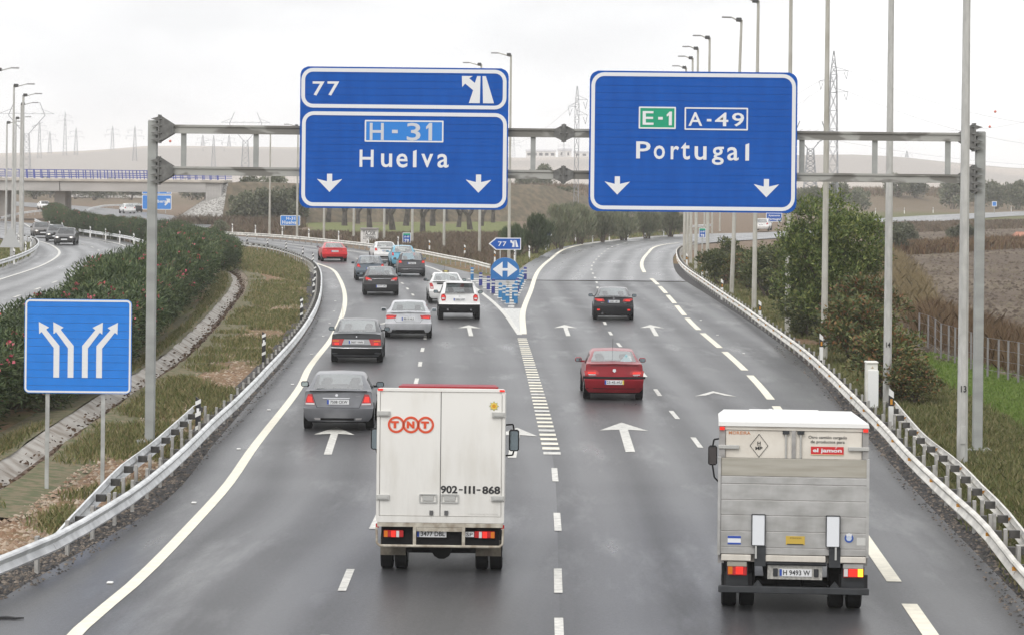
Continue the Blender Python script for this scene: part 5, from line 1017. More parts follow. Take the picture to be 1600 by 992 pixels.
df = MB(); df.add([(-.82, 3.15, 2.05), (.82, 3.15, 2.05), (.75, 4.0, 2.07), (-.75, 4.0, 2.07), (-.86, 3.15, DZ - .02), (.86, 3.15, DZ - .02), (.80, 3.4, DZ), (-.80, 3.4, DZ)], [(3,2,1,0), (0,1,5,4), (4,5,6,7), (7,6,2,3), (1,2,6,5), (0,4,7,3)]); df.build('wind_deflector', RDEF, van)
for s in (-1, 1):
    xm_ = -1.28 if s < 0 else 1.13; mm_ = MB(); mm_.box(xm_ - .09, xm_ + .09, 3.75, 3.9, zv(729) - .12, zv(683) - .22, bev=.03); mo = mm_.build('mirror', PLAST, van); MB().prism(rrect(xm_ - .07, xm_ + .07, zv(729) - .10, zv(683) - .24, .03), 3.744, 3.749).build('mirror_glass', MIRR, mo)
    MB().path([(s*.9, 3.85, zv(680) - .18), (xm_ - s*.02, 3.82, zv(678) - .18), (xm_, 3.82, zv(684) - .22)], [.014]*3, 6).build('mirror_arm', PLAST, van); MB().path([(s*.9, 3.85, zv(738) - .12), (xm_ - s*.02, 3.82, zv(736) - .12), (xm_, 3.82, zv(728) - .12)], [.014]*3, 6).build('mirror_arm', PLAST, van)

# ------------------------------------------------------------ box truck with a raised tail lift
TW = M('truck_cream', (.60, .55, .48), .5, col2=(.72, .68, .61), scale=3, lo=.25, hi=.55, detail=8, dirt=1.1); ALU = M('tail_lift_aluminium', (.36, .36, .35), .42, metal=.3, col2=(.53, .53, .525), scale=3.2, detail=9, lo=.3, hi=.62, stretch=(.8, 1, 1.6), dirt=1.3); ALUD = M('tail_lift_dirty', (.34, .32, .27), .55, metal=.15, col2=(.42, .40, .35), scale=3, stretch=(.4, 1, 4)); ROOFW = M('truck_roof_white', (.78, .78, .76), .45); DKS = M('dark_steel', (.04, .043, .047), .5, metal=.3, var=.2, scale=5); FRM = M('truck_frame_grey', (.32, .31, .30), .5, var=.2, scale=5)
xt, yt = G(1229.5, 946); yt -= .75
tr = thing('box_truck', 'cream box truck with raised aluminium tail lift and right indicator lit', 'truck', (xt, yt, 0), math.radians(-4.3)); KT = yt / F
zq = lambda py: CH - uv(1231, py)[1] * KT
xq = lambda px: (px - 1231) * KT
hw = 1.105; zt, zf = zq(664), zq(880)
b_ = MB(); b_.add([(-hw+.02, .16, zf), (hw-.02, .16, zf), (hw-.02, 3.6, zf), (-hw+.02, 3.6, zf), (-hw+.02, .16, zt-.02), (hw-.02, .16, zt-.02), (hw-.02, 3.6, zt-.14), (-hw+.02, 3.6, zt-.14)], [(3,2,1,0),(1,2,6,5),(2,3,7,6),(3,0,4,7),(0,1,5,4),(4,5,6,7)]); b_.build('cargo_box', TW, tr)
b_ = MB(); b_.add([(-hw-.01, .06, zt-.03), (hw+.01, .06, zt-.03), (hw+.01, 3.62, zt-.16), (-hw-.01, 3.62, zt-.16), (-hw, .06, zt+.03), (hw, .06, zt+.03), (hw-.08, 3.62, zt-.09), (-hw+.08, 3.62, zt-.09)], [(3,2,1,0),(1,2,6,5),(2,3,7,6),(3,0,4,7),(0,1,5,4),(4,5,6,7)]); b_.build('roof', ROOFW, tr)
MB().box(-.62, .5, 3.2, 3.6, zt - .10, zt - .075, bev=.008).build('roof_fairing', ROOFW, tr)
for s in (-1, 1): MB().box(min(s*hw, s*(hw - .09)), max(s*hw, s*(hw - .09)), .08, .2, zf - .02, zt - .035).build('corner_post', FRM, tr)
MB().box(-hw + .09, hw - .09, .09, .19, zt - .085, zt - .035).build('header', TW, tr)
zdt, zdb = zt - .09, zf
for s in (-1, 1):
    x0, x1 = (-hw + .096, -.02) if s < 0 else (.02, hw - .096); d = MB().box(x0, x1, .11, .158, zdb, zdt, bev=.006).build('rear_door', TW, tr)
    for px in ((1219,) if s < 0 else (1242,)): MB().tube((xq(px), .085, zdb), (xq(px), .085, zdt - .01), .016, n=8).build('lock_rod', STEEL, d); MB().box(xq(px) - .05, xq(px) + .05, .06, .1, zdt - .05, zdt + .0).build('rod_keeper', DKS, d)
    xa, xb = sorted((s*(hw + .01), s*(hw - .30))); h_ = MB(); h_.box(xa, xb, .06, .1, zq(703), zq(697), bev=.006); h_.build('hinge', STEEL, d)
for s in (-1, 1): MB().box(min(s*(hw - .08), s*(hw - .01)), max(s*(hw - .08), s*(hw - .01)), .05, .079, zt - .09, zt - .045).build('marker_lamp', TAILON, tr)
MB().box(-.03, .03, .08, .109, zdb, zdt).build('door_gap', FRM, tr)
YD = .104
text('owner_name', 'MOREIRA', xq(1146.5), zq(678), 34 * KT, 5 * KT, YD, M('print_orange', (.55, .22, .10), .5), tr, .02, 1.1)
dm = [(xq(1177), zq(679)), (xq(1191.5), zq(697.5)), (xq(1177), zq(716)), (xq(1162.5), zq(697.5))]; cxm, czm = xq(1177), zq(697.5)
MB().ring(dm, [(cxm + (a - cxm)*.94, czm + (q - czm)*.94) for a, q in dm], YD - .004, YD).build('diamond_mark', INK, tr); text('diamond_letters', 'H', cxm, zq(693.5), 5*KT, 5*KT, YD - .002, INK, tr, .03); text('diamond_letters', 'MP', cxm, zq(701.5), 11*KT, 5*KT, YD - .002, INK, tr, .03); MB().box(cxm - .03, cxm + .03, YD - .003, YD, zq(697.7), zq(697.2)).build('diamond_rule', INK, tr)
text('slogan', 'Otro camión cargado', xq(1284), zq(683.5), 60*KT, 6*KT, YD, INK, tr, .012); text('slogan', 'de productos para', xq(1284), zq(690.5), 53*KT, 6*KT, YD, INK, tr, .012)
rp_ = MB().box(xq(1258), xq(1309), YD - .004, YD, zq(710), zq(697.5)).build('red_panel', M('panel_red', (.55, .02, .025), .45), tr); MB().box(xq(1258), xq(1309), YD - .006, YD - .0045, zq(710.5), zq(709.3)).build('panel_edge', M('panel_edge', (.65, .5, .3), .5), rp_); text('shop_lettering', 'el jamon', xq(1283.5), zq(704), 45*KT, 8.0*KT, YD - .006, SWHITE, tr, .03); MB().prism([(xq(1295.5), zq(699.6)), (xq(1297), zq(699.6)), (xq(1299), zq(698.2)), (xq(1297), zq(698.2))], YD - .007, YD - .005).build('accent', SWHITE, tr)
# tail lift: stacked aluminium planks
lift = [(716, 744, ALUD), (745, 756, ALU), (757, 781, ALU), (782, 805, ALU), (806, 830, ALU), (831, 855, ALU), (856, 866, ALU)]
YL = -.02
for py0, py1, m_ in lift: MB().box(-hw + .035, hw - .02, YL, YL + .06, zq(py1), zq(py0) , bev=.006).build('lift_plank', m_, tr)
MB().box(-hw + .03, hw - .015, YL + .005, YL + .05, zq(866), zq(716)).build('lift_core', FRM, tr)
for s in (-1, 1): MB().box(min(s*(hw + .01), s*(hw - .03)), max(s*(hw + .01), s*(hw - .03)), YL - .02, YL + .07, zq(868), zq(715)).build('lift_edge', ALU, tr)
for x0, x1 in ((-hw + .05, xq(1166)), (xq(1188.5), xq(1282)), (xq(1304), hw - .03)): MB().box(x0, x1, YL - .03, YL + .08, zq(876.5), zq(867), bev=.008).build('lift_foot', TW, tr)
for px0, px1 in ((1167.5, 1187), (1283, 1303)):
    a = MB().box(xq(px0), xq(px1), YL - .05, YL - .002, zq(852), zq(804), bev=.006).build('lift_pad', M('lift_pad', (.70, .72, .75), .4), tr); MB().ring(rrect(xq(px0) - .012, xq(px1) + .012, zq(852), zq(803), .012), rrect(xq(px0), xq(px1), zq(851), zq(804), .008), YL - .055, YL - .003).build('pad_frame', DKS, a)
    s = 1 if px0 > 1231 else -1; MB().box(xq(1172 if s < 0 else 1296), xq(1175 if s < 0 else 1299), YL - .06, YL - .03, zq(872), zq(852)).build('lift_arm', STEEL, tr); MB().box(xq(px0 + 4), xq(px1 + 2), YL - .03, YL + .08, zq(884), zq(853)).build('lift_pivot', DKS, tr)
MB().tube((xq(1190), YL + .04, zq(879)), (xq(1284), YL + .04, zq(879)), .04, n=10).build('lift_shaft', DKS, tr)
MB().box(xq(1129.5), xq(1150), YL - .006, YL - .001, zq(851), zq(838)).build('sticker', M('sticker_white', (.7, .72, .75), .5), tr); MB().box(xq(1129.5), xq(1150), YL - .009, YL - .0065, zq(841.5), zq(838)).build('sticker_band', PBLUE, tr); MB().box(xq(1129.5), xq(1150), YL - .009, YL - .0065, zq(851), zq(848.5)).build('sticker_band', PBLUE, tr)
MB().box(xq(1220), xq(1249.5), YL - .006, YL - .001, zq(850), zq(836.5)).build('warning_sticker', M('sticker_gold', (.52, .36, .06), .5), tr); MB().box(xq(1222), xq(1247.5), YL - .008, YL - .0065, zq(850), zq(848.5)).build('sticker_band', INK, tr); text('sticker_print', 'ATENCION', xq(1235), zq(839.5), 18*KT, 2.2*KT, YL - .008, INK, tr, 0)
cx, cz = xq(1318), zq(838); MB().ring(circ(cx, cz, 7*KT, 20), circ(cx, cz, 4.4*KT, 20), YL - .007, YL - .001).build('round_emblem', M('emblem_blue', (.03, .09, .36), .4), tr); MB().prism(circ(cx, cz, 4.3*KT, 16), YL - .005, YL - .001).build('emblem_centre', M('emblem_pale', (.5, .56, .66), .4), tr)
for a in (60, 90, 120): MB().box(cx + 5.7*KT*math.cos(math.radians(a)) - .012, cx + 5.7*KT*math.cos(math.radians(a)) + .012, YL - .010, YL - .0075, cz + 5.7*KT*math.sin(math.radians(a)) - .02, cz + 5.7*KT*math.sin(math.radians(a)) + .02).build('emblem_mark', SWHITE, tr)
MB().box(xq(1330), xq(1344), YL - .005, YL - .001, zq(849), zq(837)).build('blank_sticker', M('sticker_grey', (.52, .52, .50), .5), tr)
for s, x0, x1 in ((-1, xq(1130), xq(1160)), (1, xq(1310), xq(1341))):
    MB().box(x0 - .01, x1, -.02, .08, zq(886), zq(877.5), bev=.01).build('light_hood', ALU if s > 0 else ALUD, tr); tl = MB().box(x0, x1, .0, .12, zq(900), zq(884.5), bev=.008).build('tail_light', TAIL, tr); ww_ = x1 - x0
    for a, c_, m_ in (((.02, .25, ORANGE), (.42, .80, TAILON)) if s < 0 else ((.02, .22, CLEAR), (.26, .68, TAILON), (.72, .98, ORANGEON))): MB().box(x0 + ww_*a, x0 + ww_*c_, -.012, -.001, zq(898), zq(886)).build('lens', m_, tl)
    MB().box(x0 - .02, x1 + .02, .13, .17, zq(926), zq(884)).build('light_carrier', DKS, tr)
    MB().box(x0 - .05, x1 + .08, .30, .33, zq(931), zq(900)).build('mudflap', M('mudflap_black', (.03, .03, .032), .8), tr); text('mudflap_lettering', 'Castro Auto', (x0 + x1)/2 + .02, zq(911), 30*KT, 4*KT, .295, M('flap_print', (.35, .33, .30), .6), tr, .01)
    for k in (0, 1): wheel(tr, s * (hw - .17 - k * .27), .75, .37, .225)
    wheel(tr, s * (hw - .2), 3.9, .37, .225)
pp = MB().box(xq(1192), xq(1277.5), .04, .07, zq(905.5), zq(883), bev=.005).build('plate_carrier', M('tread_plate', (.42, .41, .38), .45, metal=.3, var=.25, scale=25), tr); p = MB().box(xq(1211), xq(1261), .02, .036, zq(900), zq(888.5)).build('licence_plate', PLATE, tr); MB().box(xq(1211), xq(1214.5), .016, .0185, zq(899.5), zq(889)).build('country_band', PBLUE, p); text('plate_number', 'H 9493 W', xq(1237.5), zq(894.3), 42*KT, 8*KT, .017, INK, p, .02)
for px in (1204.5, 1268): MB().box(xq(px) - .035, xq(px) + .035, .015, .038, zq(900.5), zq(888), bev=.008).build('plate_lamp', DKS, tr)
MB().box(-hw + .01, hw + .02, -.06, .04, zq(926), zq(916), bev=.008).build('bumper_bar', DKS, tr)
for px in (1177, 1296.5): MB().prism([(xq(px - 8), zq(916)), (xq(px + 8), zq(916)), (xq(px), zq(906))], -.03, .0).build('bar_gusset', DKS, tr)
MB().tube((-.85, .75, .37), (.85, .75, .37), .08, n=8).build('axle', PLAST, tr); MB().box(-.42, .42, .2, 4.6, .5, zf - .03).build('chassis', PLAST, tr); MB().tube((-.05, .55, .42), (.05, .95, .42), .2, n=12).build('differential', PLAST, tr)
cb = MB(); cb.add([(-1.0, 3.75, .55), (1.0, 3.75, .55), (1.0, 5.4, .55), (-1.0, 5.4, .55), (-.95, 3.75, 2.2), (.95, 3.75, 2.2), (.92, 4.7, 2.2), (-.92, 4.7, 2.2), (1.0, 5.3, 1.35), (-1.0, 5.3, 1.35)], [(3,2,1,0), (0,1,5,4), (4,5,6,7), (7,6,8,9), (9,8,2,3), (1,2,8,6,5), (0,4,7,9,3)]); cb.build('cab', ROOFW, tr)
for s in (-1, 1):
    xm_ = s * (hw + (.09 if s < 0 else -.12)); zc_ = zq(727) - .33; mo = MB().box(xm_ - .075, xm_ + .075, 4.35, 4.5, zc_ - .15, zc_ + .17, bev=.03).build('mirror', PLAST, tr); MB().prism(rrect(xm_ - .06, xm_ + .06, zc_ - .13, zc_ + .15, .02), 4.344, 4.349).build('mirror_glass', M('mirror_dark', (.10, .09, .09), .1, metal=.5), mo)
    MB().path([(s*.98, 4.45, zc_ + .3), (xm_ - s*.02, 4.42, zc_ + .27), (xm_, 4.42, zc_ + .16), (xm_, 4.42, zc_ - .16), (xm_ - s*.03, 4.42, zc_ - .35), (s*.98, 4.45, zc_ - .55)], [.014]*6, 6).build('mirror_arm', PLAST, tr)
# ------------------------------------------------------------ motorway bridge at the left
YB = 350.0
BCON = M('bridge_concrete', (.50, .48, .46), .8, var=.15, scale=.35, stretch=(.3, 1, 1.5)); BCOR = M('bridge_cornice', (.46, .42, .37), .8, var=.2, scale=.8); RBLUE = M('railing_blue', (.055, .075, .30), .45); PIER = M('pier_concrete', (.36, .33, .30), .8, var=.25, scale=.5, stretch=(1, 1, .4))
br = thing('road_bridge', 'long concrete overpass with blue railing crossing the roads at the far left', 'bridge', (P(88, 300, YB)[0], YB, 0)); bx0 = P(88, 300, YB)[0]
xl, xr = -150 - bx0, P(350, 300, YB)[0] - bx0
zg0, zg1, zc1, zr1 = P(160, 299.5, YB)[2], P(160, 284.5, YB)[2], P(160, 280, YB)[2], P(160, 266, YB)[2]
seg = [xl, P(-140, 300, YB)[0] - bx0, P(93, 300, YB)[0] - bx0, P(322, 300, YB)[0] - bx0]
for a, c_ in zip(seg[:-1], seg[1:]): b_ = MB(); b_.add([(a+.06, .25, zg0), (c_-.06, .25, zg0), (c_-.06, 9.2, zg0), (a+.06, 9.2, zg0), (a+.06, .0, zg1), (c_-.06, .0, zg1), (c_-.06, 10, zg1), (a+.06, 10, zg1)], [(3,2,1,0),(4,5,6,7),(0,1,5,4),(1,2,6,5),(2,3,7,6),(3,0,4,7)]); b_.build('girder', BCON, br)
MB().box(xl, xr, -.25, 10.25, zg1 + .003, zc1, bev=.05).build('deck', BCOR, br)
nrl = int((xr - seg[1]) / .95)
rpm = MB(); rpm.prism([(0, 0), (.12, 0), (.02, zr1 - zc1), (-.1, zr1 - zc1)], -.05, .05); rpost = rpm.mesh('railing_post', RBLUE)
for yy in (0, 9.9):
    for k in range(nrl + 1):
        o = obj('railing_post', rpost, br); o.location = (seg[1] + k * .95, yy, zc1)
    for f_ in (.2, .42, .64, .97): MB().box(seg[1], xr, yy - .03, yy + .03, zc1 + (zr1 - zc1)*f_ - .045, zc1 + (zr1 - zc1)*f_ + .045).build('railing_bar', RBLUE, br)
for px0, px1 in ((80, 96.5), (-9, 5)):
    a, c_ = P(px0, 320, YB)[0] - bx0, P(px1, 320, YB)[0] - bx0; m_ = MB(); m_.prism([(a - .05, -.6), (c_ + .05, -.6), (c_, zg0 - .01), (a, zg0 - .01)], 2.5, 7.5); m_.build('pier', PIER, br)
a, c_ = P(321, 300, YB)[0] - bx0, P(346, 300, YB)[0] - bx0; MB().box(a, c_, .3, 9.7, -.3, zg1 - .02).build('abutment', BCON, br)
for k in range(6): x = a + (c_ - a) * (k + .5) / 6; MB().box(x - .09, x + .09, .2, .3, 0, zg1 - .03).build('abutment_rib', BCON, br)
RIP = M('slope_stone', (.20, .19, .175), .9, col2=(.46, .45, .43), scale=4.5, detail=3, bump=1, bscale=6, lo=.42, hi=.58)
apx = (P(353, 287, YB)[0], YB + 2.0, P(353, 287, YB)[2]); vs = [apx]; K = 24
rr_ = P(385, 338, YB)[0] - apx[0]
for k in range(K + 1):
    t = math.radians(180 + 180 * k / K); vs.append((apx[0] + (rr_ if k > K/2 else 7.4) * math.cos(t), apx[1] + 5.2 * math.sin(t), -.15))
m_ = MB(); m_.add(vs, [(0, i, i + 1) for i in range(1, K + 1)]); cone = m_.build('slope_cone', RIP, None, 60); tag(cone, 'cone of grey stone paving under the right end of the bridge', 'embankment')
EARTH = M('bank_earth', (.085, .075, .05), .95, col2=(.16, .125, .085), scale=1.2, bump=.8, bscale=3)
vs, fs = [], []; ex = np.linspace(apx[0], 26, 30)
for x in ex:
    h = (apx[2] - .1) * (1 - smooth01((x - 2) / 24)) + .35 * float(vnoise(np.array(x), np.array(3.), 3, 4)); y0 = YB + 2 + (x - apx[0]) * .9
    for dy, f_ in ((-8, -.05), (-4, .45), (0, 1), (9, 1), (18, -.05)): vs.append((x, y0 + dy + float(vnoise(np.array(x), np.array(dy * 1.), 4, 8)), max(-.3, h * f_)))
for i in range(29):
    for k in range(4): q = i * 5 + k; fs.append((q, q + 5, q + 6, q + 1))
o = MB().add(vs, fs).build('embankment', EARTH, None, 60); o['kind'] = 'structure'
# second bridge glimpsed underneath, far behind
o = thing('far_bridge', 'distant pale bridge glimpsed below the railing overpass', 'bridge', (P(150, 308, 640)[0], 640, 0))
MB().box(-9, 12, 0, 6, P(150, 309, 640)[2], P(150, 305, 640)[2]).build('deck', BCON, o); x = P(128, 308, 640)[0] - o.location.x; MB().box(x - .6, x + .6, 1, 5, -.5, P(150, 309, 640)[2] - .01).build('pier', PIER, o)
# ------------------------------------------------------------ pylons and wires
PYL = M('pylon_steel', (.30, .31, .33), .6, metal=.3); WIRE = M('wire', (.25, .25, .26), .5); RBALL = M('marker_ball', (.55, .10, .05), .5)
def lattice(mb, z0, z1, w0, w1, n, r):
    for i in range(n):
        a, c_ = z0 + (z1 - z0) * i / n, z0 + (z1 - z0) * (i + 1) / n; wa, wc = w0 + (w1 - w0) * i / n, w0 + (w1 - w0) * (i + 1) / n
        ca = [(-wa, -wa), (wa, -wa), (wa, wa), (-wa, wa)]; cb_ = [(-wc, -wc), (wc, -wc), (wc, wc), (-wc, wc)]
        for k in range(4):
            j = (k + 1) % 4; mb.tube((*ca[k], a), (*cb_[k], c_), r, n=4, caps=False); mb.tube((*ca[k], a), (*cb_[j], c_), r*.55, n=3, caps=False); mb.tube((*ca[j], a), (*cb_[k], c_), r*.55, n=3, caps=False); mb.tube((*cb_[k], c_), (*cb_[j], c_), r*.55, n=3, caps=False)
def pylon(label, px, pytop, Y, kind='arms', wb=1.2, wt=.35, arms=(), r=.09, zb=None):
    x, _, zt_ = P(px, pytop, Y); z0 = float(gz(x, Y)) if zb is None else zb; h = zt_ - z0
    o = thing('pylon', label, 'pylon', (x, Y, z0), group='electricity pylons')
    if kind == 'arms':
        m_ = MB(); lattice(m_, 0, h * .86, wb, wt, 8, r); lattice(m_, h * .86, h, wt, .06, 3, r * .8); m_.build('mast', PYL, o)
        for dz, l, s in arms:
            m_ = MB(); z = h - dz; m_.tube((0, 0, z), (s * l, 0, z + .05), r*.9, r*.6, 4); m_.tube((0, 0, z + .7), (s * l, 0, z + .05), r*.6, n=3); m_.build('arm', PYL, o)
            m_ = MB(); m_.tube((s * l, 0, z), (s * l - s*.25, 0, z - 1.3), .05, n=4); m_.tube((s * l - s*.25, 0, z - 1.3), (s * l - s*.6, 0, z - .3), .05, n=4); m_.build('insulator', PYL, o)
    else:
        m_ = MB(); lattice(m_, 0, h * .62, wb, wt, 9, r); m_.build('mast', PYL, o)
        hd_ = MB(); W_ = h * .22
        for s in (-1, 1):
            for yy in (-.4, .4): hd_.tube((s*wt, yy, h*.62), (s*W_, yy, h*.84), r, n=4); hd_.tube((s*wt*2.2, yy, h*.70), (s*W_*.9, yy, h*.76), r*.6, n=3); hd_.tube((s*W_, yy, h*.84), (s*W_*.7, yy, h), r, n=4)
        for yy in (-.4, .4): hd_.tube((-W_*1.5, yy, h*.86), (W_*1.5, yy, h*.86), r, n=4); hd_.tube((-W_*1.5, yy, h*.86), (-W_*.8, yy, h*.92), r*.6, n=3); hd_.tube((W_*1.5, yy, h*.86), (W_*.8, yy, h*.92), r*.6, n=3)
        for k in range(8): a = -W_ + 2*W_*k/8; hd_.tube((a, -.4, h*.86), (a + W_/4, .4, h*.86 + (.5 if k % 2 else 0)), r*.5, n=3)
        hd_.build('crosshead', PYL, o)
    return o
pylon('tall lattice pylon with three arms standing behind the right lamp posts', 1303, 80, 430, wb=.9, wt=.5, arms=((3.2, 2.3, 1), (4.9, 2.3, -1), (6.6, 2.3, 1)), r=.07)
pylon('wide-headed pylon half hidden at the right edge of the Portugal sign', 1267, 190, 640, 'cat', wb=1.6, wt=.7, r=.11)
pylon('slender lattice pylon between the two gantry signs', 902, 135, 390, wb=.33, wt=.30, arms=((2.0, 1.5, 1), (4.2, 1.5, 1), (3.0, 1.3, -1)), r=.05)
pylon('wide-headed pylon on the hill left of the left gantry sign', 384, 176, 900, 'cat', wb=1.6, wt=.8, r=.085)
pylon('wide-headed pylon above the bridge by the left lamp posts', 42, 160, 900, 'cat', wb=1.6, wt=.8, r=.085)
for i, (px, pt, Y, lab) in enumerate(((62, 190, 1250, 'pylon on the skyline just right of the left lamp posts'), (102, 175, 1300, 'tallest thin pylon on the left skyline'), (119, 200, 1300, 'pylon on the left skyline beside the tallest thin one'), (176, 197, 1350, 'very thin pylon on the left skyline halfway to the gantry post'), (211, 197, 1150, 'pylon with wide arms on the skyline just left of the gantry post'), (334, 212, 950, 'pylon on the hillside between the first two gantry uprights'), (317, 211, 1450, 'faint pylon on the skyline left of the hillside pylon'), (358, 211, 1450, 'faint pylon on the skyline right of the hillside pylon'), (803, 215, 1450, 'faint pylon on the skyline at the right edge of the left gantry sign'), (881, 222, 1470, 'faint pylon on the skyline behind the gantry splice'), (1417, 236, 1480, 'tiny pylon on the right hilltop'), (78, 205, 1350, 'short faint pylon on the left skyline'))):
    big = pt < 205; pylon(lab, px, pt, Y, wb=.9, wt=.3, arms=((2, 3.2, 1), (2, 3.2, -1), (4.5, 4, 1), (4.5, 4, -1)), r=.065)
PC = P(1303, 110, 430)
for i, (s, dz, tx, ty, tY) in enumerate(((1, 0, 1700, 200, 500), (1, -3.4, 1700, 232, 500), (-1, -1.7, 1130, 235, 300), (1, 0, 1060, 250, 700), (-1, -1.7, 1010, 240, 700))):
    a = np.array([PC[0] + s * 2.2, 430, PC[2] + dz]); c_ = np.array(P(tx, ty, tY)); pts = [tuple(a + (c_ - a) * t - np.array([0, 0, 2.2 * 4 * t * (1 - t)])) for t in np.linspace(0, 1, 14)]
    o = MB().path(pts, [.022]*14, 3).build('power_line', WIRE); tag(o, ('upper power line running right from the tall lattice pylon', 'lower power line running right from the tall lattice pylon', 'power line running left from the tall lattice pylon behind the Portugal sign', 'upper far power line running left from the tall pylon', 'lower far power line running left from the tall pylon')[i], 'power line', 'power lines')
for i, (a, c_, lab) in enumerate((((1480, 205, 600), (1700, 160, 560), 'faint power line rising to the right above the right gantry post'), ((1280, 215, 640), (1700, 262, 700), 'faint low power line across the right hill'), ((800, 225, 800), (905, 155, 390), 'faint power line slanting between the two gantry signs'))):
    a, c_ = np.array(P(*a)), np.array(P(*c_)); pts = [tuple(a + (c_ - a) * t - np.array([0, 0, 1.5 * 4 * t * (1 - t)])) for t in np.linspace(0, 1, 12)]; o = MB().path(pts, [.025]*12, 3).build('power_line', WIRE); tag(o, lab, 'power line', 'power lines')
for i, (px, py) in enumerate(((1555, 175), (1546.5, 198.5), (266, 221))):
    x, y, z = P(px, py, 560); bm = bmesh.new(); bmesh.ops.create_icosphere(bm, subdivisions=2, radius=.28); m_ = bpy.data.meshes.new('marker_ball'); bm.to_mesh(m_); bm.free(); m_.materials.append(RBALL); o = obj('marker_ball', m_); o.location = (x, y, z); tag(o, ('upper red ball on the power lines at top right', 'lower red ball on the power lines at top right', 'red ball on the skyline right of the left gantry post')[i], 'marker ball', 'power line marker balls')
# ------------------------------------------------------------ buildings far off
SHED = M('shed_wall', (.62, .60, .58), .7, var=.1, scale=.5); SHEDR = M('shed_roof', (.42, .41, .42), .7); TILE = M('tile_roof', (.38, .17, .11), .8, var=.2, scale=2); DARKW = M('window_dark', (.05, .05, .06), .4)
def shed(label, px0, px1, pyt, Y, h, mat=SHED, roof=SHEDR, z=None, win=3):
    x0, x1 = P(px0, 250, Y)[0], P(px1, 250, Y)[0]; xm_ = (x0 + x1)/2; z0 = float(gz(xm_, Y)) if z is None else z; o = thing('shed', label, 'building', (xm_, Y, z0)); w_ = (x1 - x0)/2
    MB().box(-w_, w_, 0, w_, -1, h).build('wall', mat, o); MB().add([(-w_-.3, -.3, h), (w_+.3, -.3, h), (w_+.3, w_+.3, h), (-w_-.3, w_+.3, h), (-w_-.3, w_/2, h*1.35), (w_+.3, w_/2, h*1.35)], [(0,1,5,4), (1,2,5), (2,3,4,5), (3,0,4)]).build('roof', roof, o)
    for k in range(win): x = -w_ + (k + .5) * 2*w_/win; MB().box(x - w_*.12, x + w_*.12, -.05, .05, h*.3, h*.75).build('window', DARKW, o)
shed('long pale shed on the skyline between the gantry signs', 822, 868, 240, 1480, 3.2, win=5); shed('small pale shed on the skyline right of the long one', 872, 893, 240, 1490, 3.6, win=2); shed('grey shed on the skyline beside the slender lattice pylon', 897, 940, 242, 1500, 2.6, win=4)
x, y = G(1600, 381); o = thing('farm_hut', 'small hut with red tiled roof at the right edge beyond the ploughed field', 'hut', (x, y, 0)); k = y / F
MB().box(-13*k, 14*k, 0, 2.4, -.2, 11*k).build('wall', M('hut_wall', (.42, .33, .24), .8, var=.2, scale=1), o); MB().add([(-14*k, -.2, 11*k), (15*k, -.2, 11*k), (15*k, 2.6, 11*k), (-14*k, 2.6, 11*k), (-9*k, 1.2, 18*k), (15*k, 1.2, 18*k)], [(0,1,5,4), (1,2,5), (2,3,4,5), (3,0,4)]).build('roof', TILE, o); MB().box(-4*k, 2*k, -.03, .02, 0, 8*k).build('door', DARKW, o)
Yh = 246; c0 = P(576.5, 366, Yh); k = Yh / F; o = thing('graffiti_hut', 'low white hut covered in black graffiti beside the exit road', 'hut', (c0[0], Yh, 0)); zb_ = c0[2]
MB().box(-13*k, 13*k, 0, 2.0, -.2, zb_ + 7*k).build('wall', M('hut_white', (.66, .65, .63), .7, var=.08, scale=2), o); MB().box(-14*k, 14*k, -.15, 2.1, zb_ + 7*k + .003, zb_ + 9*k).build('roof', M('hut_roof', (.25, .23, .22), .8), o)
text('graffiti', 'TAOSK', .5*k, zb_ + 1.5*k, 20*k, 7*k, -.02, INK, o, .01, 1.1); text('graffiti', 'LITOPEN', .5*k, zb_ - 5.5*k, 19*k, 5*k, -.02, INK, o, .0, 1.0)
# ------------------------------------------------------------ vegetation
RS = np.random.RandomState(5)
def leafquads(C, A, Ln, Wd, rs):
    n = len(C); A = A / (np.linalg.norm(A, axis=1)[:, None] + 1e-9); R = rs.normal(size=(n, 3)); B = np.cross(A, R); B /= (np.linalg.norm(B, axis=1)[:, None] + 1e-9)
    Ln = np.asarray(Ln).reshape(-1, 1) * rs.uniform(.7, 1.3, (n, 1)); Wd = np.asarray(Wd).reshape(-1, 1) * rs.uniform(.7, 1.3, (n, 1))
    return np.stack([C - A*Ln/2, C + B*Wd/2 - A*Ln*.08, C + A*Ln/2, C - B*Wd/2 - A*Ln*.08], 1).reshape(-1, 3)
def crown_pts(n, rx, ry, h, z0, K, seed, cl=.36, fill=.5):
    rs = np.random.RandomState(seed); d = rs.normal(size=(K, 3)); d /= np.linalg.norm(d, axis=1)[:, None]; r = rs.uniform(.25, 1, (K, 1)) ** .55
    cen = d * r * np.array([rx, ry, h/2]) * .78; cr_ = cl * rs.uniform(.6, 1.3, K) * (rx * ry * h/2) ** (1/3)
    w_ = cr_ ** 2; ci = rs.choice(K, n, p=w_ / w_.sum()); q = rs.normal(size=(n, 3)); q /= np.linalg.norm(q, axis=1)[:, None]; q[:, 2] = np.where(rs.rand(n) < .5, np.abs(q[:, 2]), q[:, 2])
    rad = cr_[ci][:, None] * rs.uniform(fill, 1.08, (n, 1)); p = cen[ci] + q * rad; p[:, 2] += z0 + h/2
    return p, q, cen + np.array([0, 0, z0 + h/2])
def limbs(mb, base, targets, r0, seed, n=5):
    rs = random.Random(int(seed))
    for t in targets:
        b_ = Vector(base); e_ = Vector(t); m_ = b_.lerp(e_, .45) + Vector((rs.uniform(-.2, .2), rs.uniform(-.2, .2), .12 * (e_ - b_).length)); mb.path([b_, m_, e_], [r0, r0 * .6, r0 * .2], n)
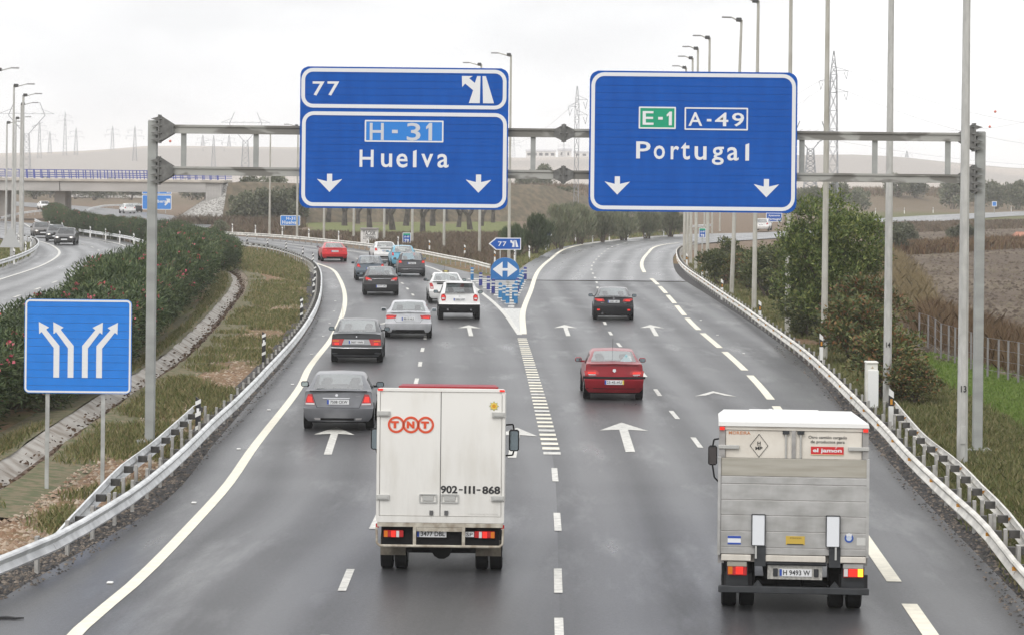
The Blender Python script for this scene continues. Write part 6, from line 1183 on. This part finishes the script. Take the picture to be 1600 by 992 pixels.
BARK = M('bark', (.085, .065, .05), .9, var=.3, scale=6); DEADB = M('dead_bark', (.070, .060, .052), .9, var=.4, scale=3)
def make_bush(seed, n, rx, ry, h, K, mat, L, W, z0=.0, mode='leaf', stems=7, fill=.5, cl=.36, flowers=None):
    p, q, cen = crown_pts(n, rx, ry, h, z0, K, seed, cl, fill); rs = np.random.RandomState(seed + 1); keep = p[:, 2] > .03; p, q = p[keep], q[keep]
    if mode == 'feather': A = p - np.array([0, 0, -h * .25]); A = A / np.linalg.norm(A, axis=1)[:, None] + rs.normal(size=p.shape) * .22
    else: A = q + rs.normal(size=p.shape) * .6 + np.array([0, 0, .25])
    crown = npmesh('crown', leafquads(p, A, L, W, rs), 4, mat)
    mb = MB(); idx = rs.choice(len(cen), min(stems, len(cen)), False); 
    for i in idx: b0 = Vector((rs.uniform(-.3, .3) * rx * .5, rs.uniform(-.3, .3) * ry * .5, -.1)); limbs(mb, b0, [cen[i]], .03 + h * .008, seed + i)
    out = [('crown', crown), ('stems', mb.mesh('stems', BARK))]
    if flowers:
        mat_f, nf, sz = flowers; top = np.where((q[:, 2] > -.1))[0]; cl_ = p[rs.choice(top, max(1, nf // 6))]; fp = np.repeat(cl_, 6, 0) + rs.normal(size=(len(cl_) * 6, 3)) * .07 + np.array([0, 0, .05])
        out.append(('flowers', npmesh('flowers', leafquads(fp, rs.normal(size=fp.shape), sz, sz, rs), 4, mat_f)))
    return out
def plant(name, label, cat, protos, x, y, sx, sz, rz, z=None, group=None, sy=None):
    o = thing(name, label, cat, (x, y, float(gz(x, y)) if z is None else z), rz, group); o.scale = (sx, sy or sx, sz)
    for nm, m_ in protos: obj(nm, m_, o)
    return o
OLE = leafmat('oleander_leaf', [(.022, .036, .016), (.045, .072, .028), (.075, .108, .042), (.13, .155, .07)]); PINK = leafmat('oleander_flower', [(.45, .05, .10), (.60, .16, .20), (.50, .09, .09)], .6)
ole = [make_bush(100 + i, 9500, 2.5, 2.3, 3.4, 46, OLE, .26, .062, flowers=(PINK, (170, 330, 50)[i], .12)) for i in range(3)]
def hedge(label, base, spacing, protos, sc, seed, zscale=None, side=2.1):
    q = offs(base, -side, spacing); o = thing('oleander_hedge', label, 'hedge', (q[0][0], q[0][1], 0)); rs = random.Random(seed)
    for i, p in enumerate(q):
        pr = protos[rs.randrange(len(protos))]; cr_o = obj('bush', pr[0][1], o); s = sc * rs.uniform(.9, 1.12); cr_o.location = (p[0] - q[0][0] + rs.uniform(-.3, .3), p[1] - q[0][1] + rs.uniform(-.4, .4), -.1); cr_o.scale = (s * .88, s * .88, sc * rs.uniform(.90, 1.06) * (float(np.interp(p[1], [58, 72, 85, 102, 140, 175], [.58, .66, .80, .98, .97, .86])) if sc > .9 else 1)); cr_o.rotation_euler = (0, 0, rs.uniform(0, 6.28))
        for nm, m_ in pr[1:]: obj(nm, m_, cr_o)
hedge('dense oleander hedge with pink flowers on the median behind the four-arrow sign', GL([(-110,735),(0,680),(60,655),(130,636),(200,588),(240,560),(300,506),(338,457),(352,428)]), 2.3, ole, .98, 3)
hedge('far hedge on the median between the opposing road and the exit road', GL([(356,424),(335,404),(300,392),(240,380),(180,372.5),(125,363),(97,353),(92,343)]), 3.2, ole, .70, 4, side=.6)
SHR = leafmat('dark_shrub_leaf', [(.040, .058, .022), (.080, .105, .036), (.125, .145, .052), (.18, .18, .07)]); SHR2 = leafmat('mixed_shrub_leaf', [(.045, .062, .022), (.09, .115, .038), (.14, .15, .052), (.22, .085, .04)])
shr = [make_bush(200 + i, 6500, 1.0, 1.0, 2.0, 34, SHR if i < 2 else SHR2, .12, .05) for i in range(4)]
TRL = leafmat('tree_leaf', [(.035, .055, .016), (.08, .12, .03), (.13, .17, .045), (.20, .21, .065)])
p_, q_, cen_ = crown_pts(26000, 2.75, 2.4, 5.7, .7, 95, 311, .24, .25); rs_ = np.random.RandomState(8); A_ = q_ + rs_.normal(size=p_.shape) * .7 + np.array([0, 0, .5])
x, y = G(1299, 536); tree = thing('willow_tree', 'bushy dark green tree behind the right lamp posts', 'tree', (x, y, -.1), 0)
obj('crown', npmesh('crown', leafquads(p_, A_, .17, .06, rs_), 4, TRL), tree); mb = MB(); mb.path([(0,0,-.2),(.05,0,.8),(-.05,.1,1.8),(.1,0,3.2)], [.2,.16,.13,.07], 8); limbs(mb, (0, 0, .6), cen_[:22], .07, 4); mb.build('trunk', BARK, tree)
for i, (px, py, rr, h, kd, lab) in enumerate(((1130, 445, 1.55, 3.1, 0, 'rounded bush nearest the far end of the right lamp post row'), (1202, 464, 1.9, 3.0, 1, 'wide dark bush left of the bushy tree, behind lamp posts'), (1256, 524, 1.2, 1.9, 1, 'low dark bush at the left foot of the bushy tree'), (1335, 568, 1.5, 2.6, 3, 'dark bush with red leaves at the right foot of the bushy tree'), (1352, 552, 1.7, 3.1, 2, 'taller bush merging into the right side of the bushy tree'), (1388, 622, 1.45, 2.25, 2, 'large low bush with reddish leaves behind the white cabinet'), (1425, 630, 1.0, 1.5, 3, 'small bush at the right end of the reddish bushes'), (1168, 452, 1.4, 2.4, 3, 'small bush between the two left bushes behind the lamp posts'), (1246, 500, 1.5, 3.0, 0, 'tall green bush leaning against the left side of the bushy tree'))):
    x, y = G(px, py); plant('shrub', lab, 'bush', shr[kd], x, y, rr, h / 2.0, i * 1.3, group='bushes along the right verge')
FEA = leafmat('tamarisk_leaf', [(.10, .12, .07), (.15, .17, .10), (.21, .215, .14), (.19, .175, .12)]); FEA2 = leafmat('dark_broom_leaf', [(.045, .07, .03), (.075, .105, .047), (.11, .14, .065)])
fea = [make_bush(400 + i, 5200, 1.5, 1.5, 3.0, 22, FEA if i else FEA2, .40, .05, mode='feather', stems=9, fill=.35, z0=.2) for i in range(3)]
for i, (px, py, rr, h, kd, lab) in enumerate(((836, 399, 1.15, 1.18, 0, 'dark feathery bush right behind the exit arrow sign'), (800, 404, .8, .95, 0, 'dark feathery bush at the pole behind the exit arrow sign'), (872, 389, 1.2, 1.3, 1, 'grey-green feathery bush behind the tiny blue sign'), (905, 382, 1.2, 1.25, 1, 'second grey-green feathery bush from the tiny blue sign'), (942, 378.5, 1.15, 1.1, 2, 'third grey-green feathery bush from the tiny blue sign'), (975, 376, 1.25, 1.15, 1, 'fourth grey-green feathery bush from the tiny blue sign'), (1010, 373, 1.2, 1.05, 2, 'fifth grey-green feathery bush from the tiny blue sign'), (1048, 370, 1.35, 1.1, 1, 'grey-green feathery bush where the road ahead bends away'), (890, 371, 1.6, 1.25, 2, 'pale feathery bush in the second row left of the road ahead'), (955, 367, 1.5, 1.15, 2, 'middle pale feathery bush in the second row'), (1020, 363, 1.7, 1.2, 1, 'right pale feathery bush in the second row'))):
    x, y = G(px, py); plant('feathery_bush', lab, 'bush', fea[kd], x, y, rr, h, i * .9, group='feathery bushes beside the road ahead')
GRT = leafmat('far_tree_leaf', [(.085, .10, .06), (.125, .14, .085), (.17, .18, .115), (.21, .205, .14)])
far = [make_bush(500 + i, 2600, 2.4, 2.4, 4.4, 26, GRT, .42, .20, stems=6) for i in range(3)]
FT = [(378,318,346,.95,'round grey-green tree right of the stone cone'), (402,322,345,1.1,'second round tree right of the stone cone'), (432,318,348,1.15,'third round tree right of the stone cone'), (458,316,352,1.1,'round tree at the left edge of the left gantry sign'), (386,300,365,.8,'tree on top of the bank right of the bridge'), (425,296,380,.9,'higher tree on the bank right of the bridge'), (345,360,285,.42,'small dark round bush at the end of the median hedge'),
      (1270,300,520,1.2,'tree at the left end of the bank beyond the distant road'), (1305,306,540,1.5,'dark tree left of the brown mound at right'), (1345,300,560,1.1,'small tree behind the right gantry beam'), (1402,286,620,1.35,'round tree on the crest below the right hill'), (1432,288,625,1.2,'tree right of the round one on the crest'), (1490,312,600,1.7,'big dark tree right of the brown mound'), (1530,296,640,1.5,'tall tree behind the right gantry post'), (1560,312,610,1.6,'wide tree right of the right gantry post'), (1590,316,600,1.5,'tree at the far right edge below the hill'), (1615,300,640,1.5,'tree cut off by the right edge of the picture'),
      (1410,396,255,.75,'grey-green bush at the near edge of the ploughed field'), (1392,410,235,.65,'smaller grey bush left of the field-edge bush'), (1500,385,275,.65,'lone bush in the ploughed field behind the lamp post'),
      (820,292,560,1.0,'bush on the mound between the gantry signs'), (850,288,580,1.3,'dark bush right of the mound between the gantry signs'), (1245,318,430,1.1,'bush behind the top of the bushy tree')]
for i, (px, py, Y, s, lab) in enumerate(FT):
    x, _, z = P(px, py, Y); gzv = float(gz(x, Y)); z = 2.6 if 'bank right of the bridge' in lab else gzv - .2 if Y > 420 else -.2
    plant('round_tree', lab, 'tree', far[i % 3], x, Y, s, s * (1.0 if Y > 300 else .85), i * 1.7, z=z, group='round trees in the middle distance')
for i, px in enumerate((-10, 22, 52, 78, 118, 150, 168, 205, 232, 300, 322)):
    Y = 590 + (i * 37) % 60; x = P(px, 300, Y)[0]; plant('round_tree', f'dark tree seen below the bridge deck, {ORD[i].replace(" nearest", "").replace("nearest", "first")} from the left', 'tree', far[i % 3], x, Y, 1.25 + .25 * (i % 3), 1.1, i, z=-.2, group='trees seen below the bridge')
# pruned bare trees in the green field
def dead_tree(seed):
    rs = random.Random(seed); mb = MB(); lean = rs.uniform(-.5, .5); p0 = Vector((0, 0, -.2)); p1 = Vector((lean * .5, rs.uniform(-.2, .2), 1.3)); mb.path([p0, p1], [.34, .24], 7); kb = MB()
    for k in range(rs.choice((2, 3, 3, 4))):
        a = rs.uniform(0, 6.28); p = p1; r = .22; d = Vector((math.cos(a) * .9, math.sin(a) * .5, .9)).normalized()
        for s_ in range(rs.choice((2, 3))):
            q = p + d * rs.uniform(.6, .95); kb.tube(p, q, r, r * .75, 6); p = q; r *= .75; d = (d + Vector((rs.uniform(-.7, .7), rs.uniform(-.4, .4), rs.uniform(-.1, .6)))).normalized()
        for _ in range(3): kb.tube(p, p + Vector((rs.uniform(-.4, .4), rs.uniform(-.3, .3), rs.uniform(.05, .5))), r * .9, r * .45, 5)
    return [('trunk', mb.mesh('trunk', DEADB, 50)), ('limbs', kb.mesh('limbs', DEADB, 50))]
dead = [dead_tree(31 + i) for i in range(6)]
DT = [(482,346,1.1),(512,347,1.2),(538,352,1.2),(559,349,1.0),(578,358,1.15),(602,350,1.0),(614,358,1.2),(634,352,1.3),(660,361,1.1),(676,352,1.25),(697,346,1.2),(716,354,1.0),(735,358,1.1),(752,352,.9),(770,347,1.0)]
for i, (px, py, s) in enumerate(DT):
    x, y = G(px, min(py, 362)); plant('pruned_tree', f'dark gnarled pruned tree in the green field below the left sign, {ORD[i].replace(" nearest", "").replace("nearest", "first")} from the left', 'tree', dead[i % 6], x, y, s, s * 1.15, i * 2.1, z=-.1, group='pruned trees in the field')
for i, (px, py, s) in enumerate(((935, 352, 1.2), (1012, 350, 1.3), (1030, 352, 1.0))):
    x, y = G(px, py); plant('pruned_tree', f'bare dark tree behind the feathery bushes below the Portugal sign, {("left", "middle", "right")[i]} one', 'tree', dead[(i + 2) % 6], x, y, s, s, i, z=-.1, group='pruned trees in the field')
# palm
x, _, z = P(884, 330, 430); o = thing('palm_tree', 'shaggy palm beside the slender lattice pylon', 'tree', (x, 430, -.1)); hp = P(884, 297, 430)[2]
MB().path([(0, 0, 0), (.1, 0, hp * .5), (0, 0, hp)], [.4, .32, .28], 8).build('trunk', BARK, o); rs_ = np.random.RandomState(3); n = 900; fr_ = rs_.randint(0, 26, n); an = fr_ * 2.4; el = np.linspace(-.6, 1.2, 26)[fr_]; t = rs_.rand(n)
C_ = np.stack([np.cos(an) * t * 2.4 * np.cos(el * .6), np.sin(an) * t * 2.4 * np.cos(el * .6), hp + 2.0 * t * np.sin(el) - 1.5 * t * t], 1); A_ = np.stack([np.cos(an), np.sin(an), -.8 * t], 1) + rs_.normal(size=(n, 3)) * .5
obj('fronds', npmesh('fronds', leafquads(C_, A_, .7, .08, rs_), 4, FEA), o)
# ------------------------------------------------------------ grass, scrub and reeds
def scatter(poly, n, seed, near=True):
    p = np.array(poly); lo, hi = p.min(0), p.max(0); rs = np.random.RandomState(seed); out = []
    while sum(map(len, out)) < n:
        m_ = n * 2
        if near: yy = 1 / (1/lo[1] - rs.rand(m_) * (1/lo[1] - 1/hi[1]))
        else: yy = lo[1] + rs.rand(m_) * (hi[1] - lo[1])
        xx = lo[0] + rs.rand(m_) * (hi[0] - lo[0]); k = inpoly(xx, yy, poly); out.append(np.stack([xx[k], yy[k]], 1))
    return np.concatenate(out)[:n]
def grass(name, label, poly, n, h, mat, seed, blades=5, wid=.03, spread=.10, patch=0, cat=None, near=True, avoid=None, lean=.38):
    rs = np.random.RandomState(seed); p = scatter(poly, n, seed, near)
    if patch: p = p[patchy(p[:, 0], p[:, 1]) < patch + rs.uniform(-.05, .1, len(p))]
    if avoid is not None: p = p[dist_poly(p[:, 0], p[:, 1], avoid[0]) > avoid[1]]
    n = len(p); z = gz(p[:, 0], p[:, 1]); z = np.where(p[:, 1] < 250, np.maximum(z, -.055), z); B = np.repeat(np.stack([p[:, 0], p[:, 1], z - .02], 1), blades, 0); m_ = len(B)
    B[:, :2] += rs.normal(size=(m_, 2)) * spread; hh = (np.repeat(rs.uniform(.5, 1.3, n), blades) * rs.uniform(.6, 1.1, m_) * h)[:, None]
    dx = rs.normal(size=(m_, 2)) * lean; tip = B + np.concatenate([dx * hh, hh], 1); a = rs.uniform(0, 6.28, m_); W = np.stack([np.cos(a), np.sin(a), a * 0], 1) * wid * rs.uniform(.6, 1.4, (m_, 1)) * (np.clip(B[:, 1:2] / 90, .8, 3))
    mid = B * .5 + tip * .5 + np.concatenate([-dx * hh * .12, hh * .08], 1)
    V = np.stack([B - W*.5, B + W*.5, mid + W*.4, tip, mid - W*.4], 1).reshape(-1, 3)
    o = obj(name, npmesh(name, V, 5, mat)); o['kind'] = 'stuff'; o['label'] = label; return o
GRS = leafmat('verge_grass', [(.085, .11, .033), (.14, .155, .055), (.21, .19, .085), (.30, .235, .13)]); GRR = leafmat('right_grass', [(.09, .12, .035), (.15, .17, .055), (.21, .20, .085), (.30, .25, .13)]); LUSH = leafmat('lush_grass', [(.09, .15, .025), (.14, .21, .04), (.17, .21, .06)]); DRY = leafmat('dry_scrub', [(.11, .075, .05), (.17, .12, .085), (.22, .165, .11), (.10, .095, .05)]); REED = leafmat('brown_reed', [(.12, .065, .035), (.19, .11, .06), (.27, .185, .10), (.10, .075, .03)])
VL = GL([(-60,935),(20,895),(100,848),(250,745),(380,600),(470,500),(484,455),(480,425),(462,408),(385,389),(378,420),(388,450),(352,492),(290,562),(120,685),(-60,800)])
VL2 = GL([(-60,770),(0,735),(100,662),(250,562),(340,474),(368,430),(345,425),(300,500),(130,634),(-60,715)])
VR = GL([(1660,985),(1480,772),(1330,608),(1170,492),(1080,425),(1078,405),(1120,420),(1200,445),(1310,510),(1440,580),(1660,700)])
grass('verge_grass', 'olive grass and weeds on the left verge between guardrail and ditch', VL, 21000, .19, GRS, 21, patch=.445, avoid=(DITCH, .6))
grass('bank_grass', 'green grass between the ditch and the oleander hedge', VL2, 7000, .2, GRS, 22, patch=.68, avoid=(DITCH, .85))
grass('right_grass', 'rough grass and weeds behind the right guardrail', VR, 20000, .19, GRR, 23, patch=.58)
grass('lawn_grass', 'bright green grass strip in front of the fence at right', LAWN, 5000, .10, LUSH, 24)
grass('opposing_verge_grass', 'grass under the left lamp posts', GL([(-60,440),(0,418),(42,402),(54,390),(44,382),(-60,372)]), 2500, .35, GRR, 25)
grass('island_grass', 'short green grass left of the road ahead', GL([(800,428),(822,411),(842,400),(872,386.5),(914,378.5),(1000,369.5),(1060,365.5),(1060,361),(900,372),(830,390),(776,408),(774,418)]), 4000, .30, GRR, 26)
SCRUB = GL([(345,360),(500,371),(660,394),(765,414),(800,405),(850,386),(1000,366),(1000,360),(800,368),(640,369),(490,366),(345,354)])
grass('dry_scrub', 'dry mauve-brown brushwood between the exit road and the field', SCRUB, 12000, .6, DRY, 27, wid=.045, spread=.3, patch=.75)
grass('median_scrub', 'grey-brown weeds at the end of the median below the exit road', GL([(352,415),(365,395),(350,384),(430,394),(480,415),(480,440),(400,425)]), 2500, .3, GRS, 28)
grass('bridge_scrub', 'dry brown brush below the stone cone', GL([(270,350),(360,352),(440,358),(470,356),(470,345),(300,341)]), 3000, 1.0, DRY, 29, spread=.4)
REEDP = GL([(1432,505),(1450,530),(1500,548),(1640,596),(1660,565),(1540,520),(1450,488)]); grass('reeds', 'tall brown reeds behind the wire fence at right', REEDP, 13000, .9, REED, 30, wid=.010, spread=.25, lean=.35)
grass('field_edge_reeds', 'straw-coloured tall grass at the corner of the ploughed field', GL([(1385,440),(1420,500),(1470,520),(1440,440),(1400,395),(1375,400)]), 5000, .7, leafmat('straw', [(.24, .18, .09), (.32, .25, .13), (.16, .12, .06)]), 31, wid=.011, spread=.3, lean=.4)
grass('field_scrub', 'band of dark dry brush below the distant road at right', GL([(1330,366),(1450,361),(1640,355),(1640,344),(1330,351)]), 4500, 0.5, DRY, 32, wid=.05, spread=.4, near=False)
grass('furrow_weeds', 'brown strip of weeds across the ploughed field', GL([(1380,398),(1450,396),(1640,384),(1640,376),(1450,386),(1380,388)]), 2500, .9, REED, 33, wid=.05, spread=.35, near=False)
bankp = [(-40, 530), (20, 525), (80, 610), (150, 700), (170, 760), (60, 700), (-40, 620)]; grass('bank_scrub', 'brown brush on the bank beyond the distant road', bankp, 7000, 1.3, DRY, 34, wid=.07, spread=.6, near=False)
# stones on the bare earth
STN = leafmat('stone', [(.22, .13, .08), (.34, .25, .18), (.45, .38, .30), (.16, .10, .07)], .9, 0)
def stones(name, label, poly, n, seed, s0, mat, lift=0):
    rs = np.random.RandomState(seed); p = scatter(poly, n, seed); z = gz(p[:, 0], p[:, 1]) + lift; s = s0 * rs.uniform(.4, 1.4, (n, 1)) ** 1.5
    C = np.stack([p[:, 0], p[:, 1], z], 1); V = np.zeros((n, 6, 3)); U = np.array([(1,0,0),(0,1,0),(-1,0,0),(0,-1,0),(0,0,.7),(0,0,-.3)], float)
    for k in range(6): V[:, k] = C + U[k] * s * rs.uniform(.6, 1.3, (n, 1))
    T = [(0,1,4),(1,2,4),(2,3,4),(3,0,4)]; F_ = (np.arange(n)[:, None, None] * 6 + np.array(T)[None]).reshape(-1, 3)
    me = bpy.data.meshes.new(name); me.from_pydata(V.reshape(-1, 3).tolist(), [], F_.tolist()); me.materials.append(mat); me.update(); o = obj(name, me); o['kind'] = 'stuff'; o['label'] = label
stones('verge_stones', 'reddish stones scattered on the bare earth of the left verge', VL, 9000, 41, .05, STN)
RUBS = leafmat('rubble_stone', [(.03, .03, .032), (.06, .058, .056), (.12, .10, .085), (.2, .17, .14)], .9, 0)
def band(pts, a, c_): A = offs(pts, a, 2); C = offs(pts, c_, 2); return [tuple(q) for q in A] + [tuple(q) for q in C[::-1]]
stones('left_rubble', 'dark broken asphalt and gravel under the left guardrail', band(GR_L[:13], -.7, .30), 6000, 42, .035, RUBS, .075)
stones('right_rubble', 'dark broken asphalt and gravel under the right guardrail', band(GR_R[:10], -.4, .7), 6000, 43, .035, RUBS, .075)
stones('field_clods', 'clods of the ploughed brown field at right', FIELD, 16000, 44, .12, leafmat('clod', [(.075, .055, .042), (.115, .087, .066), (.16, .13, .096), (.20, .17, .12)], .95, 0), .02)
rs_ = np.random.RandomState(77); dq2 = resample(DITCH, .05); pk = rs_.randint(0, len(dq2), 1300); pos = dq2[pk] + rs_.normal(size=(1300, 2)) * np.array([.16, .1]); pz = -.27 + .25 * np.clip(np.abs(pos[:, 0] - dq2[pk][:, 0]) / .5, 0, 1)
o = obj('ditch_debris', npmesh('ditch_debris', leafquads(np.stack([pos[:, 0], pos[:, 1], pz], 1), rs_.normal(size=(1300, 3)) * np.array([1, 1, .25]), .13, .07, rs_), 4, leafmat('dead_leaf', [(.06, .035, .022), (.11, .07, .045), (.18, .125, .08)], .9, 0))); o['kind'] = 'stuff'; o['label'] = 'brown dead leaves and mud lying along the drainage ditch'
# ------------------------------------------------------------ wire fence at right
fp = [(1436,539),(1450,544),(1461,550),(1470,559),(1482,563),(1492,566.5),(1517,576),(1543,586.5),(1560,589.5),(1575,592),(1591,595),(1612,602)]
w0 = G(*fp[0]); fe = thing('wire_fence', 'wire fence of thin grey posts in front of the brown reeds', 'fence', (*w0, -.1)); fpm = MB().box(-.03, .03, -.03, .03, -.2, 1.35).mesh('post', M('fence_post', (.20, .19, .19), .6, var=.2, scale=4)); W_ = [G(*q) for q in fp]
for x, y in W_: o = obj('post', fpm, fe); o.location = (x - w0[0], y - w0[1], 0)
for z in (.3, .65, 1.0, 1.35): MB().path([(x - w0[0], y - w0[1] - .045, z) for x, y in W_], [.006]*len(W_), 3).build('wire', WIRE, fe)
# ------------------------------------------------------------ light drizzle haze
HZ = bpy.data.materials.new('haze_air'); HZ.use_nodes = True; N = HZ.node_tree.nodes; N.clear(); ho = N.new('ShaderNodeOutputMaterial'); pv = N.new('ShaderNodeVolumePrincipled')
pv.inputs['Color'].default_value = (.99, .992, .995, 1); pv.inputs['Density'].default_value = .0003; pv.inputs['Anisotropy'].default_value = .2; HZ.node_tree.links.new(pv.outputs[0], ho.inputs['Volume'])
hz = MB().box(-1700, 1700, -520, 7300, -3, 62).build('haze', HZ); hz['kind'] = 'stuff'; hz['label'] = 'pale damp haze over the whole landscape'
